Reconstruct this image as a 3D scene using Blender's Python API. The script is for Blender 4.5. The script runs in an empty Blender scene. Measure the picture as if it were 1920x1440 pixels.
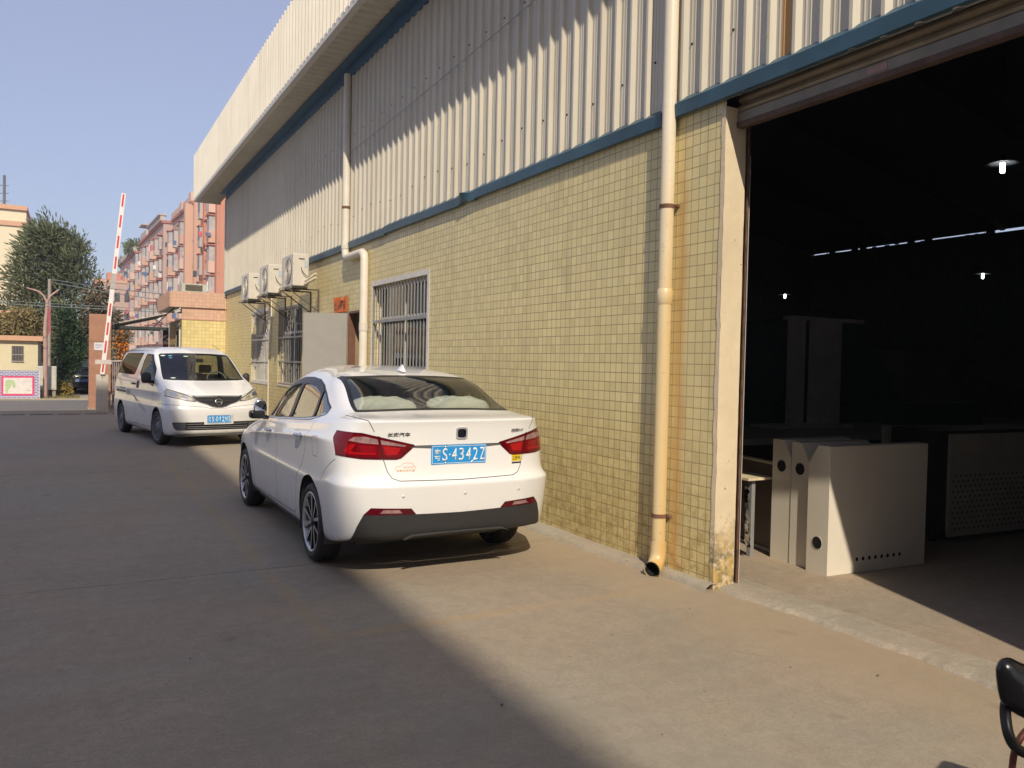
import bpy, bmesh, math, random
from math import sin, cos, pi, radians, sqrt
from mathutils import Vector, Matrix, Quaternion
random.seed(7)
R = random.random
SC = bpy.context.scene

# ------------------------------------------------------------------ camera
CAM_F, CAM_YAW, CAM_PITCH, CAM_ROLL, CAM_H = 1500.0, .5053, -.026, .021, 1.56
_f = Vector((sin(CAM_YAW)*cos(CAM_PITCH), cos(CAM_YAW)*cos(CAM_PITCH), sin(CAM_PITCH)))
_r = Vector((cos(CAM_YAW), -sin(CAM_YAW), 0)); _u = _r.cross(_f)
_r2 = cos(CAM_ROLL)*_r + sin(CAM_ROLL)*_u; _u2 = -sin(CAM_ROLL)*_r + cos(CAM_ROLL)*_u
cd = bpy.data.cameras.new("camera"); cam = bpy.data.objects.new("camera", cd); SC.collection.objects.link(cam)
M = Matrix((_r2, _u2, -_f)).transposed().to_4x4(); M.translation = (0, 0, CAM_H)
cam.matrix_world = M
cd.sensor_width = 36; cd.lens = CAM_F/1920*36; cd.clip_start = .05; cd.clip_end = 3000
SC.camera = cam

# ------------------------------------------------------------------ sky, sun, exposure
SUN = Vector((.351, 1.0, -.885)).normalized()           # travel direction of the light
w = bpy.data.worlds.new("World"); SC.world = w; w.use_nodes = True
nt = w.node_tree; bg = nt.nodes["Background"]
sky = nt.nodes.new("ShaderNodeTexSky"); sky.sky_type = 'NISHITA'; sky.sun_disc = False
sky.sun_elevation = math.asin(-SUN.z); sky.sun_rotation = math.atan2(-SUN.x, -SUN.y)
sky.air_density = 1.0; sky.dust_density = 1.2; sky.ozone_density = 1.6; sky.altitude = 20
hz = nt.nodes.new("ShaderNodeMix"); hz.data_type = 'RGBA'; hz.inputs[0].default_value = .70      # thin even haze over the whole sky
nt.links.new(sky.outputs[0], hz.inputs[6]); hz.inputs[7].default_value = (1.66, 1.66, 2.36, 1)
nt.links.new(hz.outputs[2], bg.inputs[0]); bg.inputs[1].default_value = .15
sl = bpy.data.lights.new("sun", 'SUN'); sl.energy = 3.15; sl.angle = radians(.53); sl.color = (1, .88, .70)
so = bpy.data.objects.new("sun", sl); SC.collection.objects.link(so)
so.rotation_euler = SUN.to_track_quat('-Z', 'Y').to_euler(); so.location = (-10, -30, 40)
SC.view_settings.view_transform = 'Standard'; SC.view_settings.look = 'None'
SC.view_settings.exposure = 0.62; SC.view_settings.gamma = 1
SC.cycles.max_bounces = 8; SC.cycles.diffuse_bounces = 4; SC.cycles.glossy_bounces = 4
SC.cycles.transparent_max_bounces = 16; SC.cycles.sample_clamp_indirect = 6
SC.cycles.use_denoising = True

# ------------------------------------------------------------------ object helpers
def link(o):
    SC.collection.objects.link(o); return o
def tag(o, label=None, cat=None, group=None, kind=None):
    if label: o['label'] = label
    if cat: o['category'] = cat
    if group: o['group'] = group
    if kind: o['kind'] = kind
    return o
def empty(name, loc=(0, 0, 0), rz=0, label=None, cat=None, group=None):
    o = link(bpy.data.objects.new(name, None)); o.location = loc; o.rotation_euler = (0, 0, rz)
    o.empty_display_size = .2
    return tag(o, label, cat, group)
def adopt(ob, parent):
    if parent is not None: ob.parent = parent
    return ob
def copy_tree(o, parent=None):
    c = o.copy(); link(c)
    if parent is not None: c.parent = parent
    for ch in [x for x in bpy.data.objects if x.parent == o]: copy_tree(ch, c)
    return c

class MB:
    """mesh builder: boxes, tubes, prisms into one mesh"""
    def __init__(s): s.v = []; s.f = []; s.m = []; s.sm = []
    def add(s, vs, fs, mi=0, smooth=False):
        n = len(s.v); s.v += [tuple(p) for p in vs]
        for f in fs: s.f.append([n+i for i in f]); s.m.append(mi); s.sm.append(smooth)
        return s
    def box(s, x0, x1, y0, y1, z0, z1, mi=0, M=None):
        vs = [Vector((x, y, z)) for x in (x0, x1) for y in (y0, y1) for z in (z0, z1)]
        if M is not None: vs = [M @ p for p in vs]
        return s.add(vs, [(0, 1, 3, 2), (4, 6, 7, 5), (0, 4, 5, 1), (2, 3, 7, 6), (0, 2, 6, 4), (1, 5, 7, 3)], mi)
    def bar(s, p0, p1, w, h, mi=0, up=(0, 0, 1)):
        p0 = Vector(p0); p1 = Vector(p1); d = (p1-p0).normalized(); up = Vector(up)
        a = d.cross(up)
        if a.length < 1e-4: a = d.cross(Vector((1, 0, 0)))
        a.normalize(); b = a.cross(d).normalized()
        vs = [p + a*sx*w/2 + b*sy*h/2 for p in (p0, p1) for sx, sy in ((-1, -1), (1, -1), (1, 1), (-1, 1))]
        return s.add(vs, [(3, 2, 1, 0), (4, 5, 6, 7), (0, 1, 5, 4), (1, 2, 6, 5), (2, 3, 7, 6), (3, 0, 4, 7)], mi)
    def tube(s, pts, r, n=10, mi=0, caps=True, smooth=True):
        pts = [Vector(p) for p in pts]; rings = []
        rr = r if isinstance(r, (list, tuple)) else [r]*len(pts)
        prev = None
        for i, p in enumerate(pts):
            if i == 0: d = pts[1]-p
            elif i == len(pts)-1: d = p-pts[i-1]
            else: d = (pts[i+1]-p).normalized() + (p-pts[i-1]).normalized()
            d.normalize()
            if prev is None:
                a = d.cross(Vector((0, 0, 1)))
                if a.length < .05: a = d.cross(Vector((1, 0, 0)))
            else: a = prev - d*prev.dot(d)
            a.normalize(); prev = a; b = d.cross(a)
            rings.append([p + (a*cos(2*pi*k/n) + b*sin(2*pi*k/n))*rr[i] for k in range(n)])
        vs = [q for rg in rings for q in rg]; fs = []
        for i in range(len(pts)-1):
            for k in range(n):
                k2 = (k+1) % n; fs.append((i*n+k, i*n+k2, (i+1)*n+k2, (i+1)*n+k))
        s.add(vs, fs, mi, smooth)
        if caps:
            s.add(rings[0], [tuple(range(n))[::-1]], mi); s.add(rings[-1], [tuple(range(n))], mi)
        return s
    def prism(s, poly, x0, x1, axis='x', mi=0, smooth=False):
        """poly: 2D points in the two remaining axes, extruded along axis"""
        def P(t, q):
            return {'x': (t, q[0], q[1]), 'y': (q[0], t, q[1]), 'z': (q[0], q[1], t)}[axis]
        n = len(poly)
        s.add([P(x0, q) for q in poly], [tuple(range(n))], mi); s.add([P(x1, q) for q in poly], [tuple(range(n))[::-1]], mi)
        s.add([P(x0, q) for q in poly]+[P(x1, q) for q in poly], [(i, (i+1) % n, n+(i+1) % n, n+i) for i in range(n)], mi, smooth)
        return s
    def lathe(s, prof, n=24, axis='x', mi=0, M=None, smooth=True):
        """prof: (along axis, radius)"""
        vs = []
        for a, r in prof:
            for k in range(n):
                t = 2*pi*k/n
                p = Vector({'x': (a, r*cos(t), r*sin(t)), 'y': (r*cos(t), a, r*sin(t)), 'z': (r*cos(t), r*sin(t), a)}[axis])
                vs.append(M @ p if M is not None else p)
        fs = [(i*n+k, i*n+(k+1) % n, (i+1)*n+(k+1) % n, (i+1)*n+k) for i in range(len(prof)-1) for k in range(n)]
        return s.add(vs, fs, mi, smooth)
    def build(s, name, mats, parent=None, fix=True, bevel=0):
        me = bpy.data.meshes.new(name); me.from_pydata(s.v, [], s.f)
        me.polygons.foreach_set('material_index', s.m); me.polygons.foreach_set('use_smooth', s.sm)
        for m in (mats if isinstance(mats, (list, tuple)) else [mats]): me.materials.append(m)
        if fix:
            bm = bmesh.new(); bm.from_mesh(me); bmesh.ops.recalc_face_normals(bm, faces=bm.faces[:]); bm.to_mesh(me); bm.free()
        me.update()
        o = link(bpy.data.objects.new(name, me)); adopt(o, parent)
        if bevel:
            b = o.modifiers.new('bevel', 'BEVEL'); b.width = bevel; b.segments = 2; b.limit_method = 'ANGLE'; b.angle_limit = radians(40)
            b.harden_normals = False
        return o

def text(name, body, mat, parent, height, width, mat_world, extrude=.001, shear=0, bold=0):
    cu = bpy.data.curves.new(name, 'FONT'); cu.body = body; cu.size = 1; cu.shear = shear; cu.offset = bold
    cu.extrude = 0; cu.resolution_u = 4
    t = bpy.data.objects.new(name, cu); link(t)
    dg = bpy.context.evaluated_depsgraph_get(); dg.update()
    me = bpy.data.meshes.new_from_object(t.evaluated_get(dg)); bpy.data.objects.remove(t)
    if not me.vertices: return None
    xs = [v.co.x for v in me.vertices]; ys = [v.co.y for v in me.vertices]
    x0, x1, y0, y1 = min(xs), max(xs), min(ys), max(ys)
    sx = width/(x1-x0); sy = height/(y1-y0)
    for v in me.vertices: v.co = Vector(((v.co.x-(x0+x1)/2)*sx, (v.co.y-(y0+y1)/2)*sy, 0))
    if extrude:
        bm = bmesh.new(); bm.from_mesh(me)
        g = bmesh.ops.extrude_face_region(bm, geom=bm.faces[:])
        bmesh.ops.translate(bm, vec=(0, 0, extrude), verts=[v for v in g['geom'] if isinstance(v, bmesh.types.BMVert)])
        bmesh.ops.recalc_face_normals(bm, faces=bm.faces[:]); bm.to_mesh(me); bm.free()
    me.materials.clear(); me.materials.append(mat)
    o = link(bpy.data.objects.new(name, me)); adopt(o, parent); o.matrix_local = mat_world
    return o
def face_minus_y(x, y, z, tilt=0):   # text plane facing -Y, upright; tilt leans the top to +Y
    return Matrix.Translation((x, y, z)) @ Matrix.Rotation(pi/2 - tilt, 4, 'X')

# ------------------------------------------------------------------ materials
def L(c):   # sRGB 0..255 -> linear
    return tuple(((x/255)/12.92 if x <= 10 else (((x/255)+.055)/1.055)**2.4) for x in c) + (1,)
class Mat:
    def __init__(s, name, col=(.5, .5, .5), rough=.6, metal=0, spec=.5):
        s.m = bpy.data.materials.new(name); s.m.use_nodes = True; s.nt = s.m.node_tree
        s.b = s.nt.nodes['Principled BSDF']
        c = tuple(col)[:3] + (1,)
        s.b.inputs['Base Color'].default_value = c; s.b.inputs['Roughness'].default_value = rough
        s.b.inputs['Metallic'].default_value = metal; s.b.inputs['Specular IOR Level'].default_value = spec
        s.col = c; s._co = None
    def n(s, t, **k):
        nd = s.nt.nodes.new(t)
        for a, b in k.items():
            if a.startswith('i_'):
                nd.inputs[a[2:].replace('_', ' ')].default_value = b
            else: setattr(nd, a, b)
        return nd
    def l(s, a, b): s.nt.links.new(a, b)
    def co(s):
        if s._co is None: s._co = s.n('ShaderNodeTexCoord').outputs['Object']
        return s._co
    def mapped(s, scale):
        mp = s.n('ShaderNodeMapping'); mp.inputs['Scale'].default_value = scale; s.l(s.co(), mp.inputs[0]); return mp.outputs[0]
    def noise(s, scale, detail=4, rough=.55, vec=None, dist=0):
        t = s.n('ShaderNodeTexNoise'); t.inputs['Scale'].default_value = scale; t.inputs['Detail'].default_value = detail
        t.inputs['Roughness'].default_value = rough; t.inputs['Distortion'].default_value = dist
        s.l(vec if vec is not None else s.co(), t.inputs['Vector']); return t.outputs['Fac']
    def ramp(s, fac, *stops):
        r = s.n('ShaderNodeValToRGB'); e = r.color_ramp.elements
        while len(e) > 1: e.remove(e[-1])
        for i, (p, c) in enumerate(stops):
            x = e[0] if i == 0 else e.new(p); x.position = p
            x.color = (c, c, c, 1) if isinstance(c, (int, float)) else tuple(c)[:3] + (1,)
        s.l(fac, r.inputs[0]); return r.outputs[0]
    def mix(s, fac, a, b, mode='MIX'):
        x = s.n('ShaderNodeMix', data_type='RGBA', blend_type=mode); x.clamp_factor = True
        for inp, v in ((x.inputs[0], fac), (x.inputs[6], a), (x.inputs[7], b)):
            if hasattr(v, 'links') or isinstance(v, bpy.types.NodeSocket): s.l(v, inp)
            elif isinstance(v, (int, float)): inp.default_value = v if inp is x.inputs[0] else (v, v, v, 1)
            else: inp.default_value = tuple(v)[:3] + (1,)
        return x.outputs[2]
    def math(s, op, a, b=0, clamp=False):
        x = s.n('ShaderNodeMath', operation=op); x.use_clamp = clamp
        for i, v in enumerate((a, b)):
            if isinstance(v, bpy.types.NodeSocket): s.l(v, x.inputs[i])
            else: x.inputs[i].default_value = v
        return x.outputs[0]
    def xyz(s):
        x = s.n('ShaderNodeSeparateXYZ'); s.l(s.co(), x.inputs[0]); return x.outputs
    def band(s, v, lo, hi, soft):
        """1 between lo and hi with soft borders"""
        a = s.n('ShaderNodeMapRange'); a.interpolation_type = 'SMOOTHSTEP'; s.l(v, a.inputs[0])
        a.inputs[1].default_value = lo-soft; a.inputs[2].default_value = lo+soft
        b = s.n('ShaderNodeMapRange'); b.interpolation_type = 'SMOOTHSTEP'; s.l(v, b.inputs[0])
        b.inputs[1].default_value = hi-soft; b.inputs[2].default_value = hi+soft; b.inputs[3].default_value = 1; b.inputs[4].default_value = 0
        return s.math('MULTIPLY', a.outputs[0], b.outputs[0])
    def color(s, sock): s.l(sock, s.b.inputs['Base Color']); return s
    def rough(s, sock): s.l(sock, s.b.inputs['Roughness']); return s
    def bump(s, h, strength=.3, dist=.01):
        b = s.n('ShaderNodeBump'); b.inputs['Strength'].default_value = strength; b.inputs['Distance'].default_value = dist
        s.l(h, b.inputs['Height']); s.l(b.outputs[0], s.b.inputs['Normal']); return s
def simple(name, col, rough=.6, metal=0, var=.12, scale=6, spec=.5, bump=0, bscale=80):
    m = Mat(name, col, rough, metal, spec)
    c = m.col
    f = m.noise(scale, 5, .6)
    m.color(m.ramp(f, (.3, [x*(1-var) for x in c[:3]]), (.7, [min(1, x*(1+var)) for x in c[:3]])))
    if bump: m.bump(m.noise(bscale, 3), bump, .004)
    return m.m
def rpoly(pts, r, n=4):
    """round the corners of a polygon"""
    out = []; N = len(pts)
    for i in range(N):
        p0, p1, p2 = Vector(pts[i-1]), Vector(pts[i]), Vector(pts[(i+1) % N])
        rr = r[i] if isinstance(r, (list, tuple)) else r
        if rr <= 0: out.append(tuple(p1)); continue
        a = (p0-p1); b = (p2-p1); q = min(rr, a.length*.45, b.length*.45); a.normalize(); b.normalize()
        A, B = p1+a*q, p1+b*q
        for k in range(n+1):
            t = k/n; out.append(tuple(A*(1-t)**2+p1*2*t*(1-t)+B*t*t))
    return out
# ================================================================== materials of the place
def mk_concrete(name, base, marks=False, slab=True, dark=.0):
    m = Mat(name, base, .85, 0, .3)
    big = m.noise(.35, 5, .6); hue = m.noise(.55, 4, .6, dist=.6); agg = m.noise(150, 3, .8); mid = m.noise(2.2, 6, .65, dist=.4); fine = m.noise(45, 5, .7)
    stretched = m.noise(1.3, 5, .6, vec=m.mapped((.5, 3.0, 1)), dist=.3)
    col = m.mix(m.ramp(big, (.35, 0), (.65, 1)), [x*.83 for x in base], [x*1.1 for x in base])
    col = m.mix(m.ramp(mid, (.35, .0), (.68, .75)), col, [base[0]*1.13, base[1]*1.1, base[2]*1.06])
    col = m.mix(m.ramp(stretched, (.44, 0), (.70, .42)), col, [x*.74 for x in base])
    col = m.mix(m.ramp(fine, (.3, .5), (.6, 0)), col, [x*.55 for x in base])
    col = m.mix(m.ramp(agg, (.30, .75), (.48, 0)), col, [x*.5 for x in base]); col = m.mix(m.ramp(agg, (.54, 0), (.70, .6)), col, [min(1, x*1.5) for x in base])
    col = m.mix(m.ramp(hue, (.34, .55), (.5, 0)), col, (base[0]*.86, base[1]*.96, base[2]*1.02)); col = m.mix(m.ramp(hue, (.5, 0), (.66, .5)), col, (base[0]*1.05, base[1]*.95, base[2]*.90))
    scr = m.noise(6, 6, .75, vec=m.mapped((.25, 2.2, 1)), dist=.8); col = m.mix(m.ramp(scr, (.62, 0), (.70, .30)), col, [min(1, x*1.28) for x in base])
    crk = m.n('ShaderNodeTexVoronoi', feature='DISTANCE_TO_EDGE'); wv = m.n('ShaderNodeVectorMath', operation='ADD'); nn = m.n('ShaderNodeTexNoise'); nn.inputs['Scale'].default_value = 1.6; nn.inputs['Detail'].default_value = 6; m.l(m.co(), nn.inputs['Vector']); m.l(m.co(), wv.inputs[0]); m.l(nn.outputs['Color'], wv.inputs[1]); m.l(wv.outputs[0], crk.inputs['Vector']); crk.inputs['Scale'].default_value = .28
    cm = m.math('MULTIPLY', m.ramp(crk.outputs['Distance'], (.0, 1), (.0028, 0)), m.ramp(m.noise(.5, 3), (.48, 0), (.56, .30))); col = m.mix(cm, col, [x*.3 for x in base])
    m12 = m.noise(11, 5, .7, dist=.5); col = m.mix(m.ramp(m12, (.36, .35), (.5, 0)), col, [x*.72 for x in base]); col = m.mix(m.ramp(m12, (.52, 0), (.7, .3)), col, [min(1, x*1.25) for x in base])
    # dark oily spots and pale scuffs
    spots = m.noise(3.1, 3, .4, dist=.2)
    col = m.mix(m.ramp(spots, (.70, 0), (.78, .55)), col, [x*.45 for x in base])
    speck = m.noise(21, 2, .5)
    col = m.mix(m.ramp(speck, (.72, 0), (.76, .45)), col, [x*.4 for x in base])
    pale = m.noise(9, 4, .6, dist=1.5)
    col = m.mix(m.ramp(pale, (.66, 0), (.75, .35)), col, [min(1, x*1.35) for x in base])
    if marks:
        X, Y, Z = m.xyz()
        wob = m.math('MULTIPLY', m.math('SUBTRACT', m.noise(3, 3), .5), .05)
        xw = m.math('ADD', X, wob); yw = m.math('ADD', Y, wob)
        wear = m.ramp(m.noise(2.4, 6, .7), (.36, .08), (.66, .75))
        # faded yellow bay lines
        l1 = m.math('MULTIPLY', m.band(xw, 1.215, 1.325, .012), m.band(yw, 4.30, 14.0, .012))
        l2 = m.math('MULTIPLY', m.band(yw, 4.32, 4.42, .012), m.band(xw, 1.215, 3.85, .012))
        ln = m.math('MAXIMUM', l1, l2)
        col = m.mix(m.math('MULTIPLY', ln, m.math('MULTIPLY', wear, .55)), col, (.40, .27, .10))
        # slab joints
        for (ax, v) in ((Y, 6.02), (Y, 11.9), (Y, -.4), (Y, 18.1), (X, -1.9)):
            j = m.band(m.math('ADD', ax, m.math('MULTIPLY', m.math('SUBTRACT', m.noise(1.4, 6, .7), .5), .10)), v-.006, v+.006, .003)
            br = m.ramp(m.noise(1.7, 3), (.36, .12), (.5, .85))
            col = m.mix(m.math('MULTIPLY', j, br), col, [x*.25 for x in base])
        # dust washed along the foot of the wall
        d = m.math('MULTIPLY', m.band(m.math('ADD', X, m.math('MULTIPLY', m.noise(1.6, 5), .8)), 3.75, 9, .35), .45)
        col = m.mix(d, col, [min(1, base[0]*1.18), base[1]*1.05, base[2]*.86])
    m.color(col)
    m.bump(m.math('ADD', m.math('MULTIPLY', fine, .5), m.math('MULTIPLY', mid, 1.2)), .55, .006)
    return m.m

def mk_tiles(name, base, grout, size=.079, gap=.0032, axes='YZ', var=.085, dirt=True, rust=False):
    m = Mat(name, base, .38, 0, .5)
    X, Y, Z = m.xyz()
    cb = m.n('ShaderNodeCombineXYZ')
    m.l({'Y': Y, 'X': X}[axes[0]], cb.inputs[0]); m.l(Z, cb.inputs[1])
    bt = m.n('ShaderNodeTexBrick'); bt.offset = 0; bt.squash = 1; m.l(cb.outputs[0], bt.inputs['Vector'])
    bt.inputs['Scale'].default_value = 1; bt.inputs['Mortar Size'].default_value = gap
    bt.inputs['Mortar Smooth'].default_value = .15; bt.inputs['Bias'].default_value = 0
    bt.inputs['Brick Width'].default_value = size; bt.inputs['Row Height'].default_value = size
    bt.inputs['Color1'].default_value = tuple(x*(1-var) for x in base)+(1,)
    bt.inputs['Color2'].default_value = tuple(min(1, x*(1+var)) for x in base)+(1,)
    bt.inputs['Mortar'].default_value = tuple(grout)+(1,)
    col = bt.outputs['Color']
    fl_ = m.n('ShaderNodeVectorMath', operation='FLOOR'); dv_ = m.n('ShaderNodeVectorMath', operation='SCALE'); dv_.inputs['Scale'].default_value = 1/size; m.l(cb.outputs[0], dv_.inputs[0]); m.l(dv_.outputs[0], fl_.inputs[0]); w2 = m.n('ShaderNodeTexWhiteNoise', noise_dimensions='3D'); m.l(fl_.outputs[0], w2.inputs['Vector'])
    tl_ = m.math('SUBTRACT', 1, bt.outputs['Fac']); col = m.mix(m.math('MULTIPLY', tl_, m.ramp(w2.outputs['Value'], (.90, 0), (.96, .28))), col, [base[0]*.72, base[1]*.70, base[2]*.60]); col = m.mix(m.math('MULTIPLY', tl_, m.ramp(w2.outputs['Value'], (.05, .22), (.10, 0))), col, [min(1, base[0]*1.12), min(1, base[1]*1.14), min(1, base[2]*1.4)])
    big = m.noise(.8, 5, .6)
    col = m.mix(m.ramp(big, (.4, 0), (.7, .30)), col, [base[0]*.86, base[1]*.84, base[2]*.82])
    if dirt:
        low = m.n('ShaderNodeMapRange'); m.l(Z, low.inputs[0]); low.inputs[1].default_value = 1.3; low.inputs[2].default_value = 0.0
        low.inputs[3].default_value = 0; low.inputs[4].default_value = 1
        nz = m.ramp(m.noise(14, 5, .65), (.45, .25), (.62, 1))
        col = m.mix(m.math('MULTIPLY', m.math('MULTIPLY', low.outputs[0], nz), .62), col, (.24, .13, .02))
        sp = m.ramp(m.noise(55, 3, .6), (.66, 0), (.70, .7))
        col = m.mix(m.math('MULTIPLY', sp, low.outputs[0]), col, (.06, .03, .01))
        st = m.noise(5, 5, .6, vec=m.mapped((1, 1, .12)))
        col = m.mix(m.ramp(st, (.55, 0), (.75, .3)), col, (.30, .23, .10))
    if rust:
        ed = m.math('ADD', Y, m.math('MULTIPLY', m.noise(3, 4), .12))
        s1 = m.band(ed, 4.60, 4.70, .045); fade = m.band(Z, -.2, 3.1, .5)
        col = m.mix(m.math('MULTIPLY', m.math('MULTIPLY', s1, fade), .50), col, (.50, .25, .05))
    m.color(col)
    m.rough(m.ramp(m.noise(9, 4), (.3, .30), (.7, .55)))
    h = m.math('SUBTRACT', 1, bt.outputs['Fac'])
    m.bump(m.math('ADD', h, m.math('MULTIPLY', m.noise(7, 2), .5)), .5, .004)
    return m.m

def mk_cladding(name, base, rustY=None, streak=True):
    m = Mat(name, base, .42, 0, .45)
    st = m.noise(3, 5, .6, vec=m.mapped((2, 2, .12)))
    f = m.noise(1.2, 4)
    col = m.mix(m.ramp(f, (.35, 0), (.7, 1)), [x*.93 for x in base], [min(1, x*1.04) for x in base])
    X_, Y_, Z_ = m.xyz(); wn_ = m.n('ShaderNodeTexWhiteNoise', noise_dimensions='1D'); m.l(m.math('FLOOR', m.math('MULTIPLY', Y_, 1/.834)), wn_.inputs['W']); col = m.mix(m.math('MULTIPLY', wn_.outputs['Value'], .16), col, [base[0]*.78, base[1]*.76, base[2]*.72])
    if streak: col = m.mix(m.ramp(st, (.50, 0), (.75, .5)), col, [base[0]*.72, base[1]*.68, base[2]*.6])
    sp = m.ramp(m.noise(60, 2), (.72, 0), (.75, .6))
    col = m.mix(sp, col, (.2, .13, .07))
    if rustY:
        X, Y, Z = m.xyz()
        s1 = m.band(Y, rustY-.05, rustY+.045, .02)
        col = m.mix(m.math('MULTIPLY', s1, .9), col, (.50, .25, .04))
    m.color(col)
    m.bump(m.noise(1.5, 3), .12, .02)
    return m.m

def mk_glass(name, tint=(.5, .55, .55), refl=1.0, alpha=.6, rough=.02):
    """thin pane: tinted see-through plus fresnel reflection"""
    m = bpy.data.materials.new(name); m.use_nodes = True; nt = m.node_tree; nt.nodes.clear()
    out = nt.nodes.new('ShaderNodeOutputMaterial'); tr = nt.nodes.new('ShaderNodeBsdfTransparent'); gl = nt.nodes.new('ShaderNodeBsdfGlossy')
    mx = nt.nodes.new('ShaderNodeMixShader'); fr = nt.nodes.new('ShaderNodeFresnel'); ml = nt.nodes.new('ShaderNodeMath')
    tr.inputs[0].default_value = tuple(tint)+(1,); gl.inputs[0].default_value = (1, 1, 1, 1); gl.inputs['Roughness'].default_value = rough
    fr.inputs[0].default_value = 1.5; ml.operation = 'MULTIPLY_ADD'; ml.inputs[1].default_value = refl; ml.inputs[2].default_value = .03
    ml.use_clamp = True
    nt.links.new(fr.outputs[0], ml.inputs[0]); nt.links.new(ml.outputs[0], mx.inputs[0])
    nt.links.new(tr.outputs[0], mx.inputs[1]); nt.links.new(gl.outputs[0], mx.inputs[2]); nt.links.new(mx.outputs[0], out.inputs[0])
    return m
def mk_emit(name, col, strength):
    m = Mat(name, (0, 0, 0), 1); m.b.inputs['Emission Color'].default_value = tuple(col)+(1,); m.b.inputs['Emission Strength'].default_value = strength
    return m.m

CONC = mk_concrete('yard_concrete', (.327, .277, .213), marks=True)
CONC_IN = mk_concrete('floor_concrete', (.350, .288, .218))
CONC_ROUGH = mk_concrete('rough_concrete', (.37, .325, .255))
ASPH = mk_concrete('street_asphalt', (.17, .165, .16))
DIRT = simple('soil', (.22, .18, .13), .95, var=.3, scale=3, bump=.4, bscale=20)
TILE = mk_tiles('yellow_tiles', (.70, .595, .300), (.27, .205, .105), rust=True)
TILE_Y = mk_tiles('bright_yellow_tiles', (.66, .55, .26), (.34, .27, .13), size=.10, axes='XZ', dirt=False)
TILE_P = mk_tiles('pink_tiles', (.60, .39, .29), (.42, .26, .18), size=.10, gap=.004, axes='XZ', dirt=False)
TILE_YS = mk_tiles('yellow_tiles_side', (.50, .37, .14), (.30, .22, .10), size=.10, axes='YZ', dirt=False)
TILE_PS = mk_tiles('pink_tiles_side', (.62, .36, .24), (.42, .26, .18), size=.10, gap=.004, axes='YZ', dirt=False)
CLAD = mk_cladding('cream_cladding', (.61, .565, .465), rustY=3.645)
CLAD2 = mk_cladding('parapet_cladding', (.69, .655, .58))
BLUE = simple('blue_trim_paint', (.032, .088, .135), .42, var=.25, scale=3)
BLUE_E = simple('blue_eave_paint', (.04, .12, .22), .5, var=.2, scale=3)
WHITEMETAL = simple('pale_metal', (.62, .60, .56), .4, var=.06)
PLASTER = None
def mk_plaster():
    m = Mat('worn_plaster', (.66, .54, .36), .85)
    X, Y, Z = m.xyz()
    n = m.noise(6, 6, .7); low = m.band(m.math('ADD', Z, m.math('MULTIPLY', n, .5)), -.5, .62, .22)
    col = m.mix(m.ramp(m.noise(3, 5), (.3, 0), (.7, 1)), (.60, .50, .35), (.72, .61, .43))
    pat = m.ramp(m.noise(16, 6, .75), (.44, 0), (.56, 1))
    col = m.mix(m.math('MULTIPLY', low, pat), col, (.17, .14, .08))
    col = m.mix(m.math('MULTIPLY', low, m.ramp(m.noise(9, 5, .7), (.45, 0), (.6, .8))), col, (.50, .34, .10))
    chips = m.ramp(m.noise(22, 4, .7), (.68, 0), (.72, .8)); col = m.mix(chips, col, (.25, .18, .1))
    m.color(col); m.bump(m.noise(14, 6, .7), .5, .01); return m.m
PLASTER = mk_plaster()
WHITE_PL = simple('white_plaster', (.66, .64, .60), .8, var=.12, scale=12, bump=.4, bscale=30)
PVC = None
def mk_pvc():
    m = Mat('aged_pvc', (.70, .62, .48), .35)
    X, Y, Z = m.xyz()
    t = m.n('ShaderNodeMapRange'); m.l(m.math('ADD', Z, m.math('MULTIPLY', m.noise(2, 4, .6, vec=m.mapped((4, 4, 1))), .9)), t.inputs[0])
    t.inputs[1].default_value = 3.9; t.inputs[2].default_value = 2.3; t.inputs[3].default_value = 0; t.inputs[4].default_value = 1
    side = m.band(m.math('ADD', Y, m.math('MULTIPLY', m.noise(4, 4, .6, vec=m.mapped((1, 1, .3))), .03)), 4.50, 4.665, .02)
    col = m.mix(t.outputs[0], (.72, .66, .54), (.62, .49, .28))
    col = m.mix(m.math('MULTIPLY', m.math('MULTIPLY', side, t.outputs[0]), .6), col, (.52, .28, .05))
    col = m.mix(m.ramp(m.noise(30, 4), (.64, 0), (.72, .4)), col, (.25, .18, .1))
    m.color(col); return m.m
PVC = mk_pvc()
PVC2 = simple('cream_pvc', (.66, .61, .52), .35, var=.08, scale=4)
DARKMETAL = simple('dark_bars', (.075, .075, .08), .5, .2, var=.3, scale=20)
GREYMETAL = simple('grey_steel', (.30, .30, .30), .45, .3, var=.15)
RUST = simple('rusty_steel', (.17, .085, .055), .8, .2, var=.4, scale=14, bump=.3)
BLACK = simple('black_plastic', (.015, .015, .016), .45, var=.15)
WINGLASS = mk_glass('window_glass', (.22, .28, .26), .9)
DARKROOM = simple('dark_room', (.05, .05, .05), .9)

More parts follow.
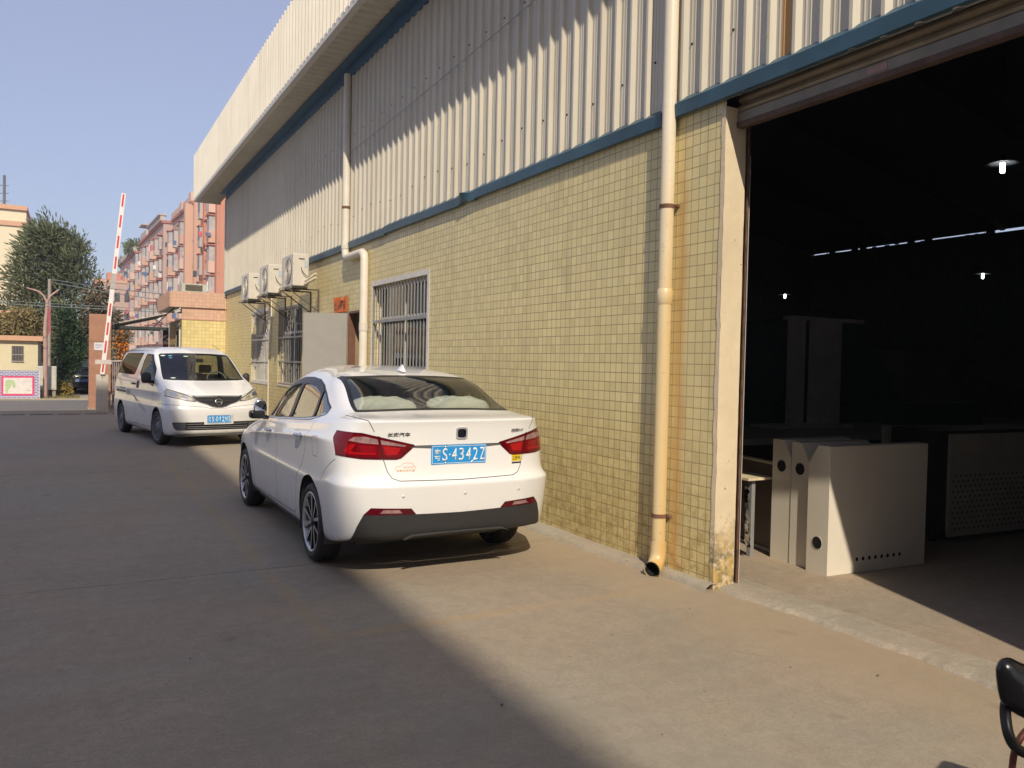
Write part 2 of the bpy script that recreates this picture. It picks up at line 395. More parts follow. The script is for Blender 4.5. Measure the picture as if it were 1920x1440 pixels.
# ================================================================== ground
def sheet(name, x0, x1, y0, y1, z, mat, nx=1, ny=1):
    mb = MB()
    vs = [(x0+(x1-x0)*i/nx, y0+(y1-y0)*j/ny, z) for j in range(ny+1) for i in range(nx+1)]
    fs = [(j*(nx+1)+i, j*(nx+1)+i+1, (j+1)*(nx+1)+i+1, (j+1)*(nx+1)+i) for j in range(ny) for i in range(nx)]
    mb.add(vs, fs); return tag(mb.build(name, mat, fix=False), kind='structure')
sheet('ground', -900, 900, -300, 1500, -.012, DIRT)
sheet('yard', -12, 4.12, -14, 25.3, 0, CONC)
sheet('street', -80, 90, 25.42, 30.9, -.004, ASPH)
k = MB(); k.box(-80, 90, 25.30, 25.42, -.1, .010); tag(k.build('kerb', CONC_ROUGH), kind='structure')
k = MB(); k.box(-80, 90, 30.9, 31.1, -.1, .05); k.box(-80, 90, 31.1, 34.5, -.1, .035); tag(k.build('pavement', CONC_ROUGH), kind='structure')
sheet('lane', -.2, 90, 34.6, 75, -.004, ASPH)
# drain grating across the yard mouth
g = MB()
for i in range(8):
    x0 = -1.5+i*.62; g.box(x0, x0+.52, 23.52, 23.72, -.01, .005)
    for q in range(10): g.box(x0+.02+q*.05, x0+.045+q*.05, 23.54, 23.70, .005, .009)
tag(g.build('drain_grating', simple('iron_grate', (.05, .05, .055), .6, .5)), 'iron drain grating set in the concrete across the yard entrance', 'drain grating')

# ================================================================== warehouse
WX = 3.95; Y0, Y1 = -6.0, 24.35; DOOR0, DOOR1 = .38, 4.17
wh = empty('warehouse', (WX, 10, 0), 0, 'long factory shed with yellow tiled base, cream ribbed cladding and dark open doorway', 'warehouse')
WHinv = Matrix.Translation((-WX, -10, 0))
def W(mb, name, mats, parent=None, **k):     # build in world coordinates, then parent under the warehouse
    o = mb.build(name, mats, None, **k); p = parent or wh
    o.parent = p
    o.matrix_parent_inverse = Matrix.Translation((-WX, -10, 0))
    return o
# windows on the tiled wall: (y0, y1, z0, z1)
WIN = [(9.40, 11.50, 1.15, 2.66), (15.62, 17.66, 1.00, 2.64), (18.62, 20.58, .98, 2.64)]
DOORWAY = (11.88, 12.64, 0, 2.34)
holes = [(a, b, c, d) for a, b, c, d in WIN] + [DOORWAY]
def wall_with_holes(mb, ys, zs, holes, x0, x1):
    ys = sorted(set(ys + [h[0] for h in holes] + [h[1] for h in holes])); zs = sorted(set(zs + [h[2] for h in holes] + [h[3] for h in holes]))
    for i in range(len(ys)-1):
        for j in range(len(zs)-1):
            yc = (ys[i]+ys[i+1])/2; zc = (zs[j]+zs[j+1])/2
            if any(h[0] < yc < h[1] and h[2] < zc < h[3] for h in holes): continue
            mb.add([(x0, ys[i], zs[j]), (x0, ys[i+1], zs[j]), (x0, ys[i+1], zs[j+1]), (x0, ys[i], zs[j+1])], [(3, 2, 1, 0)])
    for h in holes:   # reveals
        a, b, c, d = h
        for q in ([(a, c), (b, c)], [(b, c), (b, d)], [(b, d), (a, d)], [(a, d), (a, c)]):
            mb.add([(x0, q[0][0], q[0][1]), (x0, q[1][0], q[1][1]), (x1, q[1][0], q[1][1]), (x1, q[0][0], q[0][1])], [(0, 1, 2, 3)])
mb = MB(); wall_with_holes(mb, [DOOR1, Y1], [0, 3.42], holes, WX, WX+.18)
mb.add([(WX, Y1, 0), (WX+6, Y1, 0), (WX+6, Y1, 3.42), (WX, Y1, 3.42)], [(0, 1, 2, 3)])
W(mb, 'tiled_wall', TILE, fix=False)
mb = MB(); wall_with_holes(mb, [Y0, DOOR0], [0, 3.42], [], WX, WX+.18); W(mb, 'tiled_wall', TILE, fix=False)
# plaster reveals of the doorway
for (a, b) in ((DOOR1, DOOR1+.02), (DOOR0-.02, DOOR0)):
    mb = MB(); n = 40
    yy = a if a == DOOR1 else b; s = -1 if a == DOOR1 else 1
    # uneven plaster face, chipped outer arris
    vs = []; fs = []
    for j in range(n+1):
        z = 3.36*j/n
        for i, x in enumerate((WX-.006, WX+.02, WX+.08, WX+.15, WX+.185)):
            e = (.006*(R()-.5) if i else .0)
            vs.append((x + (.008*(R()-.5) if i == 0 else 0), yy + s*(.004+abs(e)), z))
    for j in range(n):
        for i in range(4): fs.append((j*5+i, j*5+i+1, (j+1)*5+i+1, (j+1)*5+i))
    mb.add(vs, fs, 0, True)
    # return onto the front face
    vs = []; fs = []
    for j in range(n+1):
        z = 3.36*j/n; wv = .028+.012*R()
        vs += [(WX-.006, yy+s*.004, z), (WX-.006, yy-s*wv, z), (WX+.001, yy-s*(wv+.003), z)]
    for j in range(n):
        for i in range(2): fs.append((j*3+i, j*3+i+1, (j+1)*3+i+1, (j+1)*3+i))
    mb.add(vs, fs, 0)
    W(mb, 'door_jamb', PLASTER, fix=False)
    mb = MB(); x = WX+.205
    mb.box(x, x+.010, yy+s*.0, yy+s*.014, .0, 3.3)
    W(mb, 'shutter_guide', RUST)
    mb = MB(); mb.box(x+.012, x+.022, yy+s*.0, yy+s*.008, .0, 3.3); W(mb, 'guide_channel', BLACK)
    mb = MB(); mb.box(x+.024, x+.028, yy+s*.003, yy+s*.009, .0, 3.05); W(mb, 'guide_seal', WHITEMETAL)

# ribbed cladding as real profile
def ribs(y0, y1, pitch=.2085, x=0, depth=.030, off=0.0):
    """list of (x, y): trapezoid ribs pointing to -x, small stiffener grooves in the pans"""
    out = []; k0 = int(math.floor((y0-off)/pitch))-1; y = off + k0*pitch
    prof = [(0, 0), (.055, 0), (.060, -.003), (.066, -.003), (.071, 0), (.092, 0), (.097, -.003), (.103, -.003), (.108, 0), (.128, 0),
            (.156, -depth), (.180, -depth), (.2035, 0)]
    while y < y1:
        for q, d in prof:
            yy = y + q*pitch/.2085
            if y0 <= yy <= y1: out.append((x+d, yy))
        y += pitch
    return [(x, y0)] + out + [(x, y1)]
def clad_sheet(name, prof, z0, z1, mat, nz=1):
    mb = MB(); n = len(prof)
    vs = [(p[0], p[1], z0+(z1-z0)*j/nz) for j in range(nz+1) for p in prof]
    fs = [(j*n+i, j*n+i+1, (j+1)*n+i+1, (j+1)*n+i) for j in range(nz) for i in range(n-1)]
    mb.add(vs, fs); return W(mb, name, mat, fix=False)
EZ = 6.29    # eave height
EX = 3.315    # canopy edge
OFF = 4.177-.156   # a rib's left flank sits at y = 4.177
clad_sheet('wall_cladding', ribs(Y0, Y1, x=WX-.008, off=OFF), 3.40, EZ+.1, CLAD)
clad_sheet('parapet_cladding', ribs(Y0, 26.1, x=EX-.012, depth=.05, off=OFF), EZ+.02, 7.65, CLAD2)
# end of the parapet box and its top
mb = MB(); mb.box(EX, WX, 26.08, 26.1, EZ+.02, 7.61); mb.box(EX-.03, WX, Y0, 26.1, 7.61, 7.622); W(mb, 'parapet_cap', CLAD2)
# soffit: ribs running across
mb = MB(); pr = ribs(Y0, 26.1, pitch=.2085, x=0, depth=.024, off=OFF); n = len(pr)
mb.add([(xx, p[1], EZ+.0-(-p[0])*1.0 - (0.0)) for xx in (EX+.02, WX+.05) for p in pr], [(i, i+1, n+i+1, n+i) for i in range(n-1)])
W(mb, 'soffit', CLAD, fix=False)
# white fascia flashing along the canopy edge
mb = MB(); mb.prism([(EX-.05, EZ-.035), (EX+.05, EZ-.035), (EX+.05, EZ-.028), (EX-.04, EZ-.028), (EX-.04, EZ+.07), (EX-.05, EZ+.07)], Y0, 26.12, 'y')
mb.box(EX-.05, WX+.1, 26.10, 26.12, EZ-.035, EZ+.07)
W(mb, 'canopy_flashing', WHITEMETAL)
# blue eave flashing under the soffit against the wall
mb = MB(); mb.prism([(WX-.045, EZ-.03), (WX-.045, EZ-.20), (WX-.02, EZ-.20), (WX-.02, EZ-.03)], Y0, Y1, 'y')
mb.prism([(WX-.20, EZ-.032), (WX-.20, EZ-.040), (WX-.045, EZ-.040), (WX-.045, EZ-.032)], Y0, Y1, 'y'); W(mb, 'eave_flashing', BLUE_E)
# blue drip trim between cladding and tiles: dented where the photo shows it
def trim(y0, y1, zo=0.0, dent=None):
    mb = MB(); ys = [y0 + (y1-y0)*i/60 for i in range(61)]
    vs = []
    for y in ys:
        d = math.exp(-((y-dent)/.09)**2) if dent else 0
        s = .006*sin(y*1.3) + .003*sin(y*5.1)
        zz = 3.375 + .0045*max(0, 4-y) + zo + s*.5
        vs += [(WX-.012, y, zz+.135), (WX-.050-.03*d, y, zz+.098+.02*d), (WX-.062-.05*d, y, zz+.09+.02*d), (WX-.052-.02*d, y, zz-.0+.035*d), (WX-.02, y, zz-.004+.02*d)]
    fs = [(i*5+k, i*5+k+1, (i+1)*5+k+1, (i+1)*5+k) for i in range(60) for k in range(4)]
    mb.add(vs, fs)
    mb.add([vs[k] for k in range(5)], [(0, 1, 2, 3, 4)]); mb.add([vs[300+k] for k in range(5)], [(4, 3, 2, 1, 0)])
    return W(mb, 'drip_trim', BLUE, fix=True)
trim(4.80, 8.00, 0.0, None); trim(8.0, 10.9, -.012, 8.25); trim(10.9, Y1, -.03)
trim(Y0, 4.64, .03)
# screws of the lower sheet edge
SCRW = simple('screw_rust', (.06, .035, .02), .8)
mb = MB()
y = OFF+.09
i = 0
while y < Y1:
    if y > Y0+1 and i % 2 == 0:
        z = 3.86 + .05*sin(i*3.7)
        for zz in (z, 5.15):
            mb = MB(); mb.lathe([(WX-.018, 0), (WX-.018, .007), (WX-.008, .009)], 6, 'x', M=Matrix.Translation((0, y, zz))); W(mb, 'cladding_screw', SCRW)
    y += .2085; i += 1
# white plaster bands round the windows
def window(y0, y1, z0, z1, style):
    wd = MB(); e = .05
    bw = [(y0-.07, y0+.0, z0-.02, z1+.07), (y1, y1+.0+.05, z0-.02, z1+.07), (y0, y1, z1, z1+.07)]
    f = MB()
    if style != 'mid':
        for (a, b, c_, d) in (bw if style == 'near' else [bw[0], bw[2]]):
            f.box(WX-.004-.001, WX+.002, a, b, c_, d)
    f.box(WX-.012, WX+.17, y0-.0, y1+.0, z0-.03, z0-.004)
    fo = W(f, 'window', WHITE_PL)
    def S(mb, name, mat):
        o = mb.build(name, mat); o.parent = fo; return o
    b = MB(); xb = WX+.02
    if style == 'near':
        for k in range(19):
            y = y0+.03+(y1-y0-.06)*k/18; b.bar((xb, y, z0+.01), (xb, y, z1-.01), .016, .012)
        for z in (z0+.32, z0+.98): b.box(xb-.016, xb+.016, y0, y1, z-.02, z+.02)
        b.box(xb-.015, xb+.015, y0, y0+.03, z0, z1); b.box(xb-.015, xb+.015, y1-.03, y1, z0, z1)
        S(b, 'window_bars', GREYMETAL)
    else:
        for k in range(15):
            y = y0+.03+(y1-y0-.06)*k/14; b.bar((xb, y, z0+.01), (xb, y, z1-.01), .014, .012)
        for z in [z0+.02, z0+(z1-z0)*.30, z0+(z1-z0)*.61, z1-.02]: b.box(xb-.012, xb+.012, y0, y1, z-.018, z+.018)
        S(b, 'window_bars', GREYMETAL if style == 'mid' else WHITEMETAL)
    fr = MB(); x = WX+.11
    ymid = (y0+y1)/2
    for (a, c_) in ((y0, y0+.05), (ymid-.03, ymid+.03), (y1-.05, y1)): fr.box(x, x+.04, a, c_, z0, z1)
    for z in (z0, z0+(z1-z0)*.66, z1-.05): fr.box(x-.003, x+.043, y0+.001, y1-.001, z, z+.05)
    S(fr, 'window_frame', WHITEMETAL)
    p = MB(); p.box(x+.015, x+.02, y0+.03, y1-.03, z0+.03, z1-.03); S(p, 'window_pane', WINGLASS)
    r = MB(); r.box(x+.060, x+.07, y0-.06, y1+.06, z0-.06, z1+.06)
    S(r, 'curtain', simple('curtain_cloth', (.16, .17, .15), .9, var=.5, scale=2.5))
window(*WIN[0], 'near'); window(*WIN[1], 'mid'); window(*WIN[2], 'far')
# small steel door standing open, and the dark passage behind it
mb = MB(); a, b, c_, d = DOORWAY
mb.box(WX-.01, WX+.10, a, a+.035, 0, d); mb.box(WX-.01, WX+.10, b-.035, b, 0, d); mb.box(WX-.01, WX+.10, a+.035, b-.035, d-.035, d)
dr = W(mb, 'side_door', simple('door_frame_paint', (.17, .075, .055), .5))
mb = MB(); mb.box(0, .045, 0, .70, .03, 2.31); mb.box(-.004, 0, .06, .64, 1.25, 2.2); mb.box(-.004, 0, .06, .64, .15, 1.12)
lf = mb.build('door_leaf', simple('grey_door_paint', (.30, .29, .265), .45, var=.05)); lf.parent = dr
lf.location = (WX-.03, DOORWAY[1], 0); lf.rotation_euler = (0, 0, radians(63))
mb = MB(); mb.tube([(-.05, .63, 1.05), (-.05, .53, 1.05)], .012); mb.tube([(0, .63, 1.05), (-.05, .63, 1.05)], .01); h = mb.build('door_handle', GREYMETAL); h.parent = lf
mb = MB(); mb.box(-.003, 0, .05, .18, 2.12, 2.2); 
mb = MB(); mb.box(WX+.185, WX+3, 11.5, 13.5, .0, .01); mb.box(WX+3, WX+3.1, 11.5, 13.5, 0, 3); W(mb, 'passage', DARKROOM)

# rolling shutter drawn up under the lintel
mb = MB(); x0 = WX+.10
pr = []
for i in range(5):
    z = 3.325+i*.066
    pr += [(x0+.03, z), (x0+.008, z+.012), (x0, z+.030), (x0+.008, z+.050), (x0+.03, z+.06)]
n = len(pr)
mb.add([(p[0], y, p[1]) for y in (DOOR0+.01, DOOR1-.01) for p in pr], [(i, i+1, n+i+1, n+i) for i in range(n-1)], 0)
sh = W(mb, 'rolling_shutter', simple('shutter_slats', (.34, .27, .18), .5, .1, var=.2), fix=False)
mb = MB(); mb.box(x0+.0, x0+.035, DOOR0+.01, DOOR1-.01, 3.262, 3.327); o = mb.build('bottom_rail', simple('shutter_rail', (.26, .23, .19), .5, var=.2)); o.parent = sh
mb = MB(); mb.box(x0-.01, x0+.05, DOOR0+.01, DOOR1-.01, 3.225, 3.261); o = mb.build('rusty_lip', simple('dull_rust', (.115, .075, .058), .8, .1, var=.3, scale=10)); o.parent = sh
mb = MB(); mb.box(x0-.003, x0-.001, 3.0, 3.13, 3.275, 3.315); o = mb.build('sticker', simple('faded_sticker', (.45, .28, .26), .7)); o.parent = sh
mb = MB(); mb.box(WX+.07, WX+.20, DOOR0, DOOR1, 3.45, 3.7); W(mb, 'lintel', GREYMETAL)
for o in list(bpy.data.objects):
    if o.parent in (sh,) : pass

# shell: roof, inner walls, dark hall
HALLW = 24.0
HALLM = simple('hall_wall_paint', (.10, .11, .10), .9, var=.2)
mb = MB()
mb.box(WX+.21, WX+.24, DOOR1+.03, Y1, .0, 6.88); mb.box(WX+.21, WX+.24, Y0, DOOR0-.03, 0, 6.88); mb.box(WX+.21, WX+.24, DOOR0-.03, DOOR1+.03, 3.44, 6.88)
mb.box(WX+HALLW, WX+HALLW+.05, Y0, Y1, 0, 6.36); mb.box(WX+HALLW, WX+HALLW+.05, Y0, Y1, 6.50, 7.2); mb.box(WX+HALLW, WX+HALLW+.05, 16.6, Y1, 6.361, 6.455); mb.box(WX+HALLW, WX+HALLW+.05, Y0, 16.5, 6.361, 6.41)
for yy in (3.1, 8.2, 16.3, 18.6, 19.3, 21.4, 21.8, 22.9): mb.box(WX+HALLW+.001, WX+HALLW+.049, yy, yy+.30, 6.3, 6.55)
for q in range(26): yy = 16.9+q*.29; mb.box(WX+HALLW+.002, WX+HALLW+.048, yy, yy+.2*R(), 6.43, 6.44+.05*R())
mb.box(WX+.25, WX+HALLW, Y0, Y0+.2, 0, 9.5); mb.box(WX+3.5, WX+HALLW, Y1-.25, Y1-.05, 0, 9.5)
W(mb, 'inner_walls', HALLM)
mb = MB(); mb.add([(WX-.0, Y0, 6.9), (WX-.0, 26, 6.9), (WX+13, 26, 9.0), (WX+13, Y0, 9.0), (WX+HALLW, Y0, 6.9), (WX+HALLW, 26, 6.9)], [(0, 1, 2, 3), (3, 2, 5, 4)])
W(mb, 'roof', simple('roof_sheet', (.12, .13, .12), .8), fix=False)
mb = MB()
for y in range(-4, 25, 4):
    mb.bar((WX+.3, y, 6.6), (WX+13, y, 8.7), .15, .3); mb.bar((WX+13, y, 8.7), (WX+HALLW, y, 6.6), .15, .3)
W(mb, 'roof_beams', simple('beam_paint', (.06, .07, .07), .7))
sheet('warehouse_floor', WX+.30, WX+HALLW, Y0, Y1, .012, CONC_IN)
# threshold strip: broken concrete ramp
def rough_strip(name, xa, xb, y0, y1, za, zb, amp, label=None, n=90, m=7):
    mb = MB(); vs = []; 
    ph = [R()*6 for _ in range(6)]
    for j in range(n+1):
        y = y0+(y1-y0)*j/n
        ea = amp*(.45*sin(y*2.3+ph[0])+.25*sin(y*7.1+ph[1])+.12*sin(y*17.3+ph[3])+.28*(R()-.5))
        for i in range(m+1):
            t = i/m
            x = xa+ea*(1-t)+(xb-xa)*t
            z = za+(zb-za)*min(1, t*2.2)**.7 + .0015*sin(y*5+i*1.7+ph[2]) + .0018*(R()-.5)
            if i == 0: z = -.02
            vs.append((x, y, z))
    fs = [(j*(m+1)+i, j*(m+1)+i+1, (j+1)*(m+1)+i+1, (j+1)*(m+1)+i) for j in range(n) for i in range(m)]
    mb.add(vs, fs, 0, True); return tag(mb.build(name, CONC_ROUGH, fix=False), kind='structure')
rough_strip('threshold', 3.99, 4.30, .2, 4.22, .016, .030, .06, n=170, m=9)
rough_strip('skirting', 3.79, 3.96, 4.70, 24.3, .012, .045, .03, n=260)
rough_strip('skirting', 3.86, 3.96, 4.15, 4.68, .012, .05, .012, n=14)
rough_strip('skirting', 3.79, 3.96, -6, .36, .012, .045, .03, n=60)
# ================================================================== things on and at the shed
# downpipe beside the door
dp = empty('downpipe', (WX-.06, 4.70, 0), 0, 'yellowed plastic downpipe beside the big doorway with an open elbow foot', 'downpipe', 'rainwater downpipes on the shed wall')
def off(o, parent, loc):
    o.parent = parent; o.matrix_parent_inverse = Matrix.Translation(-Vector(loc)); return o
def shell_tube(pts, r, t=.004, n=20):
    mb = MB(); mb.tube(pts, r, n, caps=False)
    mb.tube(pts, r-t, n, mi=1, caps=False); return mb
px, py = WX-.062, 4.70
pts = [(px, py, 6.33), (px, py, 5), (px, py, 3.4), (px, py, 1.5), (px, py, .17)]
arc = [(px-.13*(1-cos(a))*.8, py-.13*(1-cos(a))*.45, .17-.12*sin(a)) for a in [radians(k) for k in (15, 30, 45, 60, 75, 88)]]
mb = MB(); mb.tube(pts, .052, 22, 0, caps=False); mb.tube([pts[-2], pts[-1]], .047, 22, 1, caps=False)
off(mb.build('pipe', [PVC, BLACK], None, fix=False), dp, (WX-.06, 4.70, 0))
mb = MB(); mb.tube([(px, py, .25), (px, py, .17)]+arc, .060, 22, 0, caps=False); mb.tube([(px, py, .25), (px, py, .17)]+arc, .050, 22, 1, caps=False)
e = arc[-1]; d = (Vector(arc[-1])-Vector(arc[-2])).normalized()
mb.tube([Vector(e)-d*.012, Vector(e)+d*.002], .0635, 22, 0, caps=False)
off(mb.build('elbow', [PVC, BLACK], None, fix=False), dp, (WX-.06, 4.70, 0))
for z in (2.08, 4.9):
    mb = MB(); mb.tube([(px, py, z-.06), (px, py, z-.05), (px, py, z+.05), (px, py, z+.06)], [.052, .058, .058, .052], 22)
    off(mb.build('pipe_socket', PVC, None), dp, (WX-.06, 4.70, 0))
for z in (.44, 2.75, 4.95):
    mb = MB(); mb.tube([(px, py, z-.014), (px, py, z+.014)], .057, 22)
    mb.box(px+.05, WX-.001, py-.01, py+.01, z-.012, z+.012); mb.box(px+.03, px+.06, py-.075, py-.04, z-.008, z+.008)
    off(mb.build('pipe_clamp', RUST, None), dp, (WX-.06, 4.70, 0))
# second downpipe with its offset
dp2 = empty('downpipe', (WX-.07, 12.6, 0), 0, 'cream downpipe with a sideways jog between the grey door and barred window', 'downpipe', 'rainwater downpipes on the shed wall')
xa = WX-.08; ya, yb = 12.62, 11.66
P2 = [(xa, ya, 6.12), (xa, ya, 3.30), (xa, ya-.02, 3.23), (xa, ya-.08, 3.19), (xa, yb+.1, 3.19), (xa, yb+.02, 3.15), (xa, yb, 3.08), (xa, yb, .1)]
mb = MB(); mb.tube(P2, .062, 16); off(mb.build('pipe', PVC2, None), dp2, (WX-.07, 12.6, 0))
mb = MB()
for z in (4.0,): mb.tube([(xa, ya, z-.02), (xa, ya, z+.02)], .067, 14); mb.box(xa, WX, ya-.012, ya+.012, z-.01, z+.01)
off(mb.build('pipe_clamp', RUST, None), dp2, (WX-.07, 12.6, 0))
mb = MB(); mb.tube([(xa, ya, 3.34), (xa, ya, 3.42)], .068, 16); off(mb.build('pipe_socket', PVC2, None), dp2, (WX-.07, 12.6, 0))
mb = MB(); mb.tube([(xa, yb, 2.0), (xa, yb, 2.12)], .068, 16); off(mb.build('pipe_socket', PVC2, None), dp2, (WX-.07, 12.6, 0))
mb = MB(); mb.tube([(WX-.03, Y1-.05, 3.3), (WX-.03, Y1-.05, EZ-.2)], .04, 10); W(mb, 'corner_conduit', simple('conduit', (.5, .48, .44), .5))
# cable slack across the cladding
mb = MB(); pts = []
for i in range(40):
    t = i/39; y = 12.6-12.6*t*1.02; y = 12.6-9.6*t; pts.append((WX-.045, y, 4.87+.40*t-.05*sin(pi*t)))
mb.tube(pts, .004, 6); tag(mb.build('cable', GREYMETAL), 'thin dark cable slung across the upper ribbed cladding', 'cable')

# air conditioner outdoor units
ACM = simple('ac_casing', (.60, .56, .49), .45, var=.05)
def make_ac():
    t = empty('air_conditioner', (0, 0, 0))   # origin: bottom centre at the wall side; box reaches to -x; long side along y
    t0 = MB(); t0.box(-.34, -.06, -.42, .42, .03, .60); o = t0.build('casing', ACM, t, bevel=.012)
    g = MB()
    for k in range(7): 
        r = .05+.028*k; n = 28
        g.tube([(-.352, -.08+r*cos(2*pi*i/n), .31+r*sin(2*pi*i/n)) for i in range(n+1)], .0035, 5, caps=False)
    for i in range(12): a = 2*pi*i/12; g.bar((-.352, -.08+.04*cos(a), .31+.04*sin(a)), (-.352, -.08+.225*cos(a), .31+.225*sin(a)), .004, .004)
    g.lathe([(-.3415, .235), (-.3417, 0)], 32, 'x', 1, Matrix.Translation((0, -.08, .31)), smooth=False)
    g.build('fan_grille', [ACM, BLACK], o)
    p = MB(); p.box(-.345, -.341, .22, .40, .04, .58); p.build('side_panel', ACM, o)
    f = MB()
    f.box(-.36, -.05, -.30, -.24, 0, .03); f.build('foot', GREYMETAL, t); f = MB(); f.box(-.36, -.05, .24, .30, 0, .03); f.build('foot', GREYMETAL, t)
    h = MB(); h.box(-.24, -.14, -.426, -.421, .50, .515); h.build('handle_recess', BLACK, t)
    s = MB(); s.box(-.14, -.08, -.424, -.421, .36, .48); s.build('label_sticker', simple('pale_blue_sticker', (.45, .52, .58), .5), t)
    q = MB()
    q.tube([(-.12, -.42, .12), (-.10, -.50, .14), (-.04, -.60, .20), (.0, -.66, .24)], .022, 8)
    q.tube([(-.13, -.42, .06), (-.11, -.50, .08), (-.05, -.60, .13), (.0, -.66, .17)], .026, 8); q.build('lagged_pipes', simple('pipe_lagging', (.62, .55, .43), .8), t)
    q = MB(); q.tube([(-.20, -.425, .36), (-.19, -.45, .30), (-.15, -.46, .24), (-.09, -.45, .20), (-.04, -.5, .2)], .006, 6); q.build('wire', BLACK, t)
    return t
ac0 = make_ac(); BRK = simple('bracket_steel', (.10, .085, .07), .7, .2)
AC = [(16.30+.42, 2.83, 'middle air conditioner unit of the three on the shed wall'),
      (18.30+.42, 2.83, 'air conditioner outdoor unit farthest along the shed wall, nearest the gatehouse'),
      (14.25+.42, 2.82, 'air conditioner outdoor unit mounted highest, nearest the orange poster')]
for i, (y, z, lab) in enumerate(AC):
    o = ac0 if i == 0 else copy_tree(ac0)
    o.location = (3.77 if i == 2 else 3.78, y, z); tag(o, lab, 'air conditioner', 'air conditioner units bracketed to the shed wall'); o.scale = (1.0, 1.0, 1.0)
    b = empty('wall_bracket', tuple(o.location))
    for s in (-.27, .27):
        br = MB(); br.bar((-.42, s, -.015), (.17, s, -.015), .026, .026); br.bar((.16, s, -.015), (.16, s, -.42), .024, .024); br.bar((-.36, s, -.03), (.16, s, -.40), .018, .018); br.build('bracket_arm', BRK, b)
    tag(b, ['steel bracket under the middle air conditioner of the shed wall', 'steel bracket under the air conditioner nearest the gatehouse', 'steel bracket under the highest air conditioner, nearest the poster'][i], 'bracket', 'brackets under the air conditioners')
mb = MB(); mb.tube([(WX-.02, 18.25, 2.9), (WX-.03, 18.2, 2.4), (WX-.03, 18.3, 1.9), (WX-.03, 18.42, 1.6), (WX-.03, 18.45, .2)], .018, 8)
tag(mb.build('drain_hose', PVC2), 'thin pale drain hose hanging down between the two far barred windows', 'hose')
# orange poster above the door
mb = MB(); n = 12; vs = []; 
y0, y1, z0, z1 = 12.66, 13.42, 2.345, 2.605
for j in range(n+1):
    for i in range(n+1):
        u, v = i/n, j/n; vs.append((WX-.012-.02*abs(sin(u*3.2+v))-(.05 if (v > .85 and .25 < u < .45) else 0), y0+(y1-y0)*u, z0+(z1-z0)*v - (.06 if (v > .9 and .2 < u < .42) else 0)))
mb.add(vs, [(j*(n+1)+i, j*(n+1)+i+1, (j+1)*(n+1)+i+1, (j+1)*(n+1)+i) for j in range(n) for i in range(n)], 0, True)
po = tag(mb.build('poster', simple('orange_paper', (.78, .17, .03), .6, var=.15), fix=False), 'torn orange paper banner pasted above the side door', 'poster')
for i, ch in enumerate('出入平安'):
    t = text('lettering', ch, BLACK, None, .16, .13, Matrix.Identity(4), 0)
    if t:
        t.matrix_world = Matrix.Translation((WX-.04, 13.28-.165*i, 2.46)) @ Matrix.Rotation(-pi/2, 4, 'Z') @ Matrix.Rotation(pi/2, 4, 'X')
        mw = t.matrix_world.copy(); t.parent = po; t.matrix_world = mw

# ================================================================== inside the hall
CAB = simple('cream_powder_coat', (.70, .65, .55), .32, var=.03)
HOLE = simple('hole_black', (.004, .004, .004), .9)
def disc(mb, x, y, z, r, ax, n=24, rim=.004):
    """flat round opening drawn a little proud of a panel, with a raised rim"""
    pr = [((0), r+rim), (-.002, r+rim*.7), (-.002, r)]
    M = Matrix.Translation((x, y, z))
    if ax == 'x':
        mb.lathe([(0, r+rim), (-.0025, r+rim*.6), (-.001, r)], n, 'x', 0, M); mb.lathe([(-.001, r), (-.001, 0)], n, 'x', 1, M, False)
    else:
        mb.lathe([(0, r+rim), (-.0025, r+rim*.6), (-.001, r)], n, 'y', 0, M); mb.lathe([(-.001, r), (-.001, 0)], n, 'y', 1, M, False)
def cab_panel(x, y0, y1, h, deep, rz, cut, hole_z, label, thick=None, slits=False):
    t = empty('cabinet_panel', (x, y0, .012), rz, label, 'cabinet', 'cream sheet-metal cabinets standing inside the doorway')
    wdt = y1-y0
    c_ = .10
    if cut == 'far': prof = [(0, 0), (wdt, 0), (wdt, h), (c_*.9, h), (0, h-c_*1.4)]
    elif cut == 'near': prof = [(0, 0), (wdt, 0), (wdt, h-c_*1.4), (wdt-c_*.9, h), (0, h)]
    else: prof = [(0, 0), (wdt, 0), (wdt, h), (0, h)]
    b = MB(); b.prism(prof, 0, deep, 'x'); body = b.build('body', CAB, t, bevel=.004)
    if hole_z:
        d = MB(); disc(d, -.001, wdt*.5, hole_z, .047, 'x'); d.build('cable_hole', [WHITEMETAL, HOLE], t)
    if slits:
        for k in range(8):
            d = MB(); disc(d, .31+.068*k, -.001, .105, .016, 'y', 14, .003); d.build('vent_hole', [CAB, HOLE], t)
    return t
cab_panel(4.965, 4.05, 4.255, .975, 1.08, radians(-3), 'near', .235, 'nearest cream cabinet inside the doorway, one low round hole and small vent holes', slits=True)
cab_panel(5.02, 4.29, 4.47, .972, .75, radians(-3), 'far', .765, 'middle cream cabinet of the three, its round hole high up', )
cab_panel(5.035, 4.48, 4.68, .975, .75, radians(-3), 'far', .765, 'leftmost cream cabinet of the three, its round hole high up')
# board with vent holes leaning behind the door post
t = empty('back_panel', (5.22, 4.78, .012), radians(78), 'brown sheet-metal back panel with small holes standing on the floor behind the door post', 'panel')
b = MB(); b.box(0, .60, 0, .02, .02, .74); b.build('sheet', simple('brown_panel', (.14, .11, .085), .4, .0, var=.1), t)
b = MB(); b.box(-.02, .62, -.03, .05, 0, .02); b.box(-.02, 0, -.025, .045, .02, .76); b.box(.60, .62, -.025, .045, .02, .76); b.box(0, .6, -.02, .04, .74, .76); b.build('rim', CAB, t)
for k in range(8):
    d = MB(); disc(d, .06+.065*k, -.001, .11, .013, 'y', 12, .002); d.build('vent_hole', [BLACK, HOLE], t)
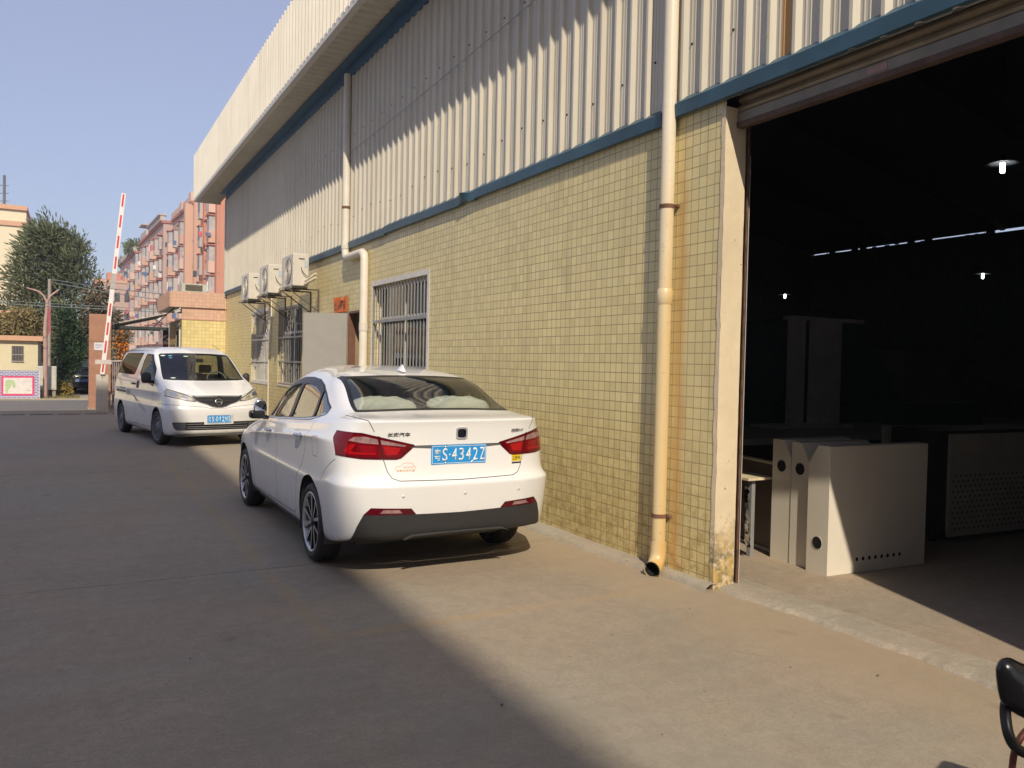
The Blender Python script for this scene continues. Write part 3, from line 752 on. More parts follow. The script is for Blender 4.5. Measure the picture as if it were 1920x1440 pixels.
# plank end and crumpled film by the post
mb = MB(); mb.box(0, .30, 0, .55, .0, .02); pl = mb.build('plank', simple('pale_board', (.66, .56, .38), .5)); pl.location = (4.82, 4.72, .645); tag(pl, 'pale board end poking out behind the door post', 'board')
mb = MB(); mb.box(0, .04, .02, .06, 0, .63); mb.box(0, .04, .45, .49, 0, .63); st = mb.build('trestle', GREYMETAL); st.location = (4.90, 4.74, .012); tag(st, 'small grey trestle holding the pale board behind the door post', 'trestle')
mb = MB(); n = 14; vs = []
for j in range(n+1):
    for i in range(7):
        u, v = i/6, j/n; vs.append((4.83+.07*u+.03*(R()-.5)-.04*v, 4.70+.10*u+.04*(R()-.5), .10+.5*v))
mb.add(vs, [(j*7+i, j*7+i+1, (j+1)*7+i+1, (j+1)*7+i) for j in range(n) for i in range(6)], 0, True)
tag(mb.build('plastic_film', mk_glass('clear_film', (.8, .8, .78), 1.3, rough=.15), fix=False), 'crumpled clear plastic film hanging behind the door post', 'plastic film')
# low workbench behind
BENCH = simple('bench_grey', (.36, .35, .31), .6)
t = empty('workbench', (6.0, 5.6, .012), 0, 'low grey workbench behind the cream cabinets', 'workbench')
b = MB(); b.box(-.5, 3.0, -.1, 1.3, .82, .88); b.build('table_top', BENCH, t)
for (x, y) in ((-.45, -.05), (2.9, -.05), (-.45, 1.2), (2.9, 1.2)):
    b = MB(); b.box(x, x+.06, y, y+.06, 0, .82); b.build('leg', DARKMETAL, t)
b = MB(); b.box(-.47, 2.96, 1.15, 1.2, .1, .8); b.build('back_board', DARKMETAL, t)
# upright frame of white posts on the bench
t = empty('upright_frame', (7.3, 6.5, .892), 0, 'dim white frame of three upright panels with a top rail, standing on the workbench', 'frame')
WP = simple('white_panel', (.60, .60, .58), .5)
for x in (-.06, .30, .56):
    b = MB(); b.box(x, x+.22, -.02, .05, .03, 1.24); b.build('upright', WP, t)
b = MB(); b.box(-.08, 1.15, -.04, .10, 1.24, 1.28); b.build('top_rail', WP, t)
b = MB(); b.box(-.45, .80, -.2, .2, 0, .03); b.build('foot_plate', WP, t)
# machine with perforated covers on castors
t = empty('equipment_cabinet', (6.85, 4.38, .012), radians(-4), 'large dark equipment cabinet on castors with a perforated lower cover', 'cabinet')
b = MB(); b.box(.0, 2.0, .03, .55, .10, 1.02); b.build('frame', BLACK, t)
PF = simple('cover_paint', (.42, .395, .33), .45)
b = MB(); b.box(.10, 1.9, .0, .028, .06, .99); o = b.build('cover', PF, t)
hb = MB()
for r_ in range(11):
    for k in range(26):
        x = .15+.066*k+(.0 if r_ % 2 else .033); z = .13+.048*r_
        hb.add([(x+.011*cos(2*pi*i/6), -.0015, z+.011*sin(2*pi*i/6)) for i in range(6)], [tuple(range(6))])
hb.build('perforation', HOLE, t)
for x in (.05, 1.9):
    b = MB(); b.lathe([(-.02, 0), (-.02, .045), (.02, .045), (.02, 0)], 16, 'y', M=Matrix.Translation((x, .12, .045))); b.box(x-.02, x+.02, .08, .16, .05, .10); b.build('castor', BLACK, t)
t = empty('cover_panel', (6.88, 5.0, .012), radians(-8), 'pale sheet-metal cover standing behind the nearest cream cabinet', 'panel')
b = MB(); b.box(0, .86, 0, .03, .40, 1.02); b.build('upper_sheet', PF, t); b = MB(); b.box(.62, .92, .0, .03, .02, .38); b.build('lower_sheet', PF, t)
b = MB(); b.box(.02, .06, .03, .06, 0, .95); b.box(.84, .88, .03, .06, 0, .95); b.build('stand', BLACK, t)
t = empty('machine_bed', (8.6, 8.0, .012), 0, 'long green machine bed deep inside the dark hall', 'machine')
MG = simple('machine_green', (.05, .10, .07), .5)
b = MB(); b.box(0, 5, 0, 1.4, .1, 1.05); b.build('bed', MG, t, bevel=.02); b = MB(); b.prism([(.5, 1.05), (.7, 2.3), (2.0, 2.4), (2.9, 1.5), (3.2, 1.05)], .3, 1.2, 'y'); b.build('hood', MG, t, bevel=.02)
b = MB(); b.box(3.3, 4.6, .3, 1.1, 1.05, 1.9); b.build('control_box', simple('grey_box', (.16, .17, .17), .5), t)
# pendant lamps
BULB = mk_emit('bulb_light', (.92, .97, 1.0), 10)
SHADE = simple('enamel_shade', (.16, .165, .17), .4)
def make_lamp():
    t = empty('pendant_lamp')
    b = MB(); b.lathe([(.05, .03), (.03, .06), (.0, .16), (-.012, .24), (-.016, .24), (-.004, .155), (.024, .05)], 28, 'z'); b.build('lamp_shade', SHADE, t)
    b = MB()
    for k in range(4):
        a = pi/4+k*pi/2; x, y = .022*cos(a), .022*sin(a)
        b.tube([(x, y, .0), (x, y, -.13), (x*.4, y*.4, -.145)], .0125, 8)
    b.build('bulb', BULB, t)
    b = MB(); b.tube([(0, 0, .03), (0, 0, .10)], .03, 12); b.build('lamp_socket', BLACK, t)
    b = MB(); b.tube([(0, 0, .1), (0, 0, 2.8)], .008, 6); b.build('cord', simple('green_cord', (.05, .09, .06), .6), t)
    return t
l0 = make_lamp()
for i, (p, lab) in enumerate([((12, 6.915, 4.66), 'lit pendant lamp with a wide flat shade, largest and highest in the dark hall'),
                              ((24, 14.3, 4.55), 'smaller lit pendant lamp at the right, farther back in the dark hall'),
                              ((24, 21.9, 4.42), 'tiny lit pendant lamp farthest to the left in the dark hall')]):
    o = l0 if i == 0 else copy_tree(l0); o.location = p; tag(o, lab, 'lamp', 'pendant lamps in the hall')

# ================================================================== scooter parked right of the camera: only a mirror and its stem reach into the frame
VIN = simple('black_vinyl', (.018, .018, .019), .38, var=.1, bump=.15, bscale=60)
BKG = simple('black_moulding', (.014, .014, .015), .22, var=.1)
BKT = simple('black_tube', (.018, .018, .018), .35)
RDT = simple('red_brown_tube', (.17, .045, .025), .45, var=.2)
SCO = (2.35, .70, 0)
sct = empty('parked_scooter', SCO, 0, 'black scooter mirror on a bent stem, poking in at the lower right edge', 'scooter')
def scp(mb, name, mats, par=None, **k):
    o = mb.build(name, mats, None, **k); o.parent = par or sct; o.matrix_parent_inverse = Matrix.Translation(-Vector(SCO)); return o
OUTL = [(1.4204, .7991, 1.0358), (1.4227, .7983, 1.0517), (1.43, .7945, 1.0603), (1.4423, .7878, 1.0624), (1.4579, .779, 1.0544), (1.4849, .7637, 1.0429), (1.5176, .745, 1.026), (1.5341, .7353, 1.003), (1.5326, .7352, .975), (1.5181, .7427, .9541), (1.4895, .7583, .9479), (1.4609, .7745, .9584), (1.4428, .7848, .9701), (1.4305, .7919, .9819), (1.4247, .7957, 1.0004)]
OV = [Vector(p) for p in OUTL]; OC = sum(OV, Vector())/len(OV); ON = Vector((1.0549, .5478, -.30)).normalized()
def cm(pts, n=4):     # closed Catmull-Rom
    out = []; N = len(pts)
    for i in range(N):
        a, b, c, d = pts[i-1], pts[i], pts[(i+1) % N], pts[(i+2) % N]
        for k in range(n):
            t = k/n; out.append(.5*((2*b)+(-a+c)*t+(2*a-5*b+4*c-d)*t*t+(-a+3*b-3*c+d)*t**3))
    return out
RO = cm(OV)
def ringset(spec):
    mb = MB(); n = len(RO); vs = []
    for sc_, dp in spec: vs += [OC+(p-OC)*sc_+ON*dp for p in RO]
    fs = [(r*n+k, r*n+(k+1) % n, (r+1)*n+(k+1) % n, (r+1)*n+k) for r in range(len(spec)-1) for k in range(n)]
    mb.add(vs, fs, 0, True); return mb, n
mb, n = ringset([(.05, -.020), (.55, -.018), (.80, -.011), (.93, -.004), (.985, .004), (1.0, .012), (1.0, .020), (.97, .026), (.92, .027)])
mir = scp(mb, 'mirror', BKG, fix=True)
mb, n = ringset([(.66, -.0170), (.655, -.0185), (.64, -.0195), (.05, -.0215)]); scp(mb, 'mirror_back_panel', simple('dull_panel', (.05, .045, .04), .5), mir, fix=True)
mb = MB(); mb.add([OC+(p-OC)*.92+ON*.0265 for p in RO], [tuple(range(len(RO)))]); scp(mb, 'mirror_glass', Mat('silver_glass', (.6, .6, .62), .03, 1).m, mir, fix=False)
def smooth(pts, n=5):
    P = [Vector(p) for p in pts]; out = []
    for i in range(len(P)-1):
        a, b, c, d = P[max(0, i-1)], P[i], P[i+1], P[min(len(P)-1, i+2)]
        for k in range(n):
            t = k/n; out.append(.5*((2*b)+(-a+c)*t+(2*a-5*b+4*c-d)*t*t+(-a+3*b-3*c+d)*t**3))
    return out+[P[-1]]
mb = MB(); mb.tube(smooth([(1.458, .797, 1.0), (1.454, .7962, .9853), (1.4517, .7969, .9664), (1.4475, .793, .9497), (1.4414, .7844, .9299), (1.4497, .7792, .9105), (1.4653, .7702, .8978), (1.498, .7518, .8893), (1.55, .7339, .8676), (1.60, .70, .84)]), .0092, 14); scp(mb, 'mirror_stem', BKT)
mb = MB(); mb.tube(smooth([(1.68, .72, .96), (1.6298, .7493, .9507), (1.5638, .7742, .942), (1.517, .7881, .9243), (1.4899, .7912, .9073), (1.4817, .795, .8833), (1.4777, .7961, .846), (1.4748, .7957, .7793), (1.4813, .7884, .6555), (1.56, .70, .5), (1.66, .60, .4)]), .0058, 12); scp(mb, 'brake_cable', RDT)
A_ = radians(21); SM_ = Matrix.Translation((1.60, .44, 0)) @ Matrix.Rotation(A_, 4, 'Z')
def sl(mb): mb.v = [tuple(SM_ @ Vector(p)) for p in mb.v]; return mb
mb = MB(); mb.tube(smooth([(-.02, .31, .90), (.03, .22, .90), (.06, .08, .86), (.06, -.08, .86), (.03, -.22, .90), (-.02, -.31, .90)]), .012, 12); scp(sl(mb), 'handlebar', BKT)
for s_ in (-1, 1): mb = MB(); mb.tube([(-.03, .31*s_, .90), (.02, .23*s_, .90)], .018, 12); scp(sl(mb), 'grip', VIN)
mb = MB(); mb.tube([(.06, 0, .86), (-.03, 0, .40), (-.08, 0, .30)], .03, 12); scp(sl(mb), 'steering_column', BKG)
for x in (-.12, 1.22):
    mb = MB(); mb.lathe([(-.045, .13), (-.045, .20), (-.02, .23), (.02, .23), (.045, .20), (.045, .13)], 28, 'y', M=Matrix.Translation((x, 0, .23))); mb.lathe([(-.03, .13), (-.02, .0)], 20, 'y', M=Matrix.Translation((x, 0, .23))); scp(sl(mb), 'wheel', simple('scooter_tyre', (.02, .02, .02), .8))
mb = MB(); mb.prism([(.0, .75), (.10, .80), (.14, .45), (.22, .22), (.62, .20), (.70, .30), (.62, .62), (.75, .70), (1.34, .76), (1.38, .62), (1.30, .50), (1.0, .30), (.72, .14), (.18, .14), (.04, .40)], -.13, .13, 'y'); scp(sl(mb), 'body', simple('scooter_red', (.22, .04, .03), .3), bevel=.03)
mb = MB(); mb.prism(rpoly([(.60, .70), (.62, .78), (1.05, .82), (1.30, .81), (1.34, .74)], .04, 3), -.12, .12, 'y'); scp(sl(mb), 'seat', VIN, bevel=.025)

# litter on the yard
lt = []
for i, (x, y, s, c_) in enumerate([(1.73, 3.16, .012, 0), (2.75, 3.71, .006, 0), (3.3, 2.9, .007, 1), (2.2, 2.6, .006, 0), (.55, 4.35, .007, 1), (3.62, 2.62, .009, 1), (3.5, 3.9, .006, 0)]):
    mb = MB(); n = 7; mb.add([(x+s*cos(2*pi*k/n)*(.6+.6*R()), y+.7*s*sin(2*pi*k/n)*(.6+.6*R()), .004+.004*R()) for k in range(n)]+[(x, y, .012)], [(k, (k+1) % n, n) for k in range(n)])
    lt.append(mb)
big = MB()
for m_ in lt: big.add(m_.v, m_.f)
tag(big.build('litter', simple('dry_bits', (.12, .09, .06), .9, var=.5, scale=40)), 'scattered dark leaf bits and grit on the sunlit concrete', 'litter', kind='stuff')
# ================================================================== gatehouse, gate, barrier
gh = empty('gatehouse', (3.3, 25.5, 0), 0, 'small gatehouse with yellow tiles and pink tiled roof at the shed end', 'gatehouse')
GO = (3.3, 25.5, 0)
mb = MB(); mb.box(2.77, 3.945, 24.36, 24.40, 0, 2.62); off(mb.build('wall', TILE_Y), gh, GO)
mb = MB(); mb.box(2.77, 2.80, 24.402, 27.6, 0, 2.62); off(mb.build('wall', TILE_YS), gh, GO)
mb = MB(); mb.box(2.77, 3.945, 24.352, 24.41, 2.625, 2.92); off(mb.build('frieze', TILE_P), gh, GO)
mb = MB(); mb.box(2.766, 3.945, 24.345, 24.40, 2.60, 2.63); mb.box(2.766, 3.945, 24.34, 24.40, 2.92, 2.945); off(mb.build('ledge', simple('pink_ledge', (.52, .29, .20), .7)), gh, GO)
mb = MB(); mb.box(2.46, 3.945, 24.30, 24.33, 2.95, 3.39); rf = off(mb.build('roof', TILE_P), gh, GO)
mb = MB(); mb.box(2.43, 2.46, 24.30, 27.9, 2.95, 3.39); off(mb.build('roof_side', TILE_PS), gh, GO)
mb = MB(); mb.box(2.462, 3.945, 24.332, 27.9, 2.955, 3.06); off(mb.build('slab', simple('pale_soffit', (.5, .45, .38), .8)), gh, GO)
mb = MB(); mb.box(2.74, 2.765, 24.75, 25.45, .9, 2.45); off(mb.build('window', WINGLASS), gh, GO)
mb = MB(); mb.box(2.735, 2.768, 24.70, 24.75, .85, 2.5); mb.box(2.735, 2.768, 25.45, 25.5, .85, 2.5); mb.box(2.735, 2.768, 24.75, 25.45, 2.45, 2.5); off(mb.build('window_frame', WHITEMETAL), gh, GO)
# sign letters are too worn to read: only the rubbed patch remains; box on the roof
bx = MB(); bx.box(2.76, 3.44, 24.45, 24.9, 3.40, 3.63); b1 = tag(bx.build('roof_box', simple('grey_green_box', (.46, .47, .40), .6)), 'grey equipment box standing on the pink gatehouse roof', 'box')
fr = MB(); fr.box(2.86, 3.32, 24.444, 24.449, 3.43, 3.60); o = fr.build('opening', simple('box_dark', (.10, .085, .07), .8)); o.parent = b1
# security camera
cv = MB(); cv.bar((2.56, 24.22, 2.80), (2.70, 24.27, 2.86), .07, .07); cv.tube([(2.68, 24.28, 2.86), (2.72, 24.33, 2.93)], .012, 8); cv.bar((2.54, 24.21, 2.825), (2.72, 24.27, 2.90), .085, .008)
tag(cv.build('security_camera', WHITEMETAL), 'white security camera under the corner of the gatehouse roof', 'camera')
# awning
aw = empty('awning', (1.75, 25.5, 2.5), 0, 'flat dark awning sloping down from the gatehouse over the gate', 'awning')
mb = MB(); mb.prism([(1.07, 2.415), (2.42, 2.765), (2.42, 2.79), (1.07, 2.44)], 24.98, 28.2, 'y'); off(mb.build('roof_sheet', simple('awning_sheet', (.45, .43, .38), .5)), aw, (1.75, 25.5, 2.5))
mb = MB(); mb.prism([(1.08, 2.385), (2.42, 2.735), (2.42, 2.76), (1.08, 2.41)], 25.0, 28.2, 'y'); off(mb.build('lining', simple('awning_underside_shade', (.05, .05, .045), .8)), aw, (1.75, 25.5, 2.5))  # dark sheet added to stand for the shade under the awning
mb = MB(); mb.box(1.07, 2.45, 25.02, 25.06, 2.30, 2.38); mb.box(1.07, 2.45, 27.1, 27.15, 2.33, 2.39); mb.box(1.07, 1.11, 25.06, 27.1, 2.33, 2.39)
for x in (1.3, 1.7, 2.1): mb.box(x, x+.03, 25.06, 27.1, 2.34, 2.38)
mb.bar((2.1, 25.04, 2.39), (2.62, 25.04, 2.95), .03, .03); mb.bar((2.0, 25.04, 2.68), (2.45, 25.04, 2.42), .02, .02)
off(mb.build('frame', simple('awning_frame', (.03, .04, .04), .5)), aw, (1.75, 25.5, 2.5))
mb = MB(); mb.box(2.40, 2.55, 25.6, 25.75, 0, 2.4); tag(mb.build('gate_post', simple('dark_post', (.06, .045, .04), .7)), 'dark square post under the awning beside the gatehouse', 'post')
# brown stone gate pillar
PIL = simple('brown_stone', (.36, .185, .12), .6, var=.1, scale=5)
mb = MB(); mb.box(.475, 1.03, 25.62, 26.1, 0, 1.93); mb.box(.475, 1.03, 25.62, 26.1, 1.938, 2.71); gp = tag(mb.build('gate_pillar', PIL), 'tall brown stone gate pillar behind the barrier', 'pillar')
mb = MB(); mb.box(.60, .84, 25.60, 25.617, 1.68, 1.90); o = mb.build('plaque', simple('white_plaque', (.62, .62, .66), .5)); o.parent = gp
mb = MB(); mb.box(.63, .80, 25.596, 25.599, 1.82, 1.84); mb.box(.63, .76, 25.596, 25.599, 1.76, 1.775); o = mb.build('plaque_lines', simple('plaque_ink', (.25, .25, .4), .6)); o.parent = gp
mb = MB(); mb.box(.45, 1.35, 25.5, 26.2, 0, .04); tag(mb.build('pillar_base', CONC_ROUGH), 'low concrete plinth under the gate pillar', 'plinth')
# folding gate beside it
fg = MB()
for i in range(6):
    x = 1.08+.05*i
    for z0 in (.1, .5, .9): fg.bar((x, 25.7, z0), (x+.05, 25.75, z0+.4), .015, .015); fg.bar((x+.05, 25.7, z0), (x, 25.75, z0+.4), .015, .015)
    fg.bar((x, 25.72, .05), (x, 25.72, 1.35), .022, .022)
tag(fg.build('folding_gate', simple('gate_steel', (.32, .27, .26), .5, .4)), 'folded steel lattice gate beside the brown pillar', 'gate')
# barrier
br = empty('barrier', (.78, 24.6, 0), 0, 'parking barrier with a raised red and white arm in front of the brown pillar', 'barrier')
BO = (.78, 24.6, 0)
mb = MB(); mb.box(.63, .93, 24.5, 24.82, .04, 1.01); mb.box(.615, .945, 24.49, 24.83, .0, .04); cbx = off(mb.build('cabinet', simple('barrier_grey', (.50, .46, .40), .5), None, bevel=.01), br, BO)
mb = MB(); mb.tube([(.78, 24.49, .95), (.78, 24.5, .95)], .012, 10); off(mb.build('lock', BLACK), br, BO)
A0 = Vector((.775, 24.46, 1.03)); A1 = Vector((1.265, 24.46, 5.98)); D = (A1-A0).normalized()
WHT = simple('barrier_white', (.75, .73, .72), .4, var=.05); REDS = simple('barrier_red', (.60, .055, .06), .4)
mb = MB(); mb.bar(A0, A1, .11, .045, up=(0, 1, 0)); arm = off(mb.build('arm', WHT), br, BO)
mb = MB(); Ln = (A1-A0).length
for s in (.04, .155, .27, .385, .50, .645, .75, .85, .955):
    a = A0+D*(Ln*(1-s)); 
    if s == .50: continue
    mb.bar(a+D*.17+Vector((0, -.0245, 0)), a-D*.17+Vector((0, -.0245, 0)), .045, .003, up=(0, 1, 0))
off(mb.build('red_stripes', REDS), br, BO)
mb = MB(); mb.bar(A0+D*(Ln*.47)+Vector((0, -.005, 0)), A0+D*(Ln*.555)+Vector((0, -.005, 0)), .125, .065, up=(0, 1, 0)); off(mb.build('joint_sleeve', simple('sleeve_grey', (.40, .36, .36), .5)), br, BO)
mb = MB(); mb.box(.60, 1.0, 24.43, 24.60, 1.30, 1.42); mb.bar((.66, 24.45, 1.37), (1.25, 24.52, 1.40), .03, .03); off(mb.build('hinge_mount', simple('mount_pink', (.55, .48, .46), .5)), br, BO)

# ================================================================== across the street
mb = MB(); mb.box(-2.05, -.90, 31.2, 31.28, 0, .97)
def mk_brickboard():
    m = Mat('board_print', (.6, .6, .7), .6); X, Y, Z = m.xyz()
    cb = m.n('ShaderNodeCombineXYZ'); m.l(X, cb.inputs[0]); m.l(Z, cb.inputs[1])
    bt = m.n('ShaderNodeTexBrick'); m.l(cb.outputs[0], bt.inputs[0]); bt.inputs['Scale'].default_value = 1; bt.inputs['Brick Width'].default_value = .14; bt.inputs['Row Height'].default_value = .055
    bt.inputs['Mortar Size'].default_value = .012; bt.inputs['Color1'].default_value = (.16, .14, .28, 1); bt.inputs['Color2'].default_value = (.20, .20, .36, 1); bt.inputs['Mortar'].default_value = (.55, .55, .66, 1)
    m.color(bt.outputs[0]); return m.m
bd = empty('billboard', (-1.45, 31.24, 0), 0, 'low brick-patterned advertising board with a pink-framed picture across the street', 'billboard'); BD = (-1.45, 31.24, 0)
off(mb.build('board', mk_brickboard()), bd, BD)
mb = MB(); mb.box(-1.97, -1.035, 31.193, 31.198, .14, .79); off(mb.build('pink_border', simple('pink_print', (.68, .07, .19), .5)), bd, BD)
mb = MB(); mb.box(-1.91, -1.095, 31.187, 31.192, .20, .73); off(mb.build('picture', simple('white_print', (.72, .66, .62), .5)), bd, BD)
mb = MB()
for (x, z, s, t_) in ((-1.78, .50, .10, .14), (-1.68, .58, .10, .10), (-1.82, .33, .04, .12), (-1.62, .5, .04, .12)): mb.add([(x+s*cos(a)*(.7+.5*R()), 31.186-.002*len(mb.f), z+t_*sin(a)*(.7+.5*R())) for a in [2*pi*k/9 for k in range(9)]], [tuple(range(9))])
off(mb.build('leaf_print', simple('leaf_green', (.42, .55, .30), .6)), bd, BD)
t = text('handwriting', 'Rya', simple('grey_ink', (.22, .2, .22), .6), None, .12, .24, face_minus_y(-1.27, 31.184, .52), 0, .25); off(t, bd, BD); t.matrix_world = t.matrix_parent_inverse.inverted() @ t.matrix_local if False else t.matrix_world
mb = MB(); mb.box(-1.25, -1.13, 31.184, 31.186, .30, .315); off(mb.build('small_print', simple('grey_ink2', (.3, .28, .3), .6)), bd, BD)
mb = MB(); mb.box(-2.06, -.88, 31.19, 31.29, .97, .985); mb.box(-.895, -.87, 31.19, 31.29, 0, .97); off(mb.build('board_frame', WHITEMETAL), bd, BD)
# electric cabinet
ec = empty('switch_cabinet', (-.7, 32, 0), 0, 'pale green-grey electric switch cabinet on a plinth beside the billboard', 'cabinet'); EC = (-.7, 32, 0)
mb = MB(); mb.box(-1.0, -.40, 31.9, 32.3, .30, 1.12); off(mb.build('body', simple('cabinet_paint', (.47, .48, .41), .5), None, bevel=.015), ec, EC)
mb = MB(); mb.box(-.96, -.60, 31.893, 31.899, .34, 1.08); mb.box(-.585, -.44, 31.893, 31.899, .34, 1.08); off(mb.build('door', simple('cabinet_door', (.50, .50, .43), .5)), ec, EC)
mb = MB(); mb.box(-.95, -.62, 31.95, 32.25, 0, .3); mb.box(-.52, -.42, 31.95, 32.25, .0, .3); off(mb.build('plinth', simple('plinth_grey', (.30, .26, .22), .8)), ec, EC)
# booth building
CREAM = simple('cream_wall', (.62, .55, .37), .85, var=.06, scale=1.5)
PINKB = simple('pink_band', (.58, .34, .22), .8, var=.06)
bh = empty('booth', (-2.5, 34.5, 0), 0, 'low cream one-storey building with a pink roof edge and a small barred window', 'building'); BH = (-2.5, 34.5, 0)
mb = MB(); mb.box(-7, -.99, 33.0, 37, 0, 2.05); off(mb.build('wall', CREAM), bh, BH)
mb = MB(); mb.box(-7, -.84, 32.85, 37.1, 1.99, 2.16); off(mb.build('roof_edge', PINKB), bh, BH)
mb = MB(); mb.box(-1.78, -1.43, 32.98, 32.999, 1.25, 1.80); wn = off(mb.build('window', simple('dark_window', (.03, .03, .035), .3)), bh, BH)
mb = MB()
for i in range(8): mb.bar((-1.76+.045*i, 32.97, 1.25), (-1.76+.045*i, 32.97, 1.8), .012, .012)
mb.box(-1.79, -1.42, 32.96, 32.975, 1.48, 1.51); mb.box(-1.79, -1.42, 32.96, 32.975, 1.24, 1.28); off(mb.build('window_bars', simple('bars_grey', (.3, .27, .24), .6)), bh, BH)
b2 = empty('side_building', (-3.5, 39, 0), 0, 'cream building with a pink edge half hidden behind the bushes at the left', 'building')
mb = MB(); mb.box(-12, -1.6, 38.2, 44, 0, 3.05); off(mb.build('wall', CREAM), b2, (-3.5, 39, 0)); mb = MB(); mb.box(-12, -1.45, 38.0, 44.1, 3.05, 3.25); off(mb.build('roof_edge', PINKB), b2, (-3.5, 39, 0))
# tall cream block at the left edge
tb = empty('cream_block', (-7, 64, 0), 0, 'tall cream building with two pink bands at the left edge', 'building'); TB = (-7, 64, 0)
mb = MB(); mb.box(-16, -2.48, 60.0, 72, 0, 10.75); off(mb.build('wall', simple('cream_block_wall', (.68, .60, .43), .85, var=.04, scale=.5)), tb, TB)
mb = MB(); mb.box(-16.1, -2.42, 59.85, 72.1, 10.62, 10.90); mb.box(-16.1, -2.44, 59.9, 72.1, 9.60, 9.90); off(mb.build('band', PINKB), tb, TB)
mb = MB(); mb.tube([(-3.80, 62, 10.9), (-3.80, 62, 13.1)], .09, 6)
for z in (11.4, 11.9, 12.4): mb.bar((-4.1, 62, z), (-3.55, 62, z+.05), .04, .04)
off(mb.build('antenna', simple('antenna', (.12, .13, .14), .6)), tb, TB)
# lamp post with swept arms
lp = empty('lamp_post', (-.72, 31.6, 0), 0, 'pink street lamp with two swept arms in front of the big tree', 'lamp post'); LP = (-.72, 31.6, 0)
PNK = simple('pole_pink', (.42, .27, .23), .6)
mb = MB(); mb.tube([(-.73, 31.6, 0), (-.725, 31.6, 1.6), (-.74, 31.6, 2.4), (-.70, 31.6, 3.0), (-.68, 31.6, 3.35)], [.075, .07, .065, .055, .05], 10); off(mb.build('pole', PNK), lp, LP)
for sgn in (-1, 1):
    mb = MB(); mb.tube([(-.69, 31.6, 3.3), (-.69+sgn*.10, 31.6, 3.52), (-.69+sgn*.25, 31.6, 3.66), (-.69+sgn*(.60 if sgn < 0 else .36), 31.6, 3.76)], [.04, .035, .03, .02], 8); off(mb.build('lamp_arm', PNK), lp, LP)
mb = MB(); mb.prism([(-.66, 2.1), (-.60, 2.35), (-.59, 3.0), (-.64, 3.2), (-.66, 3.1)], 31.5, 31.52, 'y'); off(mb.build('pennant', simple('red_cloth', (.36, .08, .10), .7)), lp, LP)
mb = MB(); mb.tube([(-.63, 32.3, 0), (-.63, 32.3, 4.15)], .055, 8); tag(mb.build('concrete_pole', simple('pole_concrete', (.32, .27, .23), .8)), 'short concrete pole standing behind the pink street lamp', 'pole')
def cable(p, q, sag, r, label):
    mb = MB(); pts = []
    for i in range(25):
        t = i/24; v = Vector(p).lerp(Vector(q), t); v.z -= sag*4*t*(1-t); pts.append(v)
    mb.tube(pts, r, 5); tag(mb.build('overhead_cable', simple('cable_grey', (.16, .20, .20), .6)), label, 'cable', 'cables over the street')
cable((-8, 30, 3.25), (9, 30, 3.1), .10, .013, 'lower green-grey cable crossing the street at pillar height')
cable((-8, 30.3, 3.38), (9, 30.3, 3.22), .12, .010, 'upper green-grey cable just above the lower one over the street')
cable((-.63, 32.3, 4.05), (6, 33, 3.55), .12, .014, 'dark cable running from the concrete pole towards the gatehouse')
cable((-.63, 32.3, 4.15), (8, 36, 4.3), .25, .014, 'second dark cable running from the concrete pole over the lane')

# ================================================================== plants
def leafmat(name, cols, rough=.65):
    m = Mat(name, cols[0], rough, 0, .3)
    n = m.noise(2.3, 3); g = m.n('ShaderNodeNewGeometry').outputs['Random Per Island']
    col = m.mix(g, cols[0], cols[1]); col = m.mix(m.ramp(n, (.45, 0), (.7, .8)), col, cols[2])
    m.color(col)
    m.b.inputs['Transmission Weight'].default_value = 0
    return m.m
def crown(name, clumps, nleaf, size, mat, parent, droop=.3, asp=3.0, spread=1.0, seed=1, orient=None):
    """clumps: list of (centre, radii); leaves scattered toward each clump's surface"""
    rnd = random.Random(seed); mb = MB(); vol = [c[1][0]*c[1][1]*c[1][2] for c in clumps]; tot = sum(v**.67 for v in vol)
    for (c, r), v in zip(clumps, vol):
        for _ in range(int(nleaf*(v**.67)/tot)):
            d = Vector((rnd.gauss(0, 1), rnd.gauss(0, 1), rnd.gauss(0, 1))).normalized()
            k = (rnd.random()**.45)*spread*(1+.12*rnd.gauss(0, 1))
            p = Vector((c[0]+d.x*r[0]*k, c[1]+d.y*r[1]*k, c[2]+d.z*r[2]*k))
            ax = (d + Vector((rnd.uniform(-.7, .7), rnd.uniform(-.7, .7), rnd.uniform(-.7, .5)-droop)))
            if orient: ax = Vector(orient)*.9 + ax*.8
            ax.normalize(); sd = ax.cross(Vector((rnd.uniform(-1, 1), rnd.uniform(-1, 1), rnd.uniform(-1, 1)))).normalized()
            s = size*rnd.uniform(.6, 1.3); wd = s/asp
            mb.add([p, p+ax*s*.5+sd*wd*.5, p+ax*s, p+ax*s*.5-sd*wd*.5], [(0, 1, 2, 3)])
    return mb.build(name, mat, parent, fix=False)
def clumps_cone(cx, cy, z0, z1, r, n, seed, rs=.3, top=.25):
    rnd = random.Random(seed); out = []
    for i in range(n):
        t = rnd.random(); z = z0+(z1-z0)*t
        prof = (min(1, t/.28)**.6)*(1-max(0, (t-.28)/.72)**1.5*(1-top))
        a = rnd.random()*2*pi; q = r*prof*rnd.uniform(.25, 1)
        s = rs*rnd.uniform(.6, 1.3)
        out.append(((cx+q*cos(a), cy+q*sin(a)*.8, z), (s, s, s*.85)))
    return out
LM1 = leafmat('dusty_green_leaves', [(.085, .115, .055), (.165, .185, .110), (.115, .130, .062)])
LM2 = leafmat('dark_conifer_leaves', [(.026, .060, .026), (.050, .095, .042), (.04, .065, .026)])
LM3 = leafmat('dry_brown_leaves', [(.15, .13, .05), (.28, .21, .09), (.10, .12, .05)])
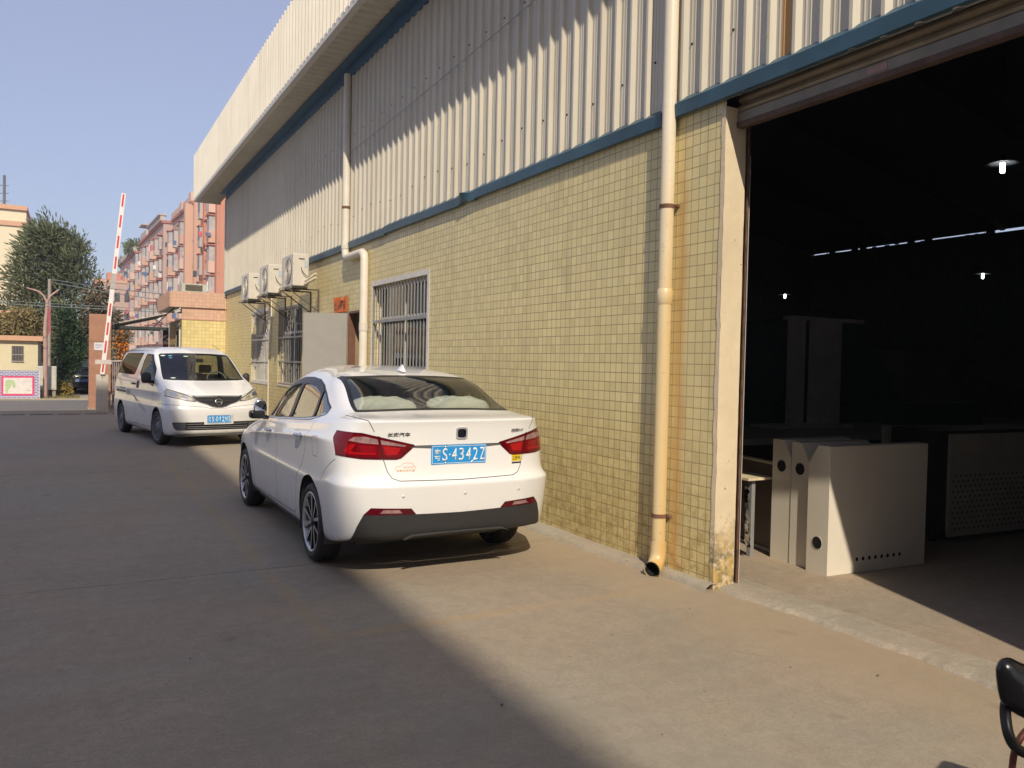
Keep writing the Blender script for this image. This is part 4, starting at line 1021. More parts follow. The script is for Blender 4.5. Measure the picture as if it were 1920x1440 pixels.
LM4 = leafmat('yellow_shrub_leaves', [(.28, .20, .04), (.16, .16, .04), (.35, .20, .04)])
LMO = leafmat('orange_blossom', [(.70, .16, .02), (.75, .32, .04), (.10, .12, .04)])
BARK = simple('bark', (.14, .10, .075), .9, var=.3, scale=12)
def tree(name, label, base, trunk_h, tr, clumps, nleaf, size, mat, seed, group=None, **k):
    t = empty(name, base, 0, label, 'tree', group)
    b = MB(); rnd = random.Random(seed)
    b.tube([(0, 0, 0), (.05, 0, trunk_h*.4), (-.04, .05, trunk_h*.8), (.05, 0, trunk_h*1.25)], [tr, tr*.8, tr*.6, tr*.25], 8)
    for (c, r) in rnd.sample(clumps, min(14, len(clumps))):
        q = (c[0]-base[0], c[1]-base[1], c[2]); s = min(q[2]*.75, trunk_h)
        b.tube([(0, 0, s*.7), (q[0]*.5, q[1]*.5, (s*.7+q[2])/2), q], [tr*.35, tr*.22, tr*.08], 5)
    b.build('trunk', BARK, t)
    cl = [((c[0]-base[0], c[1]-base[1], c[2]), r) for c, r in clumps]
    crown('crown', cl, nleaf, size, mat, t, seed=seed, **k)
    return t
cl = clumps_cone(-.70, 40, 1.3, 7.0, 2.35, 150, 3, rs=.52, top=.22) + [((-1.2+.25*i*0, 40, 6.6), (.35, .4, .6)), ((-.95, 40, 7.2), (.22, .3, .5)), ((-.05, 40, 6.6), (.3, .3, .5)), ((.25, 40, 5.9), (.35, .4, .5))]
tree('pine_tree', 'large feathery grey-green tree, tallest of all, right of the cream block', (-.75, 40, 0), 4.5, .22, cl, 21000, .25, LM1, 11, asp=4.5, droop=-.1, orient=(-.5, -.1, .55), spread=1.25)
cl = clumps_cone(-.10, 33.2, .75, 3.05, .48, 46, 5, rs=.24, top=.2) + clumps_cone(.14, 33.5, 1.35, 2.5, .45, 20, 6, rs=.22, top=.3)
tree('cypress_tree', 'dark green bushy conifer between the lamp post and the brown pillar', (-.02, 33.2, 0), 1.2, .09, cl, 8000, .13, LM2, 12, asp=3.5, droop=-.3)
cl = clumps_cone(.95, 37, 1.2, 4.4, .95, 40, 7, rs=.42, top=.3)
tree('street_tree', 'thin brownish-green tree behind the brown gate pillar', (.95, 37, 0), 2.2, .10, cl, 3800, .2, leafmat('olive_leaves', [(.06, .06, .035), (.14, .10, .06), (.05, .07, .03)]), 13, asp=2.6)
cl = clumps_cone(-1.9, 36, 2.1, 3.2, 1.0, 26, 9, rs=.4, top=.6)
sh1 = empty('shrub', (-1.9, 35.2, 0), 0, 'dry golden-brown climber covering the roof of the low cream building', 'shrub')
crown('foliage', [((c[0]+1.9, c[1]-36+.3, c[2]), r) for c, r in cl], 3600, .17, LM3, sh1, seed=4)
b = MB(); b.tube([(0, 0, 2.1), (.1, .1, 2.7), (.3, .2, 3.1)], .03, 6); b.build('stem', BARK, sh1)
cl = [((rx, 32.4+.2*R(), .18+.2*R()), (.2, .2, .18)) for rx in (-.42, -.30, -.18, -.10)]
sh2 = empty('shrub', (-.15, 32.4, 0), 0, 'small yellow-green shrub on the ground beside the electric cabinet', 'shrub')
crown('foliage', [((c[0]+.15, c[1]-32.4, c[2]), r) for c, r in cl], 700, .12, LM4, sh2, seed=8)
b = MB(); b.tube([(0, 0, 0), (.02, 0, .2), (.06, .0, .35)], .012, 5); b.build('stem', BARK, sh2)
sh3 = empty('flowering_shrub', (1.5, 30, 0), 0, 'tall shrub with orange blossom just behind the barrier under the awning', 'shrub')
cl = clumps_cone(0, 0, .5, 2.35, .30, 22, 15, rs=.2, top=.6)
crown('foliage', cl, 1500, .10, leafmat('shrub_green', [(.07, .08, .05), (.13, .13, .08), (.2, .16, .12)]), sh3, seed=16)
cl = clumps_cone(0, -.1, 1.5, 2.3, .24, 12, 17, rs=.14, top=.8)
crown('blossom', cl, 520, .085, LMO, sh3, seed=18, asp=1.6)
b = MB(); b.tube([(0, 0, 0), (.02, 0, 1), (.0, .05, 1.8)], .03, 6); b.build('stem', BARK, sh3)
gb = MB(); rnd = random.Random(5)
for i in range(900):
    x = rnd.uniform(-.9, .3); y = rnd.uniform(31.3, 33); hh = rnd.uniform(.03, .12); a = rnd.random()*6
    gb.add([(x, y, .03), (x+.02*cos(a), y+.02*sin(a), .03), (x+.03*cos(a+1), y, .03+hh)], [(0, 1, 2)])
tag(gb.build('weeds', LM3, fix=False), 'dry weeds and fallen leaves at the foot of the cabinet', 'weeds', kind='stuff')

# parked dark car beyond (simple lofted body)
def far_car(x, y, rz, mat, label, s=1.0):
    t = empty('parked_car', (x, y, 0), rz, label, 'car', 'cars parked beyond the trees')
    prof = [(0, .28), (.02, .62), (.10, .82), (.25, .95), (.75, 1.0), (1.25, 1.38), (2.6, 1.42), (3.3, 1.0), (4.2, .85), (4.45, .62), (4.45, .28)]
    b = MB(); ws = [.70, .80, .84, .85]
    n = len(prof); rows = []
    for wv, sc in ((-.86, 0), (-.84, 1), (-.60, 2), (.60, 2), (.84, 1), (.86, 0)):
        for (q, z) in prof:
            zz = z if sc == 2 else min(z, .97 if sc == 1 else .80); rows.append((wv, q, zz))
    b.add(rows, [(r*n+i, r*n+i+1, (r+1)*n+i+1, (r+1)*n+i) for r in range(5) for i in range(n-1)], 0, True)
    b.add(rows[:n], [tuple(range(n))]); b.add(rows[5*n:], [tuple(range(n))]); b.build('body', mat, t)
    g = MB(); g.add([(-.58, .80, 1.03), (.58, .80, 1.03), (.52, 1.2, 1.345), (-.52, 1.2, 1.345)], [(0, 1, 2, 3)]); 
    for v in range(len(g.v)): g.v[v] = (g.v[v][0], g.v[v][1]-.03, g.v[v][2]+.01)
    g.build('rear_window', simple('far_glass', (.04, .05, .06), .1), t)
    g = MB(); g.box(-.75, .75, -.012, .0, .70, .73); g.build('chrome_strip', WHITEMETAL, t)
    for sx in (-.72, .52):
        g = MB(); g.box(sx, sx+.2, .0, .06, .72, .84); g.build('tail_light', REDS, t)
    for sx in (-.82, .66):
        for q in (.85, 3.55): g = MB(); g.lathe([(sx, 0), (sx, .30), (sx+.16, .30), (sx+.16, 0)], 18, 'x', M=Matrix.Translation((0, q, .30))); g.build('wheel', BLACK, t)
    g = MB(); g.box(-.22, .22, -.018, -.012, .48, .60); g.build('licence_plate', simple('plate_dim', (.12, .18, .35), .5), t)
    return t
far_car(.42, 35.3, radians(-8), simple('black_car_paint', (.02, .022, .026), .2), 'black saloon parked half behind the brown gate pillar')
far_car(.1, 41.5, radians(-6), simple('silver_car_paint', (.45, .46, .46), .25), 'silver car roof just showing above the black saloon')
far_car(1.35, 38.2, radians(-10), simple('grey_car_paint', (.12, .13, .14), .25), 'dark grey car parked behind the black saloon, mostly hidden by the pillar')
# ================================================================== housing blocks beyond the gate
P0 = Vector((12.5, 100, 0)); FD = Vector((-.04, 1, 0)).normalized(); FN = Vector((-FD.y, FD.x, 0))   # FN points to -x (facade outward)
FN = Vector((-1, -.04, 0)).normalized()
PKW = simple('pink_render', (.47, .335, .295), .85, var=.06, scale=.4)
PKL = simple('pale_pink_render', (.60, .42, .35), .85, var=.05, scale=.4)
ORG = simple('orange_render', (.52, .235, .155), .85, var=.06, scale=.4)
SALM = simple('salmon_render', (.56, .35, .26), .85, var=.06, scale=.4)
REDC = simple('red_coping', (.42, .16, .12), .8)
GRYW = simple('grey_render', (.46, .40, .38), .85, var=.08, scale=.4)
WDK = simple('far_window_dark', (.07, .075, .08), .25, var=.5, scale=.7)
WGR = simple('far_window_grille', (.40, .37, .36), .6, var=.2, scale=2)
CLOTH = [simple('cloth_'+n, c, .8) for n, c in (('white', (.7, .7, .72)), ('blue', (.1, .15, .3)), ('red', (.55, .12, .14)), ('dark', (.06, .07, .08)))]
def blk(name, s0, s1, H, wall, label, out, seed, nfl=6, bay=2.7, coping=REDC, towers=None):
    """block with its long facade along FD between s0 and s1, pushed out by `out`"""
    rnd = random.Random(seed)
    t = empty(name, P0+FD*s0, 0, label, 'apartment block', 'apartment blocks beyond the gate')
    def Pt(s, o, z): v = FD*(s-s0)+FN*(out+o); return (v.x, v.y, z)
    def bx(mb, sa, sb, oa, ob, z0, z1, mi=0):
        vs = [Pt(s, o, z) for s in (sa, sb) for o in (oa, ob) for z in (z0, z1)]
        mb.add(vs, [(0, 1, 3, 2), (4, 6, 7, 5), (0, 4, 5, 1), (2, 3, 7, 6), (0, 2, 6, 4), (1, 5, 7, 3)], mi)
    m = MB(); bx(m, s0, s1, -12, 0, 0, H); m.build('wall', wall, t)
    m = MB(); bx(m, s0-.15, s1+.15, -12.2, .25, H, H+.35); m.build('coping', coping, t)
    n = max(1, int((s1-s0)/bay)); bw = (s1-s0)/n
    ledge = MB(); cnt = 0
    for f in range(nfl):
        z = H-1.2-3.0*(f+1)+.2
        if z < 1: continue
        for b_ in range(n):
            sc = s0+bw*(b_+.5)
            kind = (b_+seed) % 3
            if kind == 0:    # salmon enclosed balcony box
                m = MB(); bx(m, sc-.62, sc+.62, .01, .85, z-.2, z+.95); m.build('balcony', SALM if (f+b_) % 2 else PKL, t)
                m = MB(); bx(m, sc-.58, sc+.58, .01, .8, z+.95, z+2.5); m.build('window', WGR, t)
                bx(ledge, sc-.72, sc+.72, .0, .95, z+2.5, z+2.62)
                if rnd.random() < .5:
                    m = MB(); q = sc+rnd.uniform(-.5, .1); bx(m, q, q+.4, .82, .9, z+.9, z+1.9); m.build('laundry', rnd.choice(CLOTH), t)
            elif kind == 1:
                m = MB(); bx(m, sc-.45, sc+.45, .01, .06, z+.7, z+2.3); m.build('window', WDK, t)
                m = MB(); bx(m, sc-.5, sc+.5, .06, .40, z+.6, z+2.2); m.build('window_grille', WGR, t) if rnd.random() < .55 else None
                bx(ledge, sc-.75, sc+.75, .0, .6, z+2.45, z+2.57)
                if rnd.random() < .6:
                    m = MB(); bx(m, sc-.45, sc+.35, .05, .45, z-.25, z+.35); m.build('air_conditioner', WHITEMETAL, t)
            else:
                m = MB(); bx(m, sc-.55, sc+.55, .01, .6, z+.1, z+2.3); m.build('bay_window', WGR if f % 2 else GRYW, t)
                m = MB(); bx(m, sc-.45, sc+.45, .61, .63, z+.9, z+2.1); m.build('window', WDK, t)
                bx(ledge, sc-.65, sc+.65, .0, .72, z+2.3, z+2.42)
            cnt += 1
            if rnd.random() < .45:
                m = MB(); q = sc+rnd.uniform(-.8, .5); zz_ = z+rnd.uniform(-.1, 1.2); bx(m, q, q+rnd.uniform(.2, .6), .7, 1.05, zz_, zz_+rnd.uniform(.3, .8)); m.build('laundry', rnd.choice(CLOTH+[WGR, WDK]), t)
        if f % 1 == 0: bx(ledge, s0, s1, .0, .12, z-.35, z-.22)
    ledge.build('ledges', coping, t)
    if towers:
        for (sa, sb, o, mt) in towers:
            m = MB(); bx(m, sa, sb, .01, o, 0, H-.02); m.build('wall_strip', mt, t)
    return t, Pt, bx
t, Pt, bx = blk('apartment_block', -16, -6.5, 20.2, ORG, 'nearest apartment block with orange walls, next to the shed roof edge', .2, 21, nfl=6, bay=2.6, towers=[(-16, -14.2, .25, ORG), (-9.4, -8.6, .3, ORG)])
t, Pt, bx = blk('apartment_block', -6.3, -.2, 20.0, GRYW, 'narrow grey-pink recessed apartment block between the orange and the pink one', -1.2, 22, towers=[(-.9, -.2, 1.25, SALM)])
t, Pt, bx = blk('apartment_block', 0, 15.5, 19.3, PKW, 'pink apartment block with the highest parapet', 0, 23, towers=[(.0, 1.0, .9, SALM)])
m = MB(); bx(m, 0, 1.6, -.4, .3, 19.6, 20.7); bx(m, 6.5, 8.2, -.4, .3, 19.6, 20.6); bx(m, 1.6, 15.5, -.2, .2, 19.6, 20.4); m.build('parapet', PKL, t)
t, Pt, bx = blk('apartment_block', 17.3, 44, 19.4, PKW, 'long pink apartment block behind the raised barrier arm', .9, 25)
m = MB(); bx(m, 17.3, 30, -.2, .4, 19.7, 20.4); bx(m, 17.2, 30.2, -.4, .6, 20.4, 20.6); bx(m, 36, 43, -3, 0, 19.7, 21.0); bx(m, 37.5, 41.5, -2.5, .4, 21.9, 22.1); bx(m, 38, 38.3, -1, -.8, 21, 22); bx(m, 41, 41.3, -1, -.8, 21, 22); m.build('roof_structure', GRYW, t)
t, Pt, bx = blk('apartment_block', 44.5, 71, 18.2, GRYW, 'greyish apartment block with plants on its roof, left of the pink ones', 1.3, 27)
rp = MB(); rnd = random.Random(3)
cl = [(Pt(rnd.uniform(45, 54), rnd.uniform(-1, .8), 19.2+rnd.random()*.8), (1.0, 1.0, .8)) for _ in range(9)] + [(Pt(rnd.uniform(60, 70), rnd.uniform(-1, .8), 19.0), (.5, .5, .6)) for _ in range(5)]
crown('roof_plants', cl, 1500, .6, leafmat('roof_green', [(.10, .14, .04), (.16, .2, .06), (.1, .1, .04)]), t, seed=33)
m = MB(); bx(m, 44.5, 71, -.3, .5, 18.5, 19.3); m.build('parapet', GRYW, t)
# farthest block, at the left of the row
t = empty('apartment_block', (6.0, 150, 0), 0, 'farthest small pink block seen between the tree and the barrier arm', 'apartment block', 'apartment blocks beyond the gate')
m = MB(); m.box(-1.7, 3.5, 0, 30, 0, 13.6); m.build('wall', PKW, t)
m = MB(); m.box(-2.1, -1.7, 0, 6, 0, 13.2); m.box(-1.9, 3.6, -.1, 30, 13.6, 14.0); m.build('wall_strip', SALM, t)
for f in range(4):
    for q in range(3):
        m = MB(); m.box(-1.72-.8, -1.7, 2+9*q, 5+9*q, 1.5+3*f, 2.6+3*f); m.build('balcony', PKL, t)
        m = MB(); m.box(-1.0+1.5*q, -.2+1.5*q, -.05, -.01, 1.5+3*f, 3.0+3*f); m.build('window', WDK, t)
m = MB(); m.box(-.5, 1.5, 3, 8, 14.0, 15.6); m.build('roof_hut', ORG, t)
t = empty('apartment_block', (1.0, 175, 0), 0, 'pale orange low block just left of the raised barrier arm', 'apartment block', 'apartment blocks beyond the gate')
m = MB(); m.box(2.0, 7, 0, 20, 0, 14.5); m.build('wall', PKL, t)
m = MB(); m.box(1.7, 7.2, -.3, 20, 12.6, 13.1); m.box(3.0, 5.0, 1, 5, 14.5, 16.4); m.build('coping', ORG, t)
for f in range(4):
    for q in range(3): m = MB(); m.box(2.6+1.5*q, 3.5+1.5*q, -.05, -.01, 1.2+3*f, 2.9+3*f); m.build('window', WDK, t)

# ================================================================== the shed on the left of the yard, out of frame: it shades the yard
fa = empty('opposite_warehouse', (-6, -2, 0), 0, 'tall grey-clad shed on the left side of the yard, outside the picture', 'warehouse'); FA = (-6, -2, 0)
SHX, SHH, SHY = -6.05, 19.8, 2.8
mb = MB(); pr = ribs(-32, SHY, pitch=.25, x=0, depth=.03); n = len(pr)
mb.add([(SHX-p[0], p[1], z) for z in (3.2, SHH) for p in pr], [(i, i+1, n+i+1, n+i) for i in range(n-1)]); off(mb.build('cladding', mk_cladding('grey_cladding', (.62, .61, .57)), None, fix=False), fa, FA)
mb = MB(); mb.box(-24, SHX-.02, -32, SHY, 0, 3.2); mb.box(-24, SHX-.06, -32, SHY-.01, 3.2, SHH-.02); off(mb.build('wall', simple('grey_render_wall', (.58, .55, .50), .85)), fa, FA)
mb = MB(); mb.box(-24, SHX+.05, -32, SHY+.05, SHH-.015, SHH+.1); off(mb.build('roof', WHITEMETAL), fa, FA)
for i in range(6):
    mb = MB(); y = -18+4.2*i; mb.box(SHX-.03, SHX-.0, y, y+1.8, 1.0, 2.6); off(mb.build('window', WINGLASS), fa, FA)
# ================================================================== vehicle bodies: a smooth shell from a control net, cut into its panels
def bsp(P, n, m0, m1):
    """uniform cubic B-spline through control list P, n steps per span; m0/m1: phantom rule at the ends ('refl' or ('mirror', fn))"""
    A = list(P)
    pre = m0(P[1]) if callable(m0) else P[0]*2-P[1]
    post = m1(P[-2]) if callable(m1) else P[-1]*2-P[-2]
    A = [pre]+A+[post]; out = []
    for i in range(len(P)-1):
        a, b, c, d = A[i:i+4]
        for k in range(n):
            t = k/n; t2 = t*t; t3 = t2*t
            out.append((a*(1-3*t+3*t2-t3)+b*(4-6*t2+3*t3)+c*(1+3*t+3*t2-3*t3)+d*t3)/6)
    a, b, c = A[-3:]; out.append((a+b*4+c)/6)
    return out
mirx = lambda p: Vector((-p.x, p.y, p.z))
class Shell:
    """net[i][j]: longitudes i from rear centre round the side to front centre, latitudes j from sill to roof spine; x is the half width (>0)"""
    def __init__(s, net, ni=7, nj=6):
        net = [[Vector(p) for p in row] for row in net]
        rows = [bsp(r, nj, None, mirx) for r in net]
        J = len(rows[0]); cols = [bsp([rows[i][j] for i in range(len(rows))], ni, mirx, mirx) for j in range(J)]
        I = len(cols[0]); bm = bmesh.new(); s.bm = bm
        V = {}
        for sg in (1, -1):
            for i in range(I):
                for j in range(J):
                    p = cols[j][i]; cen = (i in (0, I-1)) or j == J-1
                    if cen and sg == -1: V[sg, i, j] = V[1, i, j]; continue
                    V[sg, i, j] = bm.verts.new((0 if cen else sg*p.x, p.y, p.z))
        for sg in (1, -1):
            for i in range(I-1):
                for j in range(J-1):
                    q = [V[sg, i, j], V[sg, i+1, j], V[sg, i+1, j+1], V[sg, i, j+1]]
                    if sg == -1: q = q[::-1]
                    u = []
                    for v in q:
                        if v not in u: u.append(v)
                    if len(u) > 2:
                        try: bm.faces.new(u)
                        except ValueError: pass
        s.lay = bm.faces.layers.int.new('part'); s.names = {0: 'body'}
        bm.normal_update()
    def region(s, flt):
        return [f for f in s.bm.faces if flt(f.calc_center_median(), f.normal)]
    def cut(s, poly, axis, flt, part, only=None):
        """poly: 2D outline; axis 'x': (y, z) side view; 'y': (x, z) rear/front view; 'z': (x, y) plan.  faces inside get `part`"""
        ax = {'x': (1, 2), 'y': (0, 2), 'z': (0, 1)}[axis]; bm = s.bm
        xs = [p[0] for p in poly]; ys = [p[1] for p in poly]; mg = .06
        fl = lambda c, n: (min(xs)-mg < c[ax[0]] < max(xs)+mg and min(ys)-mg < c[ax[1]] < max(ys)+mg and flt(c, n))
        n = len(poly)
        for k in range(n):
            a, b = poly[k], poly[(k+1) % n]; d = (b[0]-a[0], b[1]-a[1])
            if abs(d[0])+abs(d[1]) < 1e-5: continue
            no = Vector((0, 0, 0)); no[ax[0]] = d[1]; no[ax[1]] = -d[0]; no.normalize()
            co = Vector((0, 0, 0)); co[ax[0]] = a[0]; co[ax[1]] = a[1]
            L_ = sqrt(d[0]**2+d[1]**2); u = (d[0]/L_, d[1]/L_)
            fs = []
            for f in bm.faces:
                c = f.calc_center_median()
                if not fl(c, f.normal): continue
                t = (c[ax[0]]-a[0])*u[0]+(c[ax[1]]-a[1])*u[1]
                if -.07 < t < L_+.07 and abs((c-co).dot(no)) < .12: fs.append(f)
            if not fs: continue
            geom = list({e for f in fs for e in f.edges})+list({v for f in fs for v in f.verts})+fs
            bmesh.ops.bisect_plane(bm, geom=geom, dist=1e-5, plane_co=co, plane_no=no)
        def inside(x, y):
            r = False; j = n-1
            for i in range(n):
                if (poly[i][1] > y) != (poly[j][1] > y) and x < (poly[j][0]-poly[i][0])*(y-poly[i][1])/(poly[j][1]-poly[i][1])+poly[i][0]: r = not r
                j = i
            return r
        pid = part if isinstance(part, int) else s.pid(part)
        for f in bm.faces:
            c = f.calc_center_median()
            if (only is None or f[s.lay] == only) and fl(c, f.normal) and inside(c[ax[0]], c[ax[1]]): f[s.lay] = pid
        bm.normal_update()
    def pid(s, nm):
        for k, v in s.names.items():
            if v == nm: return k
        k = max(s.names)+1; s.names[k] = nm; return k
    def line(s, pts, w, axis, flt, part='gap', only=None):
        """thin shut line along a polyline"""
        for a, b in zip(pts[:-1], pts[1:]):
            dx, dy = b[0]-a[0], b[1]-a[1]; l = sqrt(dx*dx+dy*dy)
            if l < 1e-5: continue
            nx, ny = -dy/l*w/2, dx/l*w/2; ex, ey = dx/l*w/2, dy/l*w/2
            s.cut([(a[0]+nx-ex, a[1]+ny-ey), (b[0]+nx+ex, b[1]+ny+ey), (b[0]-nx+ex, b[1]-ny+ey), (a[0]-nx-ex, a[1]-ny-ey)], axis, flt, part)
    def emit(s, spec, parent, gapmat, lining=None, skip=()):
        """spec: part -> (object name, [materials], parent key or None, offset).  smooth normals come from the whole shell"""
        bm = s.bm; bm.normal_update(); bm.verts.index_update()
        nor = {}
        for v in bm.verts:
            n = Vector((0, 0, 0))
            for f in v.link_faces: n += f.normal*f.calc_area()
            nor[v] = n.normalized() if n.length > 1e-9 else v.normal.copy()
        groups = {}
        gp = s.pid('gap')
        for f in bm.faces:
            p = f[s.lay]
            groups.setdefault(p, []).append(f)
        res = {}
        order = [k for k in groups if s.names[k] not in skip and k != gp]
        def mk(name, faces, mats, off_, slots):
            vs = {}; co = []; fs = []; mi = []; ns = []
            for f, sl in zip(faces, slots):
                q = []
                for v in f.verts:
                    if v not in vs: vs[v] = len(co); co.append(v.co+nor[v]*off_); ns.append(nor[v])
                    q.append(vs[v])
                fs.append(q); mi.append(sl)
            me = bpy.data.meshes.new(name); me.from_pydata([tuple(c) for c in co], [], fs)
            me.polygons.foreach_set('material_index', mi); me.polygons.foreach_set('use_smooth', [True]*len(fs))
            for m in mats: me.materials.append(m)
            me.update()
            me.normals_split_custom_set_from_vertices([tuple(n) for n in ns])
            return link(bpy.data.objects.new(name, me))
        for k in order:
            nm = s.names[k]; on, mats, par, of = spec[nm]
            fs = groups[k]; slots = [0]*len(fs)
            if nm == 'body':
                g = groups.get(gp, []); fs = fs+g; slots = slots+[1]*len(g); mats = [mats[0], gapmat]
            cs = [f.calc_center_median().x for f in fs]
            if min(abs(x) for x in cs) > .1 and min(cs) < 0 < max(cs):
                for sg in (-1, 1):
                    idx = [i for i, x in enumerate(cs) if x*sg > 0]
                    o = mk(on, [fs[i] for i in idx], mats, of, [slots[i] for i in idx]); res[nm+('' if sg < 0 else '_r')] = o
                    if sg > 0: spec[nm+'_r'] = spec[nm]
                continue
            o = mk(on, fs, mats, of, slots); res[nm] = o
        for nm, o in res.items():
            par = spec[nm][2]; o.parent = res[par] if par else parent
        if lining:   # dark inner skin so that the cabin reads as a cabin through the glass
            mat, keep, depth = lining
            fs = [f for k in groups for f in groups[k] if s.names[k] in keep]
            o = mk('cabin_lining', fs, [mat], -depth, [0]*len(fs)); o.parent = parent
            o.data.flip_normals()
        return res
def mk_paint(name, base, rough=.28):
    m = Mat(name, base, rough, 0, .5); m.b.inputs['Coat Weight'].default_value = 1; m.b.inputs['Coat Roughness'].default_value = .025; m.b.inputs['Coat IOR'].default_value = 1.65
    n = m.noise(1.4, 5, .65); X, Y, Z = m.xyz()
    low = m.n('ShaderNodeMapRange'); m.l(Z, low.inputs[0]); low.inputs[1].default_value = .55; low.inputs[2].default_value = .15
    d = m.math('MULTIPLY', low.outputs[0], m.ramp(m.noise(7, 5), (.35, 0), (.7, .55)))
    c = m.mix(m.ramp(n, (.45, 0), (.75, .10)), base, [x*.86 for x in base]); c = m.mix(d, c, (.36, .31, .25)); m.color(c); return m.m
PAINT = mk_paint('white_car_paint', (.78, .785, .79))
GAP = simple('shut_gap', (.02, .02, .02), .8)
CARGLASS = mk_glass('car_glass', (.66, .70, .67), 1.5, rough=.01)
TRIMB = simple('textured_black_trim', (.030, .030, .032), .55, var=.15, scale=30)
GLOSSB = simple('gloss_black', (.012, .012, .013), .30, spec=.3)
LINING = simple('cabin_dark', (.07, .07, .068), .9)
RUBBER = simple('tyre_rubber', (.022, .021, .021), .75, var=.25, scale=9)
CHROME = Mat('chrome', (.75, .75, .76), .12, 1).m
ALLOY = Mat('machined_alloy', (.55, .55, .56), .32, .7).m
STEELR = simple('steel_rim', (.13, .13, .135), .5, .5); DALLOY = simple('dark_alloy', (.03, .03, .033), .35, .5)
PLBLUE = simple('plate_blue', (.02, .28, .68), .4, var=.04)
PLWHITE = simple('plate_white', (.78, .80, .82), .4, var=.03)
SEAT = simple('seat_cloth', (.17, .165, .15), .9)
def tyre(mb, r, w, wi, x0):
    """lathe about x, outer face at x0 (towards -x) , inner at x0+w"""
    s = w
    mb.lathe([(x0+.012, wi), (x0+.002, wi+.02), (x0, r-.05), (x0+.012, r-.018), (x0+.035, r-.003), (x0+.05, r), (x0+w-.05, r), (x0+w-.02, r-.012), (x0+w, r-.05), (x0+w-.005, wi)], 48, 'x', 0)
def steel_or_alloy(parent, name, x, y, r, w, side, kind, label=None):
    """side -1: outer face towards -x"""
    t = empty(name, (x, y, r), 0 if side < 0 else pi); t.parent = parent
    t.location = (x, y, r)
    wi = r*.75
    mb = MB(); tyre(mb, r, w, wi, 0)
    mb2 = MB()
    for k in (.062, .092, .122): mb.tube([(k, (r-.0005)*cos(2*pi*i/48), (r-.0005)*sin(2*pi*i/48)) for i in range(49)], .0032, 4, 1, caps=False)
    ty = mb.build('tyre', [RUBBER, GAP], t)
    rm = MB(); rm.lathe([(.010, wi+.003), (.006, wi), (.007, wi-.008), (.02, wi-.022), (w*.8, wi-.03), (w-.01, wi)], 48, 'x', 0)
    rm.lathe([(w*.55, wi-.02), (w*.56, .0)], 32, 'x', 1)
    if kind == 'alloy':
        for k in range(5):       # five twin spokes, machined face over dark pockets
            for j, (off_, c) in enumerate(((-.17, 0), (.17, 0))):
                a = 2*pi*k/5+off_; a2 = 2*pi*k/5+off_*2.1
                p0 = Vector((.022, .045*cos(a), .045*sin(a))); p1 = Vector((.012, (wi-.008)*cos(a2), (wi-.008)*sin(a2)))
                d = (p1-p0).normalized(); n = Vector((0, -d.z, d.y)).normalized()
                w0, w1 = .010, .016 if j else .010
                vs = [p0-n*w0, p0+n*w0, p1+n*w1, p1-n*w1]; bk = [v+Vector((.035, 0, 0)) for v in vs]
                rm.add(vs+bk, [(0, 1, 2, 3)], 2); rm.add(vs+bk, [(0, 4, 5, 1), (1, 5, 6, 2), (2, 6, 7, 3), (3, 7, 4, 0)], 1)
            a = 2*pi*k/5; p = [Vector((.03, .04*cos(a+q), .04*sin(a+q))) for q in (-.25, .25)]+[Vector((.025, (wi-.012)*cos(a+q), (wi-.012)*sin(a+q))) for q in (.10, -.10)]
            rm.add(p, [(0, 1, 2, 3)], 1)
        rm.lathe([(.012, 0), (.012, .026), (.018, .034), (.03, .05), (.05, .05)], 24, 'x', 1); rm.lathe([(.010, 0), (.010, .018)], 16, 'x', 2)
        rm.lathe([(w*.45, .13), (w*.46, .03)], 24, 'x', 3)
    else:
        rm.lathe([(.035, wi-.03), (.022, wi-.05), (.05, wi-.09), (.015, .07), (.008, .05), (.008, 0)], 32, 'x', 3)
        for k in range(10):
            a = 2*pi*k/10; rr = wi-.07; M = Matrix.Translation((.03, rr*cos(a), rr*sin(a)))
            rm.lathe([(.0, .016), (-.004, 0)], 10, 'x', 1, M)
    ri = rm.build('rim', [ALLOY if kind == 'alloy' else STEELR, DALLOY, ALLOY, STEELR], t, fix=True)
    if side > 0:
        t.rotation_euler = (0, 0, pi)
    return t
